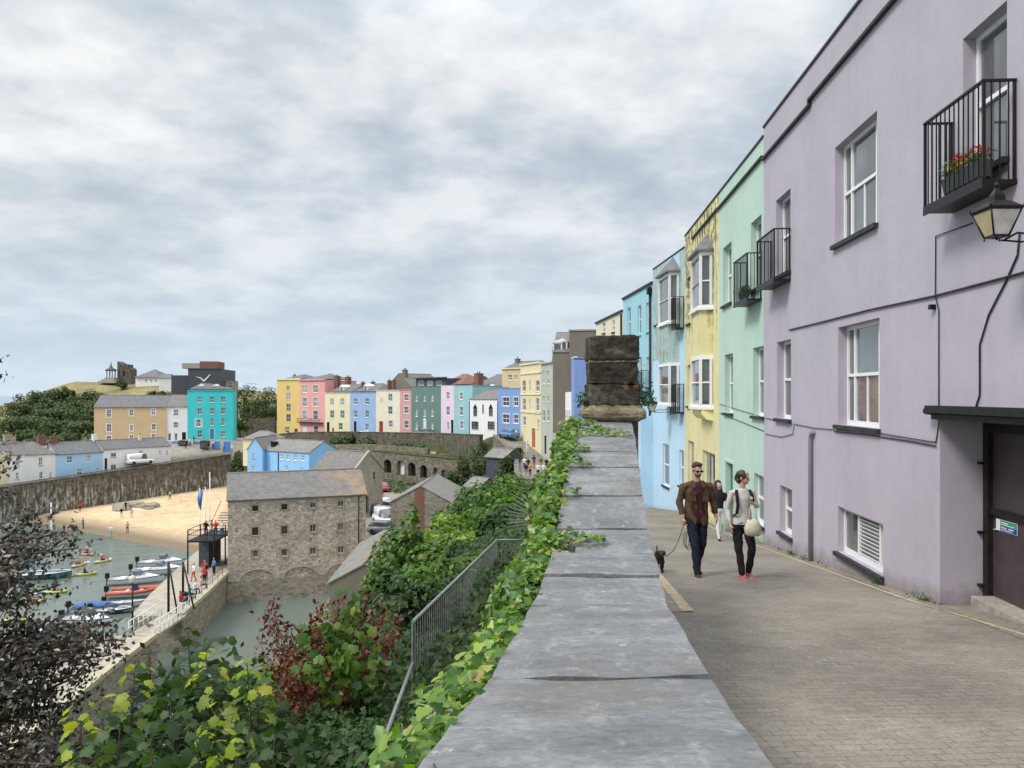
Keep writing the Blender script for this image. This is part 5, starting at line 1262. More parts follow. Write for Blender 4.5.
# 11 blue with white windows
h = ph('terraced_house', 'medium blue house with four big white-framed windows and a blue car in front', 498, 127.3, 520.5, 118.5, 438, 388.5, 8, 'f_blue2', group=GT)
wins(h, [(506, 401.7, 7, 9), (516, 401.7, 5, 9), (506, 418.7, 7, 9), (516, 419, 5, 9)], style='sash4', trim='white', d=.14, t=.1, sill='upvc'); wins(h, [(505.5, 432, 6, 6), (516.5, 432, 4, 6)], style='sash4', **KW)
h.walls(); h.parapet(.06, .08)
h2 = ph('town_house', 'yellow ochre town house with slate roof rising behind the medium blue one', 502, 142, 527, 138, 420, 369, 9, 'f_buff', group=GT); wins(h2, [(510, 377.5, 4, 5.5), (516, 377.5, 3, 5)], style='sash4', **KW); h2.walls('gable', 1); h2.parapet(.25, .25, 'f_cream3'); h2.rf = h2.roof('gable', 1.5, 'slate', -.3); h2.chimney(.5, 4, h2.H-1, h2.H+2.0, .6, 1, 1, 'brownrend')
# 12 tall cream
h = ph('terraced_house', 'tall cream house with an orange timber door at the top of the street', 520.5, 117.5, 541, 107, 446, 364.5, 9, 'f_cream3', group=GT)
wins(h, [(524, 386, 3.4, 11), (530, 386, 1.6, 11), (537.6, 386, 4, 11), (524.2, 404.5, 3.4, 12), (530, 404.5, 1.6, 11), (537.6, 404.5, 3.6, 13), (524.5, 421, 3.2, 9), (538.5, 424, 2, 9)], style='sash4', d=.14, t=.09, sill='f_cream3')
h.door(h.u(531.8), h.u(535.4), -.1, 2.75, 'orange_door'); h.walls(); h.parapet(.2, .25, 'f_cream3'); mb = MB()
for z in (h.z(374, 530), h.z(395, 530), h.z(413, 530)): mb = MB(); mb.box((0.01, -.12, z), (h.L-.01, -.002, z+.2)); mb.build('string_course', M['f_cream3'], h.root)
h.chimney(h.L*.62, 4, h.H-.2, h.H+2.6, 2.4, 1.2, 3, 'brownrend')
# 13 grey green
h = ph('terraced_house', 'narrow weathered grey-green house with dark paired windows beside the cream one', 541, 106.6, 552.8, 100.3, 453, 363.5, 9, 'f_gg', group=GT)
wins(h, [(543.6, 377.5, 2.6, 13), (548.2, 377.5, 2.6, 13)], style='sash', gm='glass_b', **KW); wins(h, [(543.6, 399, 1.9, 5.5), (548.3, 399, 1.9, 5.5), (543.8, 416, 2.1, 11), (548.4, 416, 2.1, 11)], style='sash', **KW)
h.door(h.u(544.3), h.u(546.6), -.2, 2.4, 'blackpaint'); h.walls(); h.parapet(.25, .2, 'f_gg')
# 14 brown block
h = ph('rendered_building', 'huge bare brown rendered gable wall behind the pier', 552.9, 100, 604, 99, 458, 352, 12, 'brownrend', 'building'); h.walls()
h.rf = h.roof('gable', 3.0, 'slate2', .1); dormer(h, 557, 1.3, .1, 1.2, .6); dormer(h, 562, 1.3, .3, 1.2, .8)
mb = MB(); u = h.u(569.5); mb.box((u, -.3, -3), (h.L+.3, 8, h.z(331, 585))); mb.build('tall_gable', M['brownrend'], h.root); mb = MB(); mb.box((u-.1, -.4, h.z(331, 585)+.001), (h.L+.4, 8, h.z(331, 585)+.2)); mb.build('coping', M['concrete'], h.root)
mb = MB(); mb.box((.02, -.06, h.z(440, 558)), (u-.02, -.002, h.z(433, 558))); mb.build('white_band', M['f_gg'], h.root)
# 15 nearer blue end wall + bay wing
h = House('end_house', 'violet-blue end house with tall white windows left of the stone pier', (5.79, 73), (5.79, 69.8), 11.7, 23.5, 9, 'f_near'); h.walls(); h.parapet(.05, .1, 'upvc')
mb = MB(); mb.box((-8.2, .12, -3), (-.004, 5, 8.62)); mb.build('wing', M['f_near'], h.root); mb = MB(); mb.box((-8.2, -.02, -1), (-.01, .118, 8.6)); wg = mb.build('white_front', M['white'], h.root)
for z in (1.1, 4.6):
    for u in (-7.3, -4.9, -2.2):
        fr, gl = win_mesh(1.3, 2.2, 'sash4', 'upvc', 'glass', .09); o = link('window_frame', fr, h.root, (u, -.085, z)); link('pane', gl, o)
mb = MB(); mb.box((-.004, .0, -2), (0, 0, 0)) if False else None

# ---- row on the harbour wall
WL = lambda px: (lambda t: (-82+25*t, 120+32*t))((-61500-(px-CX)*120)/((px-CX)*32-18750))
def wallhouse(name, label, p0, p1, yb, yt, wall, rh, D=7, back=2.6, **k):
    a, b_ = WL(p0), WL(p1); n = Vector((-.788, .616))*back; A = (a[0]+n.x, a[1]+n.y); B = (b_[0]+n.x, b_[1]+n.y)
    # keep the picture columns of the corners
    def fixp(P, px): 
        s = ((px-CX)*P[1]/F-P[0])/(.616-(px-CX)/F*.788); return (P[0]+.616*s, P[1]+.788*s)
    A, B = fixp(A, p0), fixp(B, p1); Ym = (A[1]+B[1])/2
    return House(name, label, A, B, EYE-(yb-HY)*Ym/F, EYE-(yt-HY)*Ym/F, D, wall, 'house', 'cottages on the harbour wall', 4)
KX = dict(d=.12, t=.08, sill='darksill')
h = wallhouse('cottage', 'cream cottage cut by the left edge behind the copper twigs', -22, 9, 487, 452, 'f_cream', 1.5); h.walls('gable', 1.6); h.roof('gable', 1.6, 'slate')
h = wallhouse('cottage', 'white cottage with stone chimney at the left end of the harbour wall', 9, 26.5, 486, 454.5, 'white', 1.5); wins(h, [(17.6, 461.5, 3.6, 8), (17.2, 475.8, 3.2, 7)], style='sash4', **KX); h.walls('gable', 1.9); h.roof('gable', 1.9, 'slate2'); h.chimney(1.2, 3.5, h.H+.5, h.H+3.0, 1.6, 1, 3, 'stone_pale')
h = wallhouse('cottage', 'white cottage with two dark windows touching the pale blue one', 26.5, 55.5, 483, 454, 'white', 1.5); wins(h, [(40.6, 461.3, 4.2, 8), (41, 475.5, 3.6, 7), (50.6, 474.5, 2.6, 4.6)], style='sash4', **KX); h.walls('gable', 1.9); h.roof('gable', 1.9, 'slate2', hipr=2.2); h.chimney(3.5, 3.5, h.H+1.2, h.H+2.8, 1.2, .9, 2, 'brick')
h = wallhouse('cottage', 'pale sky blue cottage on the harbour wall', 55.5, 103, 478, 453, 'f_skyb', 1.5); wins(h, [(69.5, 459.6, 5.6, 7), (88, 458.6, 5.4, 7), (79.5, 471.6, 4.8, 6), (97.6, 471, 3, 6.5)], style='sash4', d=.12, t=.08, sill='upvc'); h.walls('gable', 1.8); h.roof('gable', 1.8, 'slate'); h.chimney(1, 3.5, h.H+1, h.H+2.8, 1.1, .8, 1, 'brick'); h.chimney(h.L, 3.5, h.H+1, h.H+2.9, .7, .7, 0, 'white')
h = wallhouse('long_white_building', 'long low white building with grey slate roof at the right end of the row', 103, 171, 468, 447.5, 'white', 1.4, D=6); h.door(h.u(104.6), h.u(107.2), .1, 2.2, 'blackpaint')
wins(h, [(113.5, 455, 5.6, 4.6), (113.5, 467, 5.6, 5), (141, 452.3, 3.8, 3.8), (160, 451.5, 2.5, 2.5), (167, 452, 2, 4)], style='casement', d=.12, t=.08, sill='darksill'); h.walls('gable', 1.4); h.roof('gable', 1.4, 'slate'); h.chimney(h.L*.62, 2.5, h.H+.5, h.H+2.0, .5, .5, 1, 'f_cream')
# ---- tan, white, turquoise
h = ph('tan_house', 'wide ochre tan house with a long slate roof above the harbour row', 94, 158, 166, 161, 442, 407, 9, 'f_tan', group='large houses below the castle hill')
wins(h, [(109, 413.5, 5, 7.5), (109, 428, 5, 7.5)], style='six', trim='white', d=.12, t=.08, sill=None); wins(h, [(109, 438.5, 5, 5), (131.5, 412.7, 4, 6.5), (131.5, 428, 3, 6), (131.5, 438, 4, 6), (153.5, 412, 4.2, 6), (153.8, 427, 4.2, 6), (153.6, 437, 4, 6)], style='sash4', trim='white', d=.12, t=.08, sill=None)
h.walls('gable', 2.4); h.roof('gable', 2.4, 'slate', .2)
h = ph('white_house', 'narrow white house with stacked bays squeezed beside the turquoise hotel', 166, 161.2, 187.5, 162, 442, 406.5, 9, 'white', group='large houses below the castle hill')
wins(h, [(176, 412.8, 5, 6.5), (176, 425, 5, 6)], style='sash4', trim='upvc', d=.12, t=.1, sill=None); wins(h, [(169.5, 437, 3, 7.5), (176, 437, 3, 7.5)], style='single', gm='glass', d=.12, t=.08, sill=None); h.door(h.u(182), h.u(186), .1, 2.1, 'blackpaint'); h.walls('gable', 2.4); h.roof('gable', 2.4, 'slate2', .2)
h = ph('turquoise_hotel', 'bright turquoise four-storey house with rows of white-trimmed windows', 187.5, 161.8, 233.2, 163.5, 439, 391, 4, 'f_turq', group='large houses below the castle hill')
wins(h, [(199.7, 399.6, 5, 6), (212, 399.6, 4.6, 6), (223, 399.4, 4.8, 6), (199.7, 411.3, 4.8, 6.5), (212, 411, 4.4, 6.5), (223, 410.8, 4.4, 6.5), (212, 422, 3.4, 7.5), (223, 421.8, 3.6, 7.5), (199.7, 434, 4.6, 7), (223, 434, 4.6, 6)], style='sash4', trim='f_turq', d=.14, t=.07, sill='upvc')
wins(h, [(198.6, 423, 6.5, 7.5)], style='tri', trim='white', d=.12, t=.1, sill=None); h.door(h.u(210), h.u(214), 0, 2.2, 'bluepaint'); h.walls(); h.parapet(.12, .15)
h.rf = h.roof('gable', 1.6, 'slate', -.4, vs=-.3, hipl=2, hipr=5); dormer(h, 200, 1.2, .1, 1.0, 1.0); dormer(h, 214.5, 1.2, .1, 1.0, 1.0)
h = ph('slate_clad_building', 'dark slate-clad block with a white bird emblem standing behind the turquoise house', 188, 192, 222, 193, 420, 369, 14, 'cladding', 'building', 'large houses below the castle hill'); h.walls(); h.parapet(.15, .2, 'cladding')
mb = MB(); mb.box((-4.4, 1, -3), (-.02, 12, h.H-1.6)); mb.build('lower_wing', M['cladding'], h.root); mb = MB(); mb.box((-2.4, 3, h.H+.21), (2, 10, h.H+1.6)); mb.build('grey_upper_storey', M['concrete'], h.root); mb = MB(); mb.box((2.01, 3, h.H+.21), (6.5, 10, h.H+2.1)); mb.build('brick_upper_storey', M['brick'], h.root)
mb = MB(); b0 = (h.u(204), h.z(378.5, 204)); q = lambda a, z: (b0[0]+a*.27, b0[1]+z*.27)
mb.prism([q(-8, 2), q(-3, 1), q(0, -1.6), q(5, 3.8), q(6.2, 3.6), q(.8, -2.6), q(-.6, -2.8), q(-3, 0)], -.12, -.02); mb.build('bird_emblem', M['white'], h.root)
h = ph('stone_house', 'small stone building with pale panels right of the slate-clad block', 222.5, 196, 236.5, 197, 420, 381, 8, 'stone_pale', 'building', 'large houses below the castle hill'); wins(h, [(230, 385, 5, 5)], style='sash4', **KX); h.walls(); h.parapet(.1, .1)
# kiosk
h = ph('kiosk', 'small cream hut with a grey hipped roof above the blue building', 243, 138, 272, 137, 447, 438.5, 5, 'f_cream3', 'kiosk'); h.walls(); h.roof('gable', 1.2, 'slate3', .3, hipl=2, hipr=2)
# ---- blue building in the middle distance
h = House('blue_building', 'sky blue two-storey building with lichen-covered roof behind the warehouse', (-39.0, 117.5), (-30.3, 112), 4.5, 11.35, 6, 'f_skyc', 'building')
wins(h, [(281.5, 457, 3, 5), (288, 457.3, 3.6, 5.6), (295.4, 457.8, 3.6, 5.6), (302.8, 458, 3.6, 5.6), (286.5, 468, 3, 5), (302, 470, 3, 5)], style='sash4', d=.12, t=.1, sill='upvc'); h.walls('gable', 1.55); h.roof('gable', 1.55, 'slate3', .15)
mb = MB(); u = h.u(278.5); mb.tube([(u, -.08, 0), (u, -.08, h.H-.2)], .07, 6); mb.build('downpipe', M['blackpaint'], h.root); h.chimney(1.2, 1.2, h.H-.2, h.H+1.2, .8, .8, 0, 'blackpaint')
h2 = House('blue_wing', 'sky blue gabled wing facing the harbour left of the blue building', (-41.0, 116.2), (-38.6, 116.0), 4.5, 11.6, 8, 'f_skyc', 'building'); h2.pwin(253.5, 456, 2.6, 5, style='sash4', **KX); h2.pwin(253.5, 468.5, 2.6, 5.5, style='sash4', **KX); h2.walls('end', 1.7); h2.roof('end', 1.7, 'slate3', .1)
# ---- warehouse
h = House('stone_warehouse', 'big rubble stone warehouse with three rows of small square windows on the harbour edge', (-27.3, 72), (-14.9, 76.5), 0, 9.9, 8.2, 'stone', 'warehouse', below=1.5)
M['brickred'] = plain('worn_brick_dressing', (.31, .255, .21), .9, var=.3)
for cy, w, hh in ((508.3, 6.0, 5.6), (531.3, 6.0, 8), (554.2, 6.4, 7.4)):
    for i, cx in enumerate((255.2, 284.4, 313, 340.8)):
        yy = cy-(i*1.4); gm = 'glass_c' if (cy > 550 and i in (0,)) or (cy > 520 and i == 3 and cy < 540) else 'glass_d'; o = h.pwin(cx, yy, w, hh, style='single' if i < 2 else 'casement', d=.3, t=.06, gm=gm, fm='upvc' if cy > 550 or i > 1 else 'blackpaint', sill='stone_pale')
        ww = h.u(cx+w/2)-h.u(cx-w/2); zz = h.z(yy-hh/2, cx)-h.z(yy+hh/2, cx); mb = MB(); mb.box((-.14, -.28, 0), (-.003, -.235, zz+.18)); b2 = MB(); mb.box((-.003, -.28, zz+.003), (ww+.003, -.235, zz+.18)); mb.box((ww+.003, -.28, 0), (ww+.14, -.235, zz+.18)); mb.build('brick_dressing', M['brickred'], o)
h.walls('gable', 2.1); h.roof('gable', 2.1, 'slatew', .18, .12)
mb = MB(); mb.box((-.06, -.14, h.H-.12), (h.L+.1, -.02, h.H-.02)); mb.tube([(h.u(358.5), -.1, 3.4), (h.u(358.5), -.1, h.H-.1)], .06, 6); mb.build('gutter_and_pipe', M['blackpaint'], h.root)
mb = MB(); mb.box((-.05, -.18, -1.4), (h.L+.1, -.004, 2.1), 0); mb.build('plinth', M['stone_quay'], h.root)
for cx in (257, 300, 342):
    u = h.u(cx); mb = MB(); mb.tube([(u+1.55*math.cos(R(a)), -.10, 2.12+.95*math.sin(R(a))) for a in range(0, 181, 15)], .075, 5, 0, smooth=False); mb.build('blocked_arch', M['brickred'], h.root)
# ---- chapel with gable
h = House('stone_chapel', 'old stone chapel with steep slate roof and dark arched doorway beside the car park', (-20.3, 96.5), (-17.5, 101.5), 4, 10.1, 7.2, 'stone_pale', 'chapel')
h.door(h.u(365.3), h.u(368.6), 0.4, 2.7, 'blackpaint', d=.4, frame='stone_pale'); h.pwin(374, 475, 2, 6, style='single', fm='blackpaint', **{k: v for k, v in KX.items()}); h.walls('end', 2.3); h.roof('end', 2.3, 'slate2', .05, -.05)
mb = MB(); L = h.L
for s_ in (-1, 1): mb.loft([[(L/2+s_*(L/2+.15)+dx, y, h.H-.1+dz) for dx, y, dz in ((0, -.15, 0), (0, .2, 0), (0, .2, .3), (0, -.15, .3))], [(L/2, y, h.H+2.3+dz) for y, dz in ((-.15, 0), (.2, 0), (.2, .3), (-.15, .3))]], 0, False)
mb.build('gable_coping', M['stone_pale'], h.root)
# ---- brick gabled store
h = House('gabled_store', 'stone store with grey slate roof and a strip of brick in its gable', (-14.0, 86.3), (-7.0, 86), 4, 7.65, 13, 'stone_quay', 'store'); h.walls('end', 1.85); h.roof('end', 1.85, 'slate3', .15)
mb = MB(); mb.prism([(h.L*.40, 0), (h.L*.56, 0), (h.L*.56, h.H+1.6), (h.L*.5, h.H+1.82), (h.L*.40, h.H+1.45)], -.03, -.004); mb.build('brick_panel', M['brick'], h.root)
h = House('lean_to_store', 'small slate-roofed outbuilding right of the half-brick-gabled store', (-6.3, 97), (-4.2, 95.4), 5, 8.2, 4, 'stone_quay', 'store'); h.walls('gable', 1.0); h.roof('gable', 1.0, 'slate3', .2)
# ---- rendered boathouse
h = House('rendered_boathouse', 'grey rendered gable with dark slate roof and red ridge tiles above the withered shrub', (-12.9, 53), (-8.0, 53.2), 3.0, 6.7, 14.5, 'brownrend', 'boathouse'); h.walls('end', 1.3); rf = h.roof('end', 1.3, 'slate3', .25)
for c in rf.children: c.data.materials[0] = M['pot']
# ---- arched boat stores
h = House('arched_boat_stores', 'low stone wall of arched boat stores under the gardens', (-26.5, 142), (-6.2, 120), 5.2, 9.4, 4, 'stone_arch', 'boat stores')
for cx, w, z1, m in ((387.5, 7.5, 2.6, 'blackpaint'), (400.5, 7.5, 2.8, 'white_door'), (411.8, 7.5, 2.6, 'blackpaint'), (423.5, 7, 2.4, 'blackpaint'), (435.6, 5.4, 2.4, 'white_door'), (443.6, 5.4, 2.2, 'white_door')):
    u0, u1 = h.u(cx-w/2), h.u(cx+w/2); zz = .4; r = (u1-u0)/2; top = zz+z1*.62+r*.75; h.ops.append((u0, u1, zz, top, .9)); mb = MB(); mb.box((u0+.01, .8, zz), (u1-.01, .88, top)); d_ = mb.build('arch_door', M[m], h.root)
    for s_ in (-1, 1):
        mb = MB(); cxu = (u0+u1)/2; pts = [(cxu+s_*r, top+.01)]+[(cxu+s_*r*math.cos(R(a)), top-r*.75+r*.75*math.sin(R(a))) for a in range(0, 91, 15)]; mb.prism(pts, -.004, .3); mb.build('arch_spandrel', M['stone_arch'], h.root)
h.walls(); mb = MB(); mb.box((0, -.1, h.H+.002), (h.L, 4, h.H+.1)); mb.build('coping', M['earth'], h.root)
# ---- walls
def polywall(name, label, pts, th, mat, below=6, cap=None, cat='wall'):
    """pts: (x, y, top z)"""
    c = Vector(pts[len(pts)//2]); t = thing(name, label, cat, c); mb = MB(); mc = MB(); P = [Vector(p) for p in pts]
    def off(i, d):
        a = P[max(0, i-1)]; b_ = P[min(len(P)-1, i+1)]; v = (b_-a); v.z = 0; v.normalize(); return Vector((-v.y, v.x, 0))*d
    ring = []; rc = []
    for i, p in enumerate(P):
        o0, o1 = Vector((0, 0, 0)), off(i, th); ring.append([p+o0-c-Vector((0, 0, below))-off(i, .35), p+o0-c, p+o1-c, p+o1-c-Vector((0, 0, below))])
        e = off(i, .08); rc.append([p-e-c+Vector((0, 0, .004)), p-e-c+Vector((0, 0, .15)), p+o1+e-c+Vector((0, 0, .15)), p+o1+e-c+Vector((0, 0, .004))])
    mb.loft(ring, 0, False); mb.build('wall_face', M[mat], t)
    if cap: mc.loft(rc, 0, False); mc.build('coping', M[cap], t)
    return t
def subdiv(pts, n=6):
    o = []
    for a, b_ in zip(pts, pts[1:]):
        for k in range(n): o.append(tuple(a[i]+(b_[i]-a[i])*k/n for i in range(3)))
    return o+[pts[-1]]
polywall('harbour_wall', 'high dark streaked stone wall holding up the cottages behind the sandy beach', [(-107, 88, 4.4), (-92, 107, 4.7), (-82, 120, 5.1), (-69.5, 136, 6.5), (-57, 152, 7.9)], 3.3, 'stone_dark', 8, 'stone_dark')
polywall('harbour_end_wall', 'dark wall with a sloping ramp closing the beach beside the warehouse roof', [(-56.6, 152.6, 8.2), (-44, 156, 8.6), (-33, 147.5, 8.6), (-27, 142.6, 8.8)], 3.0, 'stone_dark', 9)
polywall('terrace_wall', 'long dark retaining wall under the coloured terrace', [(-62, 178, 9.9), (-50, 172.5, 11.3), (-36, 161.5, 12.0), (-13.5, 139.5, 12.8), (-8, 126, 13.3), (-5.2, 120.5, 13.5)], .6, 'stone_dark', 6, 'stone_dark')
polywall('garden_wall', 'broken stone garden wall stepping down below the terrace', [(-40, 152, 9.9), (-29, 147, 10.4), (-15, 133.5, 10.5)], .5, 'stone_arch', 3)
polywall('hill_wall', 'tall grey stone wall beside the mustard house under the dark trees', [(-72, 188, 13.5), (-59, 186.5, 14.5)], .8, 'stone_dark', 6)
# ---- quays
def quay(name, label, inner, outer, z=2.8):
    c = Vector((inner[0][0], inner[0][1], 0)); t = thing(name, label, 'quay', c); mb = MB(); mt = MB(); r1 = []; r2 = []
    for (a, b_) in zip(inner, outer):
        a = Vector((a[0], a[1], 0))-c; b_ = Vector((b_[0], b_[1], 0))-c; Z = lambda v, h: (v.x, v.y, h)
        r1.append([Z(a, -2.5), Z(a, z-.12), Z(b_, z-.12), Z(b_, -2.5)]); n = (a-b_).normalized()*.12; r2.append([Z(a+n, z-.118), Z(a+n, z), Z(b_-n, z), Z(b_-n, z-.118)])
    mb.loft(r1, 0, False); mb.build('quay_face', M['stone_quay'], t); mt.loft(r2, 0, False); mt.build('quay_top', M['quaytop'], t)
    mk = MB(); rk = []
    for (a, b_) in zip(inner, outer):
        a = Vector((a[0], a[1], 0))-c; b_ = Vector((b_[0], b_[1], 0))-c; n = (b_-a).normalized(); p, q = a+n*-.1, a+n*.35; rk.append([(p.x, p.y, z+.004), (p.x, p.y, z+.2), (q.x, q.y, z+.2), (q.x, q.y, z+.004)])
    mk.loft(rk, 0, False); mk.build('quay_kerb', M['quaykerb'], t); return t
M['quaytop'] = plain('pale_quay_paving', (.35, .31, .25), .9, var=.2, scale=1.5); M['quaykerb'] = plain('yellowed_quay_kerb', (.42, .38, .26), .9, var=.25, scale=4)
quay('quay', 'long stone quay with pale top running down to the lower left corner', [(-21.8, 10), (-23.4, 28), (-24.5, 40.7), (-25.1, 47), (-25.4, 53.6)], [(-27.5, 10), (-28.5, 28), (-29.0, 40.7), (-29.2, 47), (-29.3, 53.6)])
quay('inner_quay', 'stone quay beyond the footbridge ending at the warehouse corner', [(-25.7, 58.4), (-26.4, 65), (-27.34, 71.9), (-30.2, 80), (-31.5, 90)], [(-29.6, 58.4), (-31.2, 65), (-32.6, 72), (-34.2, 80), (-35.5, 90)])
br = thing('footbridge', 'narrow footbridge with pale railings joining the two quays', 'footbridge', (-26.4, 56, 2.8)); mb = MB(); mb.box((-1.0, -2.5, -.12), (1.0, 2.5, .05)); mb.build('deck', M['quaytop'], br)
for sx in (-1, 1):
    mb = MB(); x = sx*.95; mb.tube([(x, -2.6, 1.05), (x, 2.6, 1.05)], .04, 6); mb.tube([(x, -2.6, .55), (x, 2.6, .55)], .03, 6)
    for k in range(8): y = -2.5+5*k/7; mb.tube([(x, y, .05), (x, y, 1.05)], .035, 5)
    mb.build('handrail', M['white'], br)
for (x, y0, y1, lab) in ((-25.9, 59, 70.5, 'thin quay-edge railing in front of the derrick'), (-29.4, 44, 53, 'thin railing on the harbour side of the long quay')):
    r_ = thing('quay_railing', lab, 'railing', (x, y0, 2.8), group='thin railings on the quays'); mb = MB(); n = int((y1-y0)/1.6); dx = -1.3 if x > -27 else 0.2
    for k in range(n+1): t_ = k/n; mb.tube([(dx*t_, (y1-y0)*t_, .05), (dx*t_, (y1-y0)*t_, 1.05)], .03, 5)
    mb.tube([(0, 0, 1.05), (dx, y1-y0, 1.05)], .03, 5); mb.tube([(0, 0, .55), (dx, y1-y0, .55)], .02, 5); mb.build('posts_and_rails', M['copmetal'], r_)
# derrick frame by the quay
dk = thing('quay_derrick', 'black steel derrick frame with slanting stays on the quay', 'derrick', (-27.0, 60, 2.8)); mb = MB()
p1 = W(168.5, 562, 59)-dk.location; p2 = W(183, 562, 62.5)-dk.location
for p, q in ((p1, W(178, 607, 58)), (p2, W(194, 603, 60))):
    mb.tube([(p.x, p.y, 0), p], .10, 8); q = q-dk.location; mb.tube([p, (q.x, q.y, .1)], .07, 6)
mb.build('posts', M['blackpaint'], dk); mb = MB(); mb.lathe([(.3, 0), (.32, .1), (.32, .6), (.2, .7)], 10, (p2.x+.1, p2.y, .1)); mb.build('winch', M['blackpaint'], dk)
def pole(name, label, cat, px, ytop, Y, zb, r=.05, mat='blackpaint', group=None, head=False):
    p = W(px, ytop, Y); t = thing(name, label, cat, (p.x, Y, zb), group=group); mb = MB(); mb.tube([(0, 0, 0), (0, 0, p.z-zb)], r, 6, r1=r*.7); mb.build('pole', M[mat], t)
    if head: mb = MB(); mb.lathe([(.08, 0), (.22, .1), (.25, .45), (.05, .6)], 8, (0, 0, p.z-zb)); mb.build('lamp_head', M['glass_milk'], t)
    return t
pole('lamp_post', 'black lamp post on the long quay beside the moored boats', 'lamp post', 132.5, 583, 57.5, 0.5, .09, head=True)
for px, yt, lab in ((199.8, 488, 'left flagpole with a furled dark flag near the warehouse'), (205.3, 487, 'middle bare flagpole near the warehouse'), (209.8, 472, 'tallest bare flagpole near the warehouse')):
    t = pole('flagpole', lab, 'flagpole', px, yt, 79, 2.8, .06, 'white', 'white flagpoles beside the warehouse')
    if px < 200: mb = MB(); zt = W(px, 490, 79).z-2.8; mb.loft([[(-.05, -.03, zt), (.35, -.03, zt-.1), (.35, .03, zt-.1), (-.05, .03, zt)], [(-.25, -.06, zt-1), (.25, -.06, zt-1.2), (.2, .08, zt-1.2), (-.2, .06, zt-1)], [(-.1, -.03, zt-1.9), (.15, -.03, zt-2.1), (.1, .04, zt-2.1), (-.1, .03, zt-1.9)]], 0, True); mb.build('flag', M['bluepaint'], t)
# raised platform on the warehouse side
pf = thing('raised_platform', 'dark steel platform with steps fixed to the harbour side of the warehouse', 'platform', (-29.3, 75.2, 2.8)); mb = MB(); mb.box((-2.0, -3, 3.0), (.6, 3, 3.15)); mb.build('deck', M['blackpaint'], pf)
mb = MB()
for x in (-1.95, .55):
    for y in (-2.9, 0, 2.9): mb.tube([(x, y, 0), (x, y, 4.2)], .07, 6)
for z in (3.7, 4.2): mb.tube([(-1.95, -2.9, z), (.55, -2.9, z)], .035, 5); mb.tube([(-1.95, -2.9, z), (-1.95, 2.9, z)], .035, 5)
for k in range(14): x = -1.95+2.5*k/13; mb.tube([(x, -2.9, 3.15), (x, -2.9, 4.2)], .018, 4)
mb.build('frame', M['blackpaint'], pf); mb = MB()
for k in range(9): mb.box((-.9, .2+k*.28, 3.2+k*.22), (.5, .48+k*.28, 3.26+k*.22))
mb.tube([(-.95, .1, 4.2), (-.95, 2.8, 6.2)], .04, 5); mb.build('steps', M['copmetal'], pf)
mb = MB(); mb.box((-1.9, -.5, .1), (-.9, 2.6, 2.9)); mb.build('dark_store_wall', M['cladding'], pf)
# small shed, hoardings
h = ph('timber_shed', 'small dark timber shed with a felt roof below the blue car', 486, 101, 505.5, 98.5, 466, 456.5, 3, 'cladding', 'shed'); h.walls('gable', .9); h.roof('gable', .9, 'slate3', .3)
M['hoard'] = plain('blue_hoarding_board', (.06, .22, .62), .5, var=.1)
for i, (px, w, lab) in enumerate(((176.5, 9, 'leftmost plain blue board fence panel in front of the white house'), (196.5, 6.5, 'blue board left of the crowd in front of the turquoise house'), (216, 7, 'blue board in the middle of the crowd'), (227, 6, 'blue board at the right end of the crowd'))):
    p = W(px, 441.5, 156); t = thing('blue_hoarding', lab, 'hoarding', (p.x, 156, gz_(p.x, 156)), R(3), 'blue boards along the harbour viewpoint'); ww = w/F*156; hh = p.z-gz_(p.x, 156); mb = MB(); mb.box((-ww/2, -.05, .1), (ww/2, .05, hh)); mb.build('board', M['hoard'], t)
    mb = MB(); 
    for x in (-ww/2+.05, 0, ww/2-.05): mb.box((x-.05, .051, 0), (x+.05, .14, hh))
    mb.build('posts', M['blackpaint'], t)
for (px, lab) in ((183, 'left dark wooden bin store among the crowd'), (205, 'dark kiosk booth in front of the turquoise house')):
    p = W(px, 441, 155); zg = gz_(p.x, 155); t = thing('booth', lab, 'booth', (p.x, 155, zg)); mb = MB(); hh = p.z-zg; mb.bbox((-.8, -.6, 0), (.8, .6, hh), 0, .04); mb.build('body', M['cladding'], t); mb = MB(); mb.prism([(-.95, hh+.002), (.95, hh+.002), (0, hh+.3)], -.7, .7); mb.build('roof', M['slate'], t)
# ---- castle hill: tower, monument, cottage, trees
tw = thing('ruined_tower', 'ruined stone keep standing on the top of the grassy hill', 'ruin', (W(127, 380, 258).x, 258, 23.5)); mb = MB(); prof = [(-2.3, 0), (2.4, 0), (2.4, 5.2), (1.9, 5.8), (1.3, 5.4), (1.1, 7.0), (.4, 6.9), (.1, 5.9), (-.7, 6.6), (-1.0, 7.2), (-2.3, 8.0)]
mb.prism(prof, -2, 2); mb.build('walls', M['stone_dark'], tw); mb = MB(); mb.prism([(-.4, 3), (.3, 3), (.3, 4.6), (-.05, 5), (-.4, 4.6)], -2.03, -2.003); mb.build('window_opening', M['blackpaint'], tw)
mn = thing('monument', 'domed bandstand-like monument with a statue on the hill top', 'monument', (W(111, 381, 255).x, 255, 24.0)); mb = MB(); mb.loft([[(sx*s_, sy*s_, z) for sx, sy in ((-1, -1), (1, -1), (1, 1), (-1, 1))] for s_, z in ((2.9, 0), (2.9, .7), (2.2, .7), (2.2, 1.3), (1.5, 1.3), (1.5, 1.8))], 0, False); mb.build('steps', M['concrete'], mn)
mb = MB()
for a in range(4): mb.lathe([(.28, 1.8), (.22, 2.2), (.2, 4.0), (.3, 4.2)], 8, (math.cos(R(45+90*a))*1.3, math.sin(R(45+90*a))*1.3, 0))
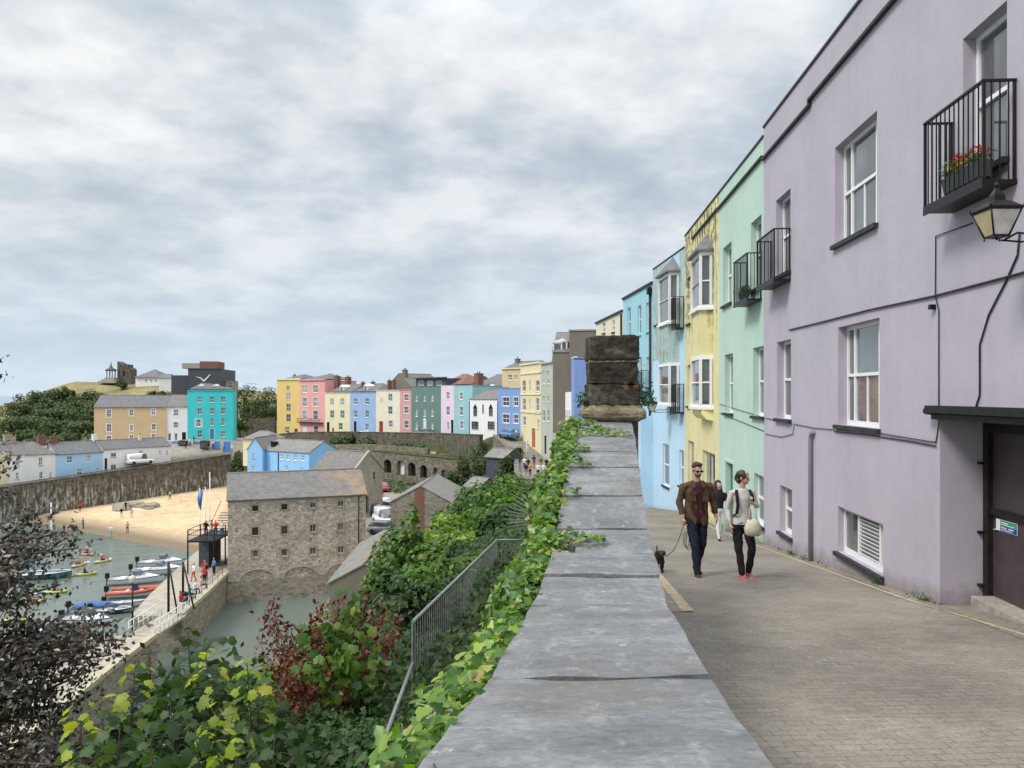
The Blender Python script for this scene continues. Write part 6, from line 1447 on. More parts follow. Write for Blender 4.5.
mb.build('columns', M['concrete'], mn); mb = MB(); mb.lathe([(1.8, 4.2), (1.8, 4.5), (1.3, 4.9), (.8, 5.1), (.5, 5.4), (.45, 5.8)], 12); mb.build('canopy', M['cladding'], mn); mb = MB(); mb.lathe([(.22, 5.8), (.3, 6.2), (.24, 6.7), (.12, 6.8), (.17, 7.0), (.1, 7.2)], 8); mb.build('statue', M['stone_pale'], mn)
h = ph('hilltop_cottage', 'long low white cottage with grey hipped roof on the hill right of the ruin', 135.5, 250, 160, 250, 386, 376.5, 10, 'white', 'cottage'); wins(h, [(146, 380.5, 1.6, 3), (151, 380.5, 1.6, 3), (156, 380.5, 1.4, 3)], style='single', **KX); h.walls(); h.roof('gable', 2.4, 'slate', .6, hipl=4, hipr=4)
h = ph('hilltop_cottage', 'white annexe with flat gable just below the hilltop cottage', 159, 244, 171, 245, 390, 378, 7, 'white', 'cottage'); h.walls('gable', 1.2); h.roof('gable', 1.2, 'slate2', .2)
HG = 'dark bushes and trees on the castle hill'
hb_ = [(31, 387, 225, 5.2, 'round dark tree standing apart against the sea at the left'), (20, 402, 215, 5, 'low tree at the left foot of the hill'), (48, 398, 215, 5, 'tree right of the round dark one'), (60, 404, 205, 6, 'broad bush low on the hill slope'), (78, 391, 225, 5.5, 'long dark thicket high on the slope'), (66, 384, 240, 3.5, 'small bush on the left shoulder of the hill'), (92, 389, 228, 4, 'bush left of the clipped dark one below the monument'),
       (104, 391, 222, 3.4, 'dark clipped bush directly below the monument'), (84, 407, 200, 6, 'large thicket in the middle of the slope'), (36, 414, 195, 6, 'spreading tree above the white cottages'), (12, 416, 188, 6, 'tree at the left picture edge above the cottages'), (58, 420, 185, 5, 'pale green bush above the pale blue cottage'), (82, 420, 182, 4.5, 'bush beside the tan house'), (30, 428, 175, 4, 'low bush behind the white cottages'), (10, 432, 170, 4, 'low bush at the left edge behind the cream cottage'),
       (152, 389, 228, 2.8, 'dark bush above the tan roof'), (163, 388, 225, 2.6, 'bush at the left corner of the slate-clad block'), (122, 381, 248, 1.6, 'scrub at the foot of the ruin'), (75, 398, 215, 6, 'dense thicket left of centre on the hill slope'), (96, 399, 212, 5, 'dense thicket behind the left end of the tan house'), (52, 386, 238, 4, 'windswept bush on the left brow of the hill'), (66, 432, 162, 3, 'bright bush just above the blue cottage roof')]
for px, yt, Y, r, lab in hb_:
    p = W(px, yt, Y); gzv = gz_(p.x, Y); tree('hill_tree', lab, 'tree', (p.x, Y, min(gzv, p.z-2.5)), p.z, r, leaf=.75, n=1300, mat='leaf_far', nc=16, crownfrac=.95, group=HG, trunk=.5)
for px, yt, Y, r, lab in ((246, 379, 205, 7.5, 'dark tree mass right of the turquoise house, left half'), (263, 384, 200, 7, 'dark tree mass left of the mustard house'), (252, 398, 190, 5, 'lighter tree below the dark mass'), (240, 412, 180, 3, 'small tree against the right side of the turquoise house'), (271, 394, 196, 4.5, 'tree touching the mustard house'),
                         (352, 431, 160, 2.6, 'round bush in the garden below the powder blue house'), (340, 437, 158, 2.4, 'low bush in the garden below the cream house'), (366, 437, 154, 2, 'bush left of the garden steps'), (402, 443, 143, 2.6, 'dark bush against the retaining wall under the green house'), (418, 444, 140, 2.4, 'second dark bush against the retaining wall'), (385, 446, 143, 2, 'pale bush above the leftmost arch'), (300, 443, 160, 2.5, 'bush above the blue building roof'), (236, 447, 148, 1.6, 'bush on the end of the harbour wall'),
                         (482, 432, 112, 2.8, 'tall bushy tree in front of the white gothic cottage'), (491, 440, 110, 1.8, 'bush right of the tall bushy tree'), (463, 453, 112, 1.8, 'rounded green bush left of the dark shed'), (516, 446, 104, 1.2, 'shrub on the bank above the crowd'), (508, 452, 98, 1.5, 'shrub right of the dark shed'), (450, 462, 108, 1.6, 'bush at the right end of the arched stores')):
    p = W(px, yt, Y); gzv = gz_(p.x, Y); tree('garden_tree', lab, 'tree', (p.x, Y, min(gzv, p.z-1.5)), p.z, r, leaf=.10+.0028*Y, n=1300, mat='leaf_far', nc=14, crownfrac=.95, group='trees and bushes around the terrace gardens', trunk=.5)
def scat(n, fn, size, mat, name, label, seed):
    rng = np.random.default_rng(seed); P = np.array([fn(rng) for _ in range(n)]); o = leafmeshobj(name, [leafarrays(P, np.tile([0, -.6, .8], (n, 1)), size, 'oval', .5, 0, rng)], M[mat]); tag(o, label, 'ground cover', kind='stuff')
def f1(r):
    y = r.uniform(120, 160); x = -3-(y-112)*.75+r.uniform(-9, 4); return (x, y, gz_(x, y)+r.uniform(0, .6))
scat(5200, f1, .5, 'leaf_far', 'garden_scrub', 'rough growth in the gardens below the terrace', 41)
def f2(r):
    x = r.uniform(-185, -95); y = r.uniform(165, 240); return (x, y, gz_(x, y)+r.uniform(0, 1.2))
scat(9000, f2, 1.0, 'leaf_far', 'hill_scrub', 'dense scrub over the seaward slope of the castle hill', 42)
# rocks on the beach
rk = MB(); rnd = random.Random(3)
for k in range(14):
    x, y = W(135, 505, 128).x+rnd.uniform(-4, 4), 129+rnd.uniform(-2.5, 2); r = rnd.uniform(.5, 1.2); bm = bmesh.new(); bmesh.ops.create_icosphere(bm, subdivisions=2, radius=r); bm.verts.index_update()
    rk.add([Vector((x, y, gz_(x, y)+r*.1))+Vector((v.co.x*1.4, v.co.y, v.co.z*.6))*(1+.25*math.sin(v.co.x*7+k)*math.cos(v.co.y*6)) for v in bm.verts], [[v.index for v in f.verts] for f in bm.faces]); bm.free()
o = rk.build('rock_pile', M['stone_quay']); tag(o, 'heap of boulders at the foot of the harbour wall', 'rocks', kind='stuff')
# ------------------------------------------------------------------ people
CL = {}
def cloth(c, rough=.9):
    k = tuple(round(x, 3) for x in c)
    if k not in CL: CL[k] = plain('cloth', c, rough, var=.18, scale=30, spec=.2)
    return CL[k]
M['hair_dark'] = plain('dark_hair', (.02, .014, .010), .6, var=.4, scale=60); M['hair_brown'] = plain('brown_hair', (.035, .02, .014), .6, var=.4, scale=60)
M['stubble'] = plain('stubble', (.16, .095, .07), .7, var=.2)
def remeshed(mb, voxel, smooth=2, name='m'):
    me = mb.mesh('tmp', []); bm = bmesh.new(); bm.from_mesh(me); bmesh.ops.recalc_face_normals(bm, faces=bm.faces[:]); bm.to_mesh(me); bm.free()
    o = bpy.data.objects.new('tmp', me); COL.objects.link(o)
    m = o.modifiers.new('r', 'REMESH'); m.mode = 'VOXEL'; m.voxel_size = voxel; m.use_smooth_shade = True
    if smooth: s = o.modifiers.new('s', 'SMOOTH'); s.factor = .5; s.iterations = smooth
    dg = bpy.context.evaluated_depsgraph_get(); ev = o.evaluated_get(dg); r = bpy.data.meshes.new_from_object(ev); r.name = name
    bpy.data.objects.remove(o); bpy.data.meshes.remove(me); return r
def ell(c, rx, ry, n=14, rot=0):
    """horizontal ellipse ring about c=(x,y,z)"""
    return [(c[0]+rx*math.cos(2*math.pi*k/n)*math.cos(rot)-ry*math.sin(2*math.pi*k/n)*math.sin(rot), c[1]+rx*math.cos(2*math.pi*k/n)*math.sin(rot)+ry*math.sin(2*math.pi*k/n)*math.cos(rot), c[2]) for k in range(n)]
def blob(mb, c, r, m=0, seg=10, rot=None):
    bm = bmesh.new(); bmesh.ops.create_uvsphere(bm, u_segments=seg, v_segments=seg-2, radius=1); bm.verts.index_update(); c = Vector(c)
    vs = []
    for v in bm.verts:
        p = Vector((v.co.x*r[0], v.co.y*r[1], v.co.z*r[2]))
        if rot is not None: p = rot @ p
        vs.append(p+c)
    mb.add(vs, [[v.index for v in f.verts] for f in bm.faces], m, True); bm.free()
def limb(mb, pts, rs, n=10): mb.tube(pts, list(rs), n)
def hand(mb, w, d, side, curl=.9, s=1.0, thumb=(0, -1, 0)):
    """w wrist, d direction towards the finger tips; five separate curled fingers"""
    w = Vector(w); d = Vector(d).normalized(); t = Vector(thumb).normalized(); t = (t-d*t.dot(d)).normalized(); nrm = d.cross(t).normalized()*side
    # nrm points to the palm side
    pc = w+d*.05*s; R3 = Matrix((t, nrm, d)).transposed(); blob(mb, pc, (.040*s, .016*s, .050*s), rot=R3)
    limb(mb, [w-d*.02, pc], (.024*s, .026*s), 8)
    for k, L in enumerate((.072, .080, .075, .060)):
        b_ = pc+d*.038*s+t*(.028-.019*k)*s; p = [b_]; a = 0; q = b_.copy()
        for j, f in enumerate((.45, .32, .23)):
            a += curl*(.55+.1*j+.05*k); q = q+(d*math.cos(a)+nrm*math.sin(a))*L*f*s; p.append(q.copy())
        limb(mb, p, (.0085*s, .0082*s, .0075*s, .0062*s), 6)
    b_ = w+d*.025*s+t*.026*s; p = [b_, b_+(t*.6+d*.7+nrm*.2).normalized()*.038*s]; p.append(p[-1]+(t*.1+d*.8+nrm*.6).normalized()*.03*s); limb(mb, p, (.012*s, .0105*s, .0075*s), 6)
def head(mb, c, yaw, pitch=0, s=1.0):
    """c = centre of the skull, face looks to -Y before yaw"""
    Rm = (Matrix.Rotation(yaw, 3, 'Z') @ Matrix.Rotation(pitch, 3, 'X')); c = Vector(c)
    def T(p): return c+Rm @ (Vector(p)*s)
    blob(mb, T((0, .012, .03)), (.074*s, .094*s, .086*s), rot=Rm, seg=14); blob(mb, T((0, -.022, -.035)), (.056*s, .066*s, .070*s), rot=Rm, seg=12); blob(mb, T((0, -.062, -.082)), (.026*s, .022*s, .022*s), rot=Rm)
    blob(mb, T((0, -.098, -.022)), (.013*s, .020*s, .022*s), rot=Rm); blob(mb, T((0, -.090, .004)), (.010*s, .014*s, .028*s), rot=Rm); blob(mb, T((0, -.083, -.056)), (.024*s, .012*s, .009*s), rot=Rm)
    for sx in (-1, 1): blob(mb, T((sx*.078, .012, -.008)), (.010*s, .018*s, .030*s), rot=Rm); blob(mb, T((sx*.034, -.078, .022)), (.024*s, .012*s, .009*s), rot=Rm)
    return T, Rm
def wrinkle(me, amp, f=22, seed=0):
    me.update()
    for v in me.vertices:
        p = v.co; v.co = p+v.normal*amp*(math.sin(p.z*f+4*math.sin(p.x*9+seed)+seed)+.6*math.sin(p.x*f*1.3+p.z*f*.7+seed*2))
def child(name, me, mat, par, loc=None): me.materials.clear(); me.materials.append(mat); return link(name, me, par, loc)

# ---- the man with the dog
mx, my = 2.965, 12.05; mz = S(my)
man = thing('person', 'man in an open brown overshirt, glasses and dark jeans walking with a dog lead', 'person', (mx, my, mz), R(4))
FR = {'hipL': (.10, 0, .92), 'hipR': (-.10, 0, .92)}
sh = 1.475
def man_arms(): return ([(-.205, .0, sh-.03), (-.275, .03, 1.17), (-.245, -.06, .93)], [(.205, 0, sh-.03), (.285, .05, 1.17), (.315, -.02, .93)])
aR, aL = man_arms()
lR = [(-.095, 0, .93), (-.075, -.15, .50), (-.045, -.20, .09)]; lL = [(.095, 0, .93), (.085, -.02, .50), (.06, .20, .12)]
mb = MB(); mb.loft([ell((0, 0, z), rx, ry) for z, rx, ry in ((.86, .13, .085), (.95, .14, .09), (1.08, .125, .085), (1.22, .135, .09), (1.36, .145, .09), (1.43, .11, .07), (1.48, .07, .06), (1.52, .058, .056))])
limb(mb, [(0, .0, 1.48), (0, -.015, 1.60)], (.062, .058)); T, Rm = head(mb, (0, -.03, 1.69), R(8), R(12))
for a in (aR, aL): limb(mb, [(a[0][0]*.55, 0, a[0][2]+.0), a[0], a[1], a[2]], (.035, .040, .038, .03))
for l in (lR, lL): limb(mb, l, (.070, .058, .042))
hand(mb, aR[2], (.1, -.25, -1), -1, 1.15, 1.0, (.3, -1, 0)); hand(mb, aL[2], (.05, -.15, -1), 1, .55, 1.0, (-.3, -1, 0))
body = remeshed(mb, .0065, 3, 'person_body'); child('body', body, M['skin'], man)
# face: eyes, brows, mouth, stubble, glasses
mb = MB(); 
for sx in (-1, 1): blob(mb, T((sx*.032, -.081, .004)), (.011, .006, .006), rot=Rm)
mb.build('eyes', M['blackpaint'], man); mb = MB(); blob(mb, T((0, -.0945, -.060)), (.022, .004, .004), rot=Rm); mb.build('mouth', plain('lips', (.26, .11, .09), .5), man)
mb = MB()
for sx in (-1, 1):
    ring = [T((sx*.034+.026*math.cos(a), -.098, .006+.018*math.sin(a))) for a in [2*math.pi*k/12 for k in range(13)]]; mb.tube(ring, .003, 5); mb.tube([T((sx*.060, -.098, .010)), T((sx*.08, .01, .006))], .003, 4)
    mb.face([T((sx*.034+.025*math.cos(a), -.098, .006+.017*math.sin(a))) for a in [2*math.pi*k/12 for k in range(12)]])
mb.tube([T((-.010, -.100, .008)), T((.010, -.100, .008))], .003, 4); mb.build('glasses', M['blackpaint'], man)
mb = MB(); blob(mb, T((0, -.032, -.052)), (.0585, .070, .056), rot=Rm, seg=14); me = mb.mesh('stubble', [M['stubble']]); bm = bmesh.new(); bm.from_mesh(me)
ci = T((0, 0, -.045)).z; bmesh.ops.delete(bm, geom=[v for v in bm.verts if (Rm.inverted() @ (v.co-T((0, 0, 0)))).z > -.038 or (Rm.inverted() @ (v.co-T((0, 0, 0)))).y > .02], context='VERTS'); bm.to_mesh(me); bm.free(); link('beard', me, man)
mb = MB(); blob(mb, T((0, .026, .052)), (.080, .092, .078), rot=Rm, seg=14); blob(mb, T((0, -.035, .105)), (.062, .055, .030), rot=Rm, seg=12); blob(mb, T((0, .075, -.01)), (.06, .035, .05), rot=Rm); hm_ = remeshed(mb, .008, 2, 'hair'); wrinkle(hm_, .003, 60); child('hair', hm_, M['hair_dark'], man)
# tee
mb = MB(); mb.loft([ell((0, -.012, z), rx, ry) for z, rx, ry in ((.86, .15, .112), (.98, .155, .122), (1.15, .15, .125), (1.34, .155, .125), (1.45, .12, .10), (1.50, .075, .074))]); ts = remeshed(mb, .012, 2, 'tee'); wrinkle(ts, .003); child('tee_shirt', ts, cloth((.055, .018, .022)), man)
# overshirt: shell with an opening down the front
mb = MB(); mb.loft([ell((0, .012, z), rx, ry, 18) for z, rx, ry in ((.80, .195, .145), (.90, .195, .145), (1.05, .19, .14), (1.22, .19, .14), (1.36, .20, .135), (1.45, .15, .11), (1.495, .088, .08), (1.525, .075, .075))])
for a in (aR, aL): limb(mb, [(a[0][0]*.45, .005, a[0][2]+.005), (a[0][0]*1.02, a[0][1], a[0][2]-.01), a[1], tuple(Vector(a[1]).lerp(Vector(a[2]), .80))], (.060, .068, .058, .047), 12)
jm = remeshed(mb, .011, 3, 'overshirt'); wrinkle(jm, .005, 26, 1)
bm = bmesh.new(); bm.from_mesh(jm); dl = [f for f in bm.faces if abs(f.calc_center_median().x-.0) < .022+.055*max(0, (f.calc_center_median().z-1.30)/.22)+.03*max(0, (1.0-f.calc_center_median().z)/.2) and f.calc_center_median().y < -.05 and f.calc_center_median().z < 1.54 or f.calc_center_median().z < .808]
bmesh.ops.delete(bm, geom=dl, context='FACES'); bm.to_mesh(jm); bm.free()
BR = cloth((.095, .062, .035)); oj = child('overshirt', jm, BR, man); sd = oj.modifiers.new('t', 'SOLIDIFY'); sd.thickness = .006
for sx in (-1, 1):
    mb = MB(); mb.bbox((sx*.105-.05, -.155, 1.20), (sx*.105+.05, -.128, 1.32), 0, .006); mb.build('chest_pocket', BR, oj)
    mb = MB(); mb.bbox((sx*.105-.054, -.160, 1.305), (sx*.105+.054, -.130, 1.345), 0, .005); mb.build('pocket_flap', cloth((.075, .05, .03)), oj)
    mb = MB(); mb.loft([[(sx*.03, -.11, 1.46), (sx*.10, -.06, 1.515), (sx*.095, -.03, 1.53), (sx*.035, -.09, 1.50)], [(sx*.075, -.132, 1.405), (sx*.13, -.09, 1.47), (sx*.12, -.06, 1.50), (sx*.06, -.11, 1.47)]], 0, False); mb.build('collar', cloth((.075, .05, .03)), oj)
# jeans
def trousers(l1, l2, mat, par, top=.98, rx=.165, ry=.118, a=.098, k=.07, e=.058, end=.06, seed=0):
    mb = MB(); mb.loft([ell((0, 0, z), x, y) for z, x, y in ((top-.14, rx+.008, ry+.006), (top-.06, rx+.006, ry+.004), (top, rx-.01, ry-.004))])
    for l in (l1, l2): limb(mb, [l[0], tuple(Vector(l[0]).lerp(Vector(l[1]), .5)), l[1], tuple(Vector(l[1]).lerp(Vector(l[2]), .5)), (l[2][0], l[2][1], l[2][2]-end+.02)], (a, a*.86, k, e+.006, e), 12)
    tm = remeshed(mb, .011, 3, 'trousers'); wrinkle(tm, .004, 34, seed); return child('trousers', tm, mat, par)
trousers(lR, lL, cloth((.014, .018, .032)), man)
def shoe(name, c, yaw, pitch, mat, sole, par, L=.27):
    mb = MB(); Rq = Matrix.Rotation(yaw, 4, 'Z') @ Matrix.Rotation(pitch, 4, 'X'); Tm = Matrix.Translation(c) @ Rq; rr = []
    for y, w, h in ((.09, .030, .05), (.07, .040, .085), (.02, .042, .085), (-.05, .046, .06), (-.11, .048, .042), (-.155, .040, .034), (-.178, .020, .022)):
        y *= L/.27; rr.append([Tm @ Vector(p) for p in ((-w, y, .018), (-w*.95, y, h*.6), (-w*.5, y, h), (w*.5, y, h), (w*.95, y, h*.6), (w, y, .018))])
    mb.loft(rr, 0, True); o = mb.build('shoe', mat, par); mb = MB(); rr = []
    for y, w in ((.098, .026), (.07, .044), (.0, .044), (-.08, .052), (-.14, .047), (-.183, .022)): y *= L/.27; rr.append([Tm @ Vector(p) for p in ((-w, y, 0), (-w, y, .02), (w, y, .02), (w, y, 0))])
    mb.loft(rr, 0, False); mb.build('sole', sole, o); return o
BS = cloth((.07, .038, .022), .5)
shoe('shoe', (-.045, -.22, .0), R(-6), R(-4), BS, M['blackpaint'], man); shoe('shoe', (.06, .19, .035), R(8), R(24), BS, M['blackpaint'], man)
# ---- the woman
wx_, wy = 3.60, 11.75
wo = thing('person', 'woman in a pale grey cardigan and black trousers carrying a cream tote bag', 'person', (wx_, wy, S(wy)), R(6))
lR = [(-.085, 0, .86), (-.075, -.06, .47), (-.05, -.14, .09)]; lL = [(.085, 0, .86), (.115, -.12, .47), (.10, -.02, .10)]; sh = 1.35
aR = [(-.165, 0, sh), (-.225, .03, 1.07), (-.215, -.07, .85)]; aL = [(.165, 0, sh), (.24, -.02, 1.11), (.085, -.20, 1.19)]
mb = MB(); mb.loft([ell((0, 0, z), rx, ry) for z, rx, ry in ((.80, .13, .09), (.88, .14, .09), (1.0, .11, .08), (1.13, .11, .08), (1.26, .115, .085), (1.33, .09, .06), (1.375, .06, .052), (1.41, .048, .048))])
limb(mb, [(0, 0, 1.38), (.01, -.012, 1.49)], (.050, .046)); T, Rm = head(mb, (.015, -.03, 1.565), R(48), R(4), .93)
for a in (aR, aL): limb(mb, [(a[0][0]*.55, 0, a[0][2]+.0), a[0], a[1], a[2]], (.026, .030, .030, .025))
for l in (lR, lL): limb(mb, l, (.070, .052, .036))
hand(mb, aR[2], (.05, -.2, -1), -1, .6, .9, (.3, -1, 0)); hand(mb, aL[2], (-.55, -.25, .9), 1, 1.2, .9, (-.6, -.5, -.5))
body = remeshed(mb, .0065, 3, 'person_body'); child('body', body, M['skin'], wo)
mb = MB()
for sx in (-1, 1): blob(mb, T((sx*.032, -.081, .004)), (.011, .006, .006), rot=Rm)
mb.build('eyes', M['blackpaint'], wo); mb = MB(); blob(mb, T((0, -.0945, -.058)), (.020, .004, .004), rot=Rm); mb.build('mouth', plain('lips', (.32, .10, .09), .5), wo)
mb = MB(); blob(mb, T((0, .034, .040)), (.084, .090, .084), rot=Rm, seg=14); blob(mb, T((0, .105, -.005)), (.045, .050, .060), rot=Rm, seg=12); blob(mb, T((0, .07, -.05)), (.062, .045, .06), rot=Rm); blob(mb, T((.055, -.012, .05)), (.030, .05, .05), rot=Rm); blob(mb, T((-.055, -.012, .05)), (.030, .05, .05), rot=Rm)
hm_ = remeshed(mb, .008, 2, 'hair'); wrinkle(hm_, .004, 55, 3); child('hair', hm_, M['hair_brown'], wo)
# striped top and cardigan
m, nt, b = newmat('striped_jersey'); wv = N(nt, 'ShaderNodeTexWave', bands_direction='Z'); wv.inputs['Scale'].default_value = 14; wv.inputs['Distortion'].default_value = .6; nt.links.new(coords(nt, 'Object'), wv.inputs['Vector'])
nt.links.new(ramp(nt, wv.outputs['Fac'], [(.62, (.56, .54, .50)), (.72, (.40, .39, .37))]), b.inputs['Base Color']); b.inputs['Roughness'].default_value = .9
mb = MB(); mb.loft([ell((0, 0, z), rx, ry, 16) for z, rx, ry in ((.84, .178, .130), (.95, .158, .116), (1.10, .140, .108), (1.25, .152, .116), (1.33, .125, .09), (1.385, .085, .075), (1.40, .065, .065))])
for a in (aR, aL): limb(mb, [(a[0][0]*.45, 0, a[0][2]), (a[0][0], 0, a[0][2]-.01), a[1], tuple(Vector(a[1]).lerp(Vector(a[2]), .86))], (.045, .050, .043, .034), 12)
cm = remeshed(mb, .011, 3, 'cardigan'); wrinkle(cm, .003, 28, 5); child('cardigan', cm, m, wo)
trousers(lR, lL, cloth((.014, .014, .016)), wo, .93, .165, .12, .093, .063, .05, .03, 4)
SH = cloth((.70, .68, .66), .6); RD = cloth((.42, .12, .11), .6)
shoe('shoe', (-.05, -.16, .0), R(-4), R(-2), RD, cloth((.7, .68, .65)), wo, .24); shoe('shoe', (.10, -.03, .012), R(10), R(6), RD, cloth((.7, .68, .65)), wo, .24)
mb = MB()
for pts in ([(-.10, -.03, 1.385), (-.125, -.105, 1.30), (-.12, -.135, 1.15), (-.13, -.12, 1.02), (-.165, -.02, .98)], [(.11, -.03, 1.38), (.125, -.105, 1.30), (.13, -.125, 1.18)]):
    rr = []
    for p in pts: p = Vector(p); rr.append([p+Vector(q) for q in ((-.022, -.006, 0), (.022, -.010, 0), (.022, .006, 0), (-.022, .008, 0))])
    mb = MB(); mb.loft(rr, 0, True); mb.build('rucksack_strap', cloth((.015, .015, .018)), wo)
tb = thing('tote_bag', 'cream canvas tote bag hanging in front of the woman in the pale cardigan', 'bag', Vector((wx_, wy, S(wy)))+Vector((.09, -.25, .70)), R(6), scale=.82); mb = MB()
rr = []
for z, w, d in ((0, .11, .03), (.04, .135, .06), (.14, .135, .07), (.25, .115, .05), (.31, .10, .02)): rr.append([(-w, -d, z), (0, -d*1.25, z-.008), (w, -d, z), (w*1.04, 0, z), (w, d, z), (0, d*1.2, z), (-w, d, z), (-w*1.04, 0, z)])
mb.loft(rr, 0, True); tm = mb.mesh('bag', []); wrinkle(tm, .005, 20, 2); child('bag_body', tm, cloth((.58, .53, .42)), tb)
mb = MB(); mb.tube([(-.07, -.02, .30), (-.06, 0, .45), (.0, .06, .62), (.02, .12, .72)], .009, 5); mb.tube([(.07, -.02, .30), (.06, 0, .45), (.02, .07, .62), (.02, .12, .72)], .009, 5); mb.build('handles', cloth((.50, .45, .36)), tb)
# ---- dog and lead
dg_ = thing('dog', 'small black dog on a lead walking close beside the parapet', 'dog', (2.44, 12.45, S(12.45)), R(-4)); mb = MB()
mb.loft([[(p[0], y, z+p[1]) for p in [(rx*math.cos(2*math.pi*k/12), rz*math.sin(2*math.pi*k/12)) for k in range(12)]] for y, z, rx, rz in ((-.17, .24, .05, .06), (-.13, .235, .075, .085), (-.04, .225, .08, .09), (.08, .23, .072, .075), (.17, .24, .068, .068), (.22, .245, .035, .04))])
limb(mb, [(0, -.13, .26), (0, -.19, .33)], (.055, .05)); blob(mb, (0, -.215, .355), (.052, .06, .050)); limb(mb, [(0, -.25, .345), (0, -.305, .33)], (.030, .020)); blob(mb, (0, -.31, .335), (.012, .012, .010))
for sx in (-1, 1):
    limb(mb, [(sx*.045, -.13, .20), (sx*.045, -.135+.03*sx, .10), (sx*.045, -.14+.05*sx, .015)], (.034, .020, .018), 8); blob(mb, (sx*.045, -.152+.05*sx, .014), (.020, .028, .014))
    limb(mb, [(sx*.045, .17, .22), (sx*.05, .13-.03*sx, .13), (sx*.05, .20-.04*sx, .085), (sx*.05, .18-.04*sx, .015)], (.045, .028, .017, .016), 8); blob(mb, (sx*.05, .165-.04*sx, .014), (.020, .028, .014))
    limb(mb, [(sx*.040, -.20, .385), (sx*.066, -.205, .375), (sx*.072, -.22, .315)], (.018, .020, .012), 8)
limb(mb, [(0, .21, .26), (0, .28, .32), (0, .30, .38)], (.018, .014, .008), 8)
dm = remeshed(mb, .007, 2, 'dog_body'); wrinkle(dm, .003, 80, 1); child('body', dm, plain('black_fur', (.014, .013, .013), .7, var=.4, scale=60), dg_)
mb = MB(); mb.tube([(.054*math.cos(a), -.165+.03*math.sin(a), .30+.035*math.sin(a)) for a in [2*math.pi*k/14 for k in range(15)]], .007, 5); mb.build('collar', cloth((.25, .03, .03)), dg_)
mb = MB()
for sx in (-1, 1): blob(mb, (sx*.024, -.262, .368), (.006, .005, .006))
mb.build('eyes', M['glass'], dg_)
hx = Vector((mx, my, mz))+Matrix.Rotation(R(4), 3, 'Z') @ Vector((-.235, -.10, .85)); dn = dg_.location+Vector((0, -.16, .34)); ld = thing('dog_lead', 'thin dark lead hanging from the man to the small black dog', 'lead', hx); mb = MB(); v = dn-hx
mb.tube([(0, 0, 0), v*.2+Vector((0, 0, -.14)), v*.45+Vector((0, 0, -.22)), v*.75+Vector((0, 0, -.16)), v], .0055, 5)
for k in range(3): mb.tube([(.035+.02*k+.045*math.sin(a), -.01*k, -.13-.02*k-.13*math.cos(a)*-1-.13) for a in [2*math.pi*j/14 for j in range(15)]], .005, 5)
mb.build('cord', M['blackpaint'], ld)

# ---- simple figures for the distance (one continuous mesh each, coloured by zone)
def figure_mesh(pose, h=1.7, voxel=.035):
    s = h/1.75; mb = MB(); drop = 0
    if pose in ('stand', 'walk'): lg = [[(-.09, 0, .92), (-.10, -.02 if pose == 'stand' else -.12, .5), (-.09, 0 if pose == 'stand' else -.2, .05)], [(.09, 0, .92), (.11, -.01 if pose == 'stand' else -.02, .5), (.11, 0 if pose == 'stand' else .22, .08)]]; z0 = 0
    elif pose == 'sit': lg = [[(-.1, 0, .45), (-.13, -.42, .48), (-.12, -.42, .05)], [(.1, 0, .45), (.13, -.42, .48), (.14, -.45, .05)]]; z0 = -.47
    else: lg = [[(-.1, 0, .10), (-.17, -.42, .25), (-.13, -.85, .08)], [(.1, 0, .10), (.17, -.42, .25), (.13, -.85, .08)]]; z0 = -.82
    mb.loft([ell((0, 0, z+z0), rx, ry, 10) for z, rx, ry in ((.86, .15, .11), (1.05, .14, .10), (1.30, .18, .12), (1.43, .16, .09), (1.49, .07, .06))]); limb(mb, [(0, 0, 1.45+z0), (0, -.01, 1.58+z0)], (.055, .055), 8); blob(mb, (0, -.01, 1.655+z0), (.085, .10, .12)); blob(mb, (0, -.11, 1.64+z0), (.015, .02, .02))
    for l in lg: limb(mb, l, (.09, .062, .048), 8); limb(mb, [l[2], (l[2][0], l[2][1]-.13, l[2][2]-.02)], (.045, .035), 6)
    ar = {'stand': [[(-.19, 0, 1.42), (-.25, .02, 1.15), (-.22, -.10, .93)], [(.19, 0, 1.42), (.27, 0, 1.15), (.15, -.22, 1.20)]], 'walk': [[(-.19, 0, 1.42), (-.25, .10, 1.16), (-.24, .05, .92)], [(.19, 0, 1.42), (.25, -.04, 1.16), (.24, -.20, .98)]]}.get(pose, [[(-.19, 0, 1.42), (-.27, -.14, 1.17), (-.22, -.40, 1.20)], [(.19, 0, 1.42), (.27, -.14, 1.17), (.22, -.40, 1.20)]])
    for a in ar: limb(mb, [(x, y, z+z0) for x, y, z in a], (.055, .045, .032), 8); e = a[2]; blob(mb, (e[0], e[1]-.02, e[2]+z0-.05), (.03, .03, .06))
    me = remeshed(mb, voxel, 1, 'figure'); me.transform(Matrix.Scale(s, 4))
    for k in range(4): me.materials.append(None)
    for p in me.polygons:
        c = p.center/s; z = c.z-z0
        if z > 1.53: k = 3 if (c.y > -.02 or z > 1.72) else 2
        elif (abs(c.x) > .185 and z < 1.12 and pose in ('stand', 'walk')) or (c.y < -.24 and z > 1.0 and pose != 'walk'): k = 2
        elif (z < .95 and pose in ('stand', 'walk')) or (pose == 'sit' and c.z < .56) or (pose == 'paddle' and c.z < .22): k = 1 if c.z > .1 or pose == 'paddle' else 3
        else: k = 0
        p.material_index = k
    return me
FIG = {p: figure_mesh(p) for p in ('stand', 'walk', 'sit', 'paddle')}
SKIN = M['skin']
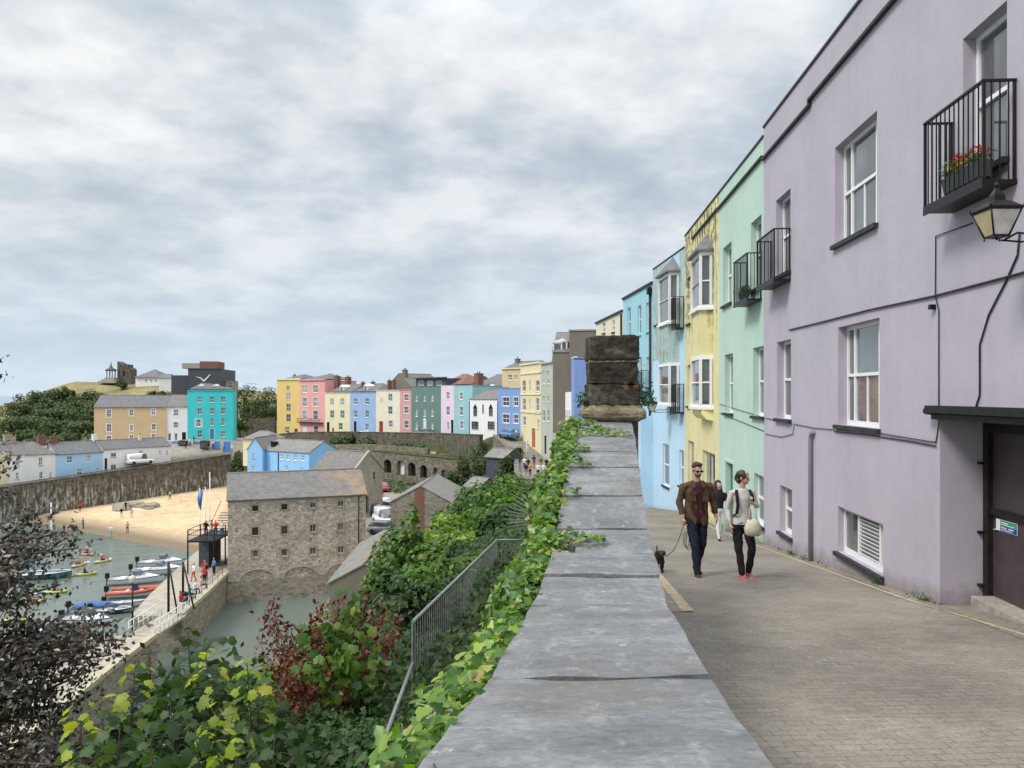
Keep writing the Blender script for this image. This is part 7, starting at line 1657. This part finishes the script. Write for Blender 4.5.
def person(label, x, y, z, rz, pose='stand', shirt=(.5, .5, .5), legs=(.03, .03, .05), hair=(.03, .02, .015), sc=1.0, group=None):
    o = bpy.data.objects.new('person', FIG[pose]); COL.objects.link(o); o.location = (x, y, z); o.rotation_euler = (0, 0, rz); o.scale = (sc,)*3; tag(o, label, 'person', group)
    for i, m in enumerate((cloth(shirt), cloth(legs), SKIN, cloth(hair))): o.material_slots[i].link = 'OBJECT'; o.material_slots[i].material = m
    return o
def pp(label, px, pyfoot, Y, **k):
    """person by picture position, standing on the ground at distance Y"""
    p = W(px, pyfoot, Y); z = k.pop('z', None); return person(label, p.x, Y, z if z is not None else gz_(p.x, Y)+.02, **k)
WH, BK, RE, NV, GY_, TN, PK, GN = (.7, .7, .7), (.02, .02, .022), (.5, .04, .04), (.03, .05, .14), (.25, .25, .26), (.45, .33, .2), (.65, .3, .32), (.05, .12, .08)
# girl behind the couple
o = person('girl with long black hair and white trousers half hidden between the man and woman', 5.05, 18.3, S(18.3), R(10), 'walk', BK, WH, BK, .84); mb = MB(); mb.loft([ell((0, .03, z), rx, ry, 10) for z, rx, ry in ((1.78, .03, .03), (1.74, .09, .10), (1.62, .12, .115), (1.45, .15, .10), (1.25, .13, .08), (1.15, .06, .04))]); hr = remeshed(mb, .02, 1, 'hair'); child('hair', hr, M['hair_dark'], o, (0, .04, -.03))
CG = 'people strolling in the far street'
for px, Y, rz, po, s_, l_, lab in ((524.5, 93, 0, 'walk', WH, NV, 'leftmost person in the far street, white top'), (528.2, 92, 10, 'walk', BK, RE, 'person in black top and red trousers in the far street'), (534, 95, 180, 'walk', NV, RE, 'person with dark top walking away in the far street'), (541, 93, 5, 'walk', GN, TN, 'person in dark green top near the grey-green house'), (546.5, 92, 0, 'stand', BK, BK, 'rightmost person in black in the far street'),
        (526, 85, 0, 'stand', BK, GY_, 'person in black nearest the street wall on the left'), (530, 86.5, 20, 'stand', TN, BK, 'person in tan beside the one in black by the wall'), (538, 84.5, 0, 'walk', WH, BK, 'person in white top and black trousers, front of the group'), (543.5, 85.5, 0, 'walk', WH, GY_, 'person in white and grey, front right of the group'), (527.3, 108, 0, 'walk', (.45, .55, .7), WH, 'lone pale blue figure by the tall cream house')):
    x = (px-CX)/F*Y; person(lab, x, Y, S(Y)+.02, R(rz), po, s_, l_, group=CG)
BG2 = 'people on the beach'
for px, py, Y, rz, po, s_, l_, lab in ((56.5, 514, 0, 90, 'stand', WH, GY_, 'person in white at the left end of the beach'), (80, 512, 0, 200, 'walk', RE, BK, 'person in red by the foot of the harbour wall'), (125.8, 511, 0, 60, 'walk', BK, BK, 'upper of two dark figures close together on the sand'), (121.5, 518, 0, 30, 'stand', BK, PK, 'lower of two dark figures close together on the sand'), (131.5, 518, 0, 180, 'stand', PK, PK, 'pink figure beside the two dark ones'),
        (127.5, 533, 0, 0, 'stand', TN, NV, 'person standing at the water edge right of the one in white'), (110.6, 537, 0, 10, 'walk', WH, (.3, .35, .45), 'person in white wading at the water edge'), (181, 502, 0, 0, 'stand', WH, WH, 'lone person in white high on the sand'), (170, 500, 0, 0, 'walk', TN, BK, 'faint figure near the harbour wall on the right'), (64, 535, 0, 90, 'stand', BK, RE, 'person by the waterline behind the copper leaves'), (83, 529, 0, 90, 'walk', GY_, BK, 'bending figure near the waterline on the left')):
    # find the distance where the sand meets this picture point
    Yb = 100
    for k in range(60):
        z = gz_((px-CX)/F*Yb, Yb); z = max(z, 0); Yb = .5*Yb+.5*(EYE-z)*F/(py-HY)
    person(lab, (px-CX)/F*Yb, Yb, gz_((px-CX)/F*Yb, Yb), R(rz), po, s_, l_, group=BG2)
QG = 'people gathered on the quays'
ql = [(-27.2, 61.5, 'sit', RE, NV, 'seated person in red nearest the derrick'), (-27.3, 63.5, 'sit', (.05, .3, .28), BK, 'seated person in teal on the quay kerb'), (-27.5, 65.2, 'sit', WH, BK, 'seated person in white on the quay kerb'), (-27.6, 66.6, 'sit', PK, NV, 'seated person in pink on the quay kerb'), (-27.9, 68, 'stand', RE, BK, 'standing person in red by the warehouse corner'), (-28.3, 69.3, 'stand', BK, BK, 'standing person in black by the warehouse corner'), (-28.9, 70.5, 'stand', RE, TN, 'person in red and tan under the platform'), (-29.4, 69.3, 'walk', WH, RE, 'person in white and red under the platform'), (-28.4, 71.5, 'stand', (.1, .2, .4), BK, 'person in blue next to the warehouse wall'),
      (-29.1, 50.8, 'stand', PK, NV, 'person in pink on the long quay near the lamp post'), (-28.6, 49.8, 'stand', RE, BK, 'person in red on the long quay near the lamp post'), (-28.4, 51.8, 'walk', WH, (.1, .25, .6), 'person in white on the long quay near the lamp post'), (-28.9, 48.6, 'stand', BK, BK, 'person in black on the long quay'), (-27.8, 48, 'stand', (.1, .25, .6), GY_, 'person in bright blue on the long quay'), (-27.4, 44.5, 'walk', PK, WH, 'person in pink halfway down the long quay'), (-28.1, 46, 'stand', GY_, BK, 'person in grey halfway down the long quay'), (-27.0, 37.5, 'stand', RE, BK, 'person in red low on the long quay behind the copper leaves')]
for x, y, po, s_, l_, lab in ql: person(lab, x, y, (2.8 if po != 'sit' else 2.7), random.uniform(-.8, .8)+(R(90) if po == 'sit' else 0), po, s_, l_, group=QG)
for dx, lab, s_ in ((-1.0, 'left person leaning on the platform rail', BK), (.2, 'middle person leaning on the platform rail', RE), (1.0, 'right person on the platform in white', WH)): person(lab, -29.4+dx*.8, 74.0, 5.95, R(20), 'stand', s_, NV, group='people on the dark platform')
for i, (px, s_, l_, lab) in enumerate(((186, BK, BK, 'person in black left of the crowd below the turquoise house'), (190, WH, NV, 'person in white below the narrow white house'), (194, BK, GY_, 'person in black between the blue boards'), (203, RE, BK, 'person in red among the blue boards'), (209, NV, TN, 'person in navy in the middle of the crowd'), (213, WH, BK, 'person in white beside the middle blue board'), (221, (.1, .3, .35), BK, 'person in teal right of the middle blue board'), (224, BK, NV, 'person in dark clothes near the right blue board'), (232, WH, GY_, 'rightmost person in white of the crowd'), (236, RE, BK, 'person in red at the corner of the turquoise house'))):
    Y = 153.5+(i % 3)*1.2; pp(lab, px, 445, Y, rz=R(40*i), pose=('stand', 'walk')[i % 2], shirt=s_, legs=l_, group='crowd below the turquoise house')
for i, (px, s_, l_, lab) in enumerate(((288, BK, NV, 'person in dark clothes before the mustard house'), (309, PK, BK, 'person in pink before the pink house'), (318, BK, BK, 'person in black before the pink house'), (333, RE, NV, 'person in red before the cream house'), (384, RE, BK, 'person in red before the off-white house'), (389, PK, WH, 'person in pink before the off-white house'), (396, WH, NV, 'person in white before the off-white house'), (409, WH, GY_, 'person in white before the dusky pink house'), (418, BK, BK, 'person in black before the dark green house'), (434, GY_, NV, 'person in grey before the dark green house'))):
    Y = lerp_table(px, [(277, 181), (350, 166), (400, 154), (441, 144)]); pp(lab, px, 434, Y, rz=R(70*i), pose=('walk', 'stand')[i % 2], shirt=s_, legs=l_, group='people in front of the terrace')

# ------------------------------------------------------------------ boats
M['hullw'] = plain('white_gelcoat', (.75, .76, .77), .3, var=.05); M['hulln'] = plain('navy_antifouling', (.02, .04, .10), .4); M['ribred'] = plain('orange_red_tube', (.45, .10, .06), .6); M['deckg'] = plain('grey_deck', (.40, .41, .42), .7); M['covblue'] = plain('blue_boat_cover', (.06, .13, .30), .8, var=.2); M['hullg'] = plain('green_blue_hull', (.03, .16, .17), .4)
def hull(mb, L, B, H, m=0, draft=.15, flare=1.0, n=9, ins=None):
    rr = []
    for k in range(n):
        t = k/(n-1); w = B/2*(1-max(0, (t-.45)/.55)**2.1)**.9 if t < 1 else .02; x = -L/2+L*t; sh_ = H*(1+.28*t*t); kz = -draft*(1-t**3)+.0; w = max(w, .03)
        rr.append([(x+.12*t*0, -w, sh_), (x, -w*.93*flare, sh_*.45), (x-.05*t, -w*.55, kz*.5), (x-.1*t, 0, kz), (x-.05*t, w*.55, kz*.5), (x, w*.93*flare, sh_*.45), (x, w, sh_)])
    mb.loft(rr, m, True, closed=False, caps=False); mb.face([p for p in rr[0]][::-1], m); return rr
def boat(label, px, py, L, rz, kind='motor', hullm='hullw', extra=None, group='boats moored off the quay'):
    Y = EYE*F/(py-HY); x = (px-CX)/F*Y; nm = {'motor': 'motor_boat', 'rib': 'inflatable_boat', 'row': 'open_boat', 'sail': 'sailing_boat'}[kind]; t = thing(nm, label, 'boat', (x, Y, .02), R(rz), group); B, H = L*.37, L*.11
    mb = MB(); rr = hull(mb, L, B, H); h_ = mb.build('hull', M[hullm], t)
    if kind == 'rib':
        mb = MB(); P = [(-L/2, -B/2, H), (0, -B/2-.02, H+.02), (L*.22, -B*.42, H+.08), (L*.4, -B*.2, H+.18), (L*.47, 0, H+.22), (L*.4, B*.2, H+.18), (L*.22, B*.42, H+.08), (0, B/2+.02, H+.02), (-L/2, B/2, H)]; mb.tube(P, .17, 10); mb.build('inflated_tube', M['ribred'], t)
    # rim strip, inner deck
    mb = MB(); 
    for s_ in (0, 6): mb.tube([r[s_] for r in rr], .045, 5)
    mb.build('rubbing_strake', M['hullw'] if hullm != 'hullw' else M['hulln'], t)
    mb = MB(); vs = []
    for r in rr: vs += [(r[0][0], r[0][1]*.96, r[0][2]*.72), (r[6][0], r[6][1]*.96, r[6][2]*.72)]
    mb.add(vs, [(2*i, 2*i+2, 2*i+3, 2*i+1) for i in range(len(rr)-1)]); mb.build('deck', M['deckg'], t)
    if kind in ('motor',):
        mb = MB(); z = H*.9; mb.loft([[(L*a, -B*w, z), (L*a, B*w, z), (L*a, B*w*.8, z+hh), (L*a, -B*w*.8, z+hh)] for a, w, hh in ((.02, .40, .42), (.12, .38, .42), (.30, .26, .25), (.44, .10, .12))], 0, False); mb.build('foredeck_cabin', M['hullw'], t)
        mb = MB(); mb.loft([[(L*a, -B*w, z+.43), (L*a, B*w, z+.43), (L*(a-.05), B*w*.85, z+.43+hh), (L*(a-.05), -B*w*.85, z+.43+hh)] for a, w, hh in ((-.02, .36, .42), (.10, .33, .38), (.16, .24, .04))], 0, False); mb.build('windscreen', M['glass'], t)
        mb = MB(); 
        mb.bbox((-L*.33, -B*.34, z-.2), (-L*.20, B*.34, z+.12), 0, .04); mb.build('seat', M['hullw'], t)
    if kind in ('rib', 'row'):
        for a in (-.18, .08): mb = MB(); mb.box((L*a-.14, -B*.45, H*.86), (L*a+.14, B*.45, H*.93)); mb.build('thwart', M['hullw'], t)
        if kind == 'rib': mb = MB(); mb.bbox((-.3, -.3, H*.7), (.2, .3, H+.75), 0, .06); mb.build('console', M['hulln'], t)
    if kind != 'sail':
        mb = MB(); mb.bbox((-L/2-.45, -.17, H+.05), (-L/2-.05, .17, H+.6), 0, .06); mb.tube([(-L/2-.28, 0, H+.1), (-L/2-.3, 0, -.25)], .08, 6); mb.build('outboard_motor', M['blackpaint'], t)
    if kind == 'sail':
        mb = MB(); mb.tube([(L*.1, 0, H*.5), (L*.1, 0, 8.2)], .06, 6); mb.build('mast', M['hullw'], t); mb = MB(); mb.tube([(L*.08, 0, 1.5), (-L*.4, 0, 1.4)], .05, 6); mb.tube([(L*.05, 0, 1.62), (-L*.38, 0, 1.5)], .12, 8); mb.build('boom_and_furled_sail', M['covblue'], t)
        mb = MB(); mb.tube([(L*.1, 0, 8.1), (L*.49, 0, H*1.2)], .015, 4); mb.tube([(L*.1, 0, 8.1), (-L*.49, 0, H)], .015, 4); mb.build('stays', M['copmetal'], t)
    if extra == 'cover':
        mb = MB(); mb.loft([[(L*a, -B*w, H*.95), (L*a, 0, H*.95+hh), (L*a, B*w, H*.95)] for a, w, hh in ((-.45, .5, .35), (-.1, .52, .6), (.2, .42, .5), (.42, .14, .2))], 0, True); mb.build('cover', M['covblue'], t)
    return t
boat('white motor boat with a dark waterline nearest the orange inflatable', 137, 583, 5.3, 12, 'motor'); boat('white motor boat with blue trim moored behind the nearest one', 160, 574, 5.6, 10, 'motor'); boat('farthest white motor boat of the moored group', 163, 566, 5.2, 8, 'motor')
boat('orange-red inflatable boat with a white hull', 136, 596, 4.9, 12, 'rib'); boat('small grey open boat next to the inflatable', 129, 606, 3.8, 14, 'row'); boat('boat under a blue cover behind the copper leaves', 97, 612, 4.4, 8, 'row', extra='cover'); boat('white boat half hidden by the tree below the covered one', 88, 624, 4.6, -8, 'motor')
boat('white dinghy just above the long quay, half hidden by the tree', 73, 646, 3.9, 10, 'row'); boat('small open boat with a brown hull among the moored boats', 113, 613, 3.4, 10, 'row', 'hulln'); boat('green-hulled sailing boat with a bare mast at the left', 46, 578, 5.2, 10, 'sail', 'hullg'); boat('white open boat at the left edge seen through the copper tree', 20, 600, 4.4, 5, 'row'); boat('white motor boat low at the left behind the leaves', 30, 640, 4.5, 20, 'motor')
KY = {}
def kayak(label, px, py, rz, cm, shirt, plab):
    Y = EYE*F/(py+4-HY); x = (px-CX)/F*Y; t = thing('kayak', label, 'kayak', (x, Y, .03), R(rz), 'kayaks out in the harbour'); t.scale = (.82, .85, .85); mb = MB(); rr = []
    for a, w, h0, h1 in ((-1.45, .04, .16, .28), (-1.2, .20, .0, .27), (-.6, .34, -.08, .26), (0, .37, -.1, .25), (.6, .33, -.08, .27), (1.2, .19, .0, .30), (1.5, .03, .2, .34)): rr.append([(a, 0, h0), (a, w*.8, h0+.05), (a, w, (h0+h1)/2), (a, w*.7, h1), (a, -w*.7, h1), (a, -w, (h0+h1)/2), (a, -w*.8, h0+.05)])
    mb.loft(rr, 0, True); mb.build('hull', cm, t); mb = MB(); mb.lathe([(.30, 0), (.32, .03), (.27, .04)], 12, (-.1, 0, .25), sx=1.3, sy=.85); mb.build('cockpit_rim', M['blackpaint'], t)
    c, s_ = math.cos(R(rz)), math.sin(R(rz)); person(plab, x-.15*c, Y-.15*s_, .16, R(rz)+R(90), 'paddle', shirt, BK, RE if shirt != RE else WH, group='paddlers in the kayaks')
    pd = thing('paddle', 'double-bladed paddle held by the paddler of the '+label.split(' kayak')[0]+' kayak', 'paddle', (x+.3*c, Y+.3*s_, .62), R(rz), 'kayak paddles'); mb = MB(); mb.tube([(0, -1.0, -.12), (0, 1.0, .2)], .018, 5)
    mb.build('shaft', M['blackpaint'], pd)
    for e in (-1, 1):
        mb = MB(); mb.bbox((-.02, e*1.0-.22, -.10+.16*e), (.02, e*1.0+.22, .10+.16*e), 0, .015); mb.build('blade', M['hullw'], pd)
ky = [plain('yellow_green_plastic', (.42, .45, .10), .5), plain('pink_orange_plastic', (.55, .27, .20), .5), plain('pale_yellow_plastic', (.56, .50, .26), .5)]
kayak('pink-orange kayak farthest left of the upper pair', 86, 551, 165, ky[1], RE, 'paddler in red in the pink-orange kayak'); kayak('pale yellow kayak at the right of the fleet', 103, 558, 60, ky[2], RE, 'paddler in red in the right-hand pale yellow kayak'); kayak('pale kayak in the middle of the fleet', 79, 562, 80, ky[2], (.6, .2, .15), 'paddler in orange in the middle kayak')
kayak('yellow-green kayak in front of the middle one', 86, 571, 30, ky[0], NV, 'paddler in navy in the yellow-green kayak'); kayak('yellow-green kayak lying alone on the left', 56, 589, 15, ky[0], BK, 'paddler in black alone on the left'); kayak('yellow-green kayak nearest the copper tree', 31, 599, 10, ky[0], RE, 'paddler in red nearest the copper tree'); kayak('low kayak showing between the leaves at lower left', 18, 617, 20, ky[0], PK, 'paddler in pink between the leaves')
# ------------------------------------------------------------------ cars
def car_parts(L=4.2, Wd=1.75, H=1.5, van=False):
    def ring(x, w, z0, z1): return [(x, -w, z0), (x, -w-.03, (z0+z1)/2), (x, -w*.95, z1), (x, w*.95, z1), (x, w+.03, (z0+z1)/2), (x, w, z0)]
    w = Wd/2; mb = MB(); mb.loft([ring(-L/2, w*.85, .35, .78), ring(-L/2+.12, w*.97, .24, .88 if not van else 1.0), ring(-L*.2, w, .22, .92), ring(L*.18, w, .22, .92), ring(L*.36, w*.98, .22, .84), ring(L/2-.1, w*.9, .26, .72), ring(L/2, w*.75, .36, .62)], 0, True); body = mb.mesh('car_body', [])
    mb = MB(); x0 = -L/2+.15 if not van else -L/2+.08; g = [(x0, .90, .90), (x0+.35 if not van else x0+.08, .84, H-.05), (-.1, .84, H), (L*.08, .82, H-.04), (L*.27, .86, .88)]
    mb.loft([[(x, -w*ww*.98, .86), (x, -w*ww*.86, z), (x, w*ww*.86, z), (x, w*ww*.98, .86)] for x, ww, z in g], 0, True); cab = mb.mesh('car_cabin', [])
    mb = MB()
    for s_ in (-1, 1):
        for a, b_ in (((-L*.34, .02) if not van else (-.05, .02)), (.08, L*.17)):
            if b_ <= a: continue
            y0, y1 = s_*(w*.86+.0), s_*(w*.765); mb.face([(a, s_*w*.875, .95), (b_+.1, s_*w*.875, .95), (b_, s_*w*.775, H-.12), (a+.1, s_*w*.775, H-.12)])
    mb.face([(L*.275, -w*.74, .93), (L*.275, w*.74, .93), (L*.10, w*.66, H-.07), (L*.10, -w*.66, H-.07)]); mb.v = [(x+(.012 if i >= len(mb.v)-4 else 0), y*1.012, z+(.012 if i >= len(mb.v)-4 else 0)) for i, (x, y, z) in enumerate(mb.v)]
    mb.face([(x0-.012, -w*.7, .95), (x0-.012, w*.7, .95), (x0+.26, w*.62, H-.13), (x0+.26, -w*.62, H-.13)]); gls = mb.mesh('car_glass', [])
    return body, cab, gls, L, w
CP1 = car_parts(); CP2 = car_parts(4.8, 1.9, 2.0, True)
M['tyre'] = plain('tyre_rubber', (.02, .02, .02), .8); M['rim'] = plain('alloy_rim', (.4, .4, .42), .35, .8)
def wheelm():
    mb = MB(); mb.lathe([(.20, -.1), (.31, -.1), (.33, -.05), (.33, .05), (.31, .1), (.20, .1)], 16); a = mb.mesh('tyre', [M['tyre']]); mb = MB(); mb.lathe([(.05, -.09), (.2, -.085), (.2, .085), (.05, .09)], 12); return a, mb.mesh('rim', [M['rim']])
TY, RI = wheelm()
PAINT = {k: plain(k, c, .25, var=.04) for k, c in (('white_car_paint', (.7, .7, .7)), ('blue_car_paint', (.03, .07, .22)), ('red_car_paint', (.35, .03, .03)), ('grey_car_paint', (.22, .23, .25)), ('light_blue_car_paint', (.08, .22, .42)))}
def car(label, px, py, Y, rz, paint, van=False, z=None, group='vehicles parked on the harbour yard', mt=True):
    x = (px-CX)/F*Y; z = gz_(x, Y)+.02 if z is None else z; t = thing('parked_van' if van else 'parked_car', label, 'van' if van else 'car', (x, Y, z), R(rz), group); b_, c, g, L, w = CP2 if van else CP1
    for nm, me, m in (('body', b_, PAINT[paint]), ('cabin', c, PAINT[paint]), ('windows', g, M['glass'])): 
        o = link(nm, me, t); 
        if not me.materials: me.materials.append(None)
        o.material_slots[0].link = 'OBJECT'; o.material_slots[0].material = m
    for sx in (-1, 1):
        for a in (-L*.32, L*.32): wo_ = link('wheel', TY, t, (a, sx*(w-.08), .33), (R(90), 0, 0)); link('rim', RI, wo_)
        mb = MB(); mb.bbox((L/2-.12, sx*w*.66-.14, .58), (L/2-.02, sx*w*.66+.14, .72), 0, .02); mb.build('headlight', M['glass_b'], t)
        mb = MB(); mb.bbox((-L/2-.01, sx*w*.74-.1, .62), (-L/2+.1, sx*w*.74+.1, .82), 0, .02); mb.build('tail_light', PAINT['red_car_paint'], t)
    return t
for px, py, rz, pa, van, lab in ((377, 503, -20, 'white_car_paint', False, 'white car parked nearest the old chapel'), (371, 491, -60, 'red_car_paint', False, 'red car beyond the white one by the chapel'), (383, 491, -70, 'red_car_paint', False, 'second red car right of the first by the boat stores'), (375, 515, -15, 'blue_car_paint', False, 'dark blue car between the white car and white van'), (385, 524, -62, 'white_car_paint', True, 'white van parked beside the warehouse'), (386, 534, -15, 'grey_car_paint', False, 'grey car half hidden below the white van'), (392, 512, -25, 'white_car_paint', False, 'second white car behind the sycamore tips')):
    car(lab, px, py, 16*F/(py-HY+0), rz, pa, van, z=4.03)
TG = 'vehicles parked along the terrace street'
car('metallic blue car parked in front of the medium blue house', 509, 437, 117, 118, 'light_blue_car_paint', z=S(117)+.15, group=TG); car('white car parked before the powder blue house', 361, 436, 164, 200, 'white_car_paint', group=TG); car('red car parked before the off-white house', 371, 436, 161, 200, 'red_car_paint', group=TG); car('grey car parked before the dark green house', 423, 434, 147, 200, 'grey_car_paint', group=TG)
a = WL(140); car('white van parked in front of the long white cottage row', 140, 465, a[1]+1.7, 52, 'white_car_paint', True, z=7.2, group=TG)
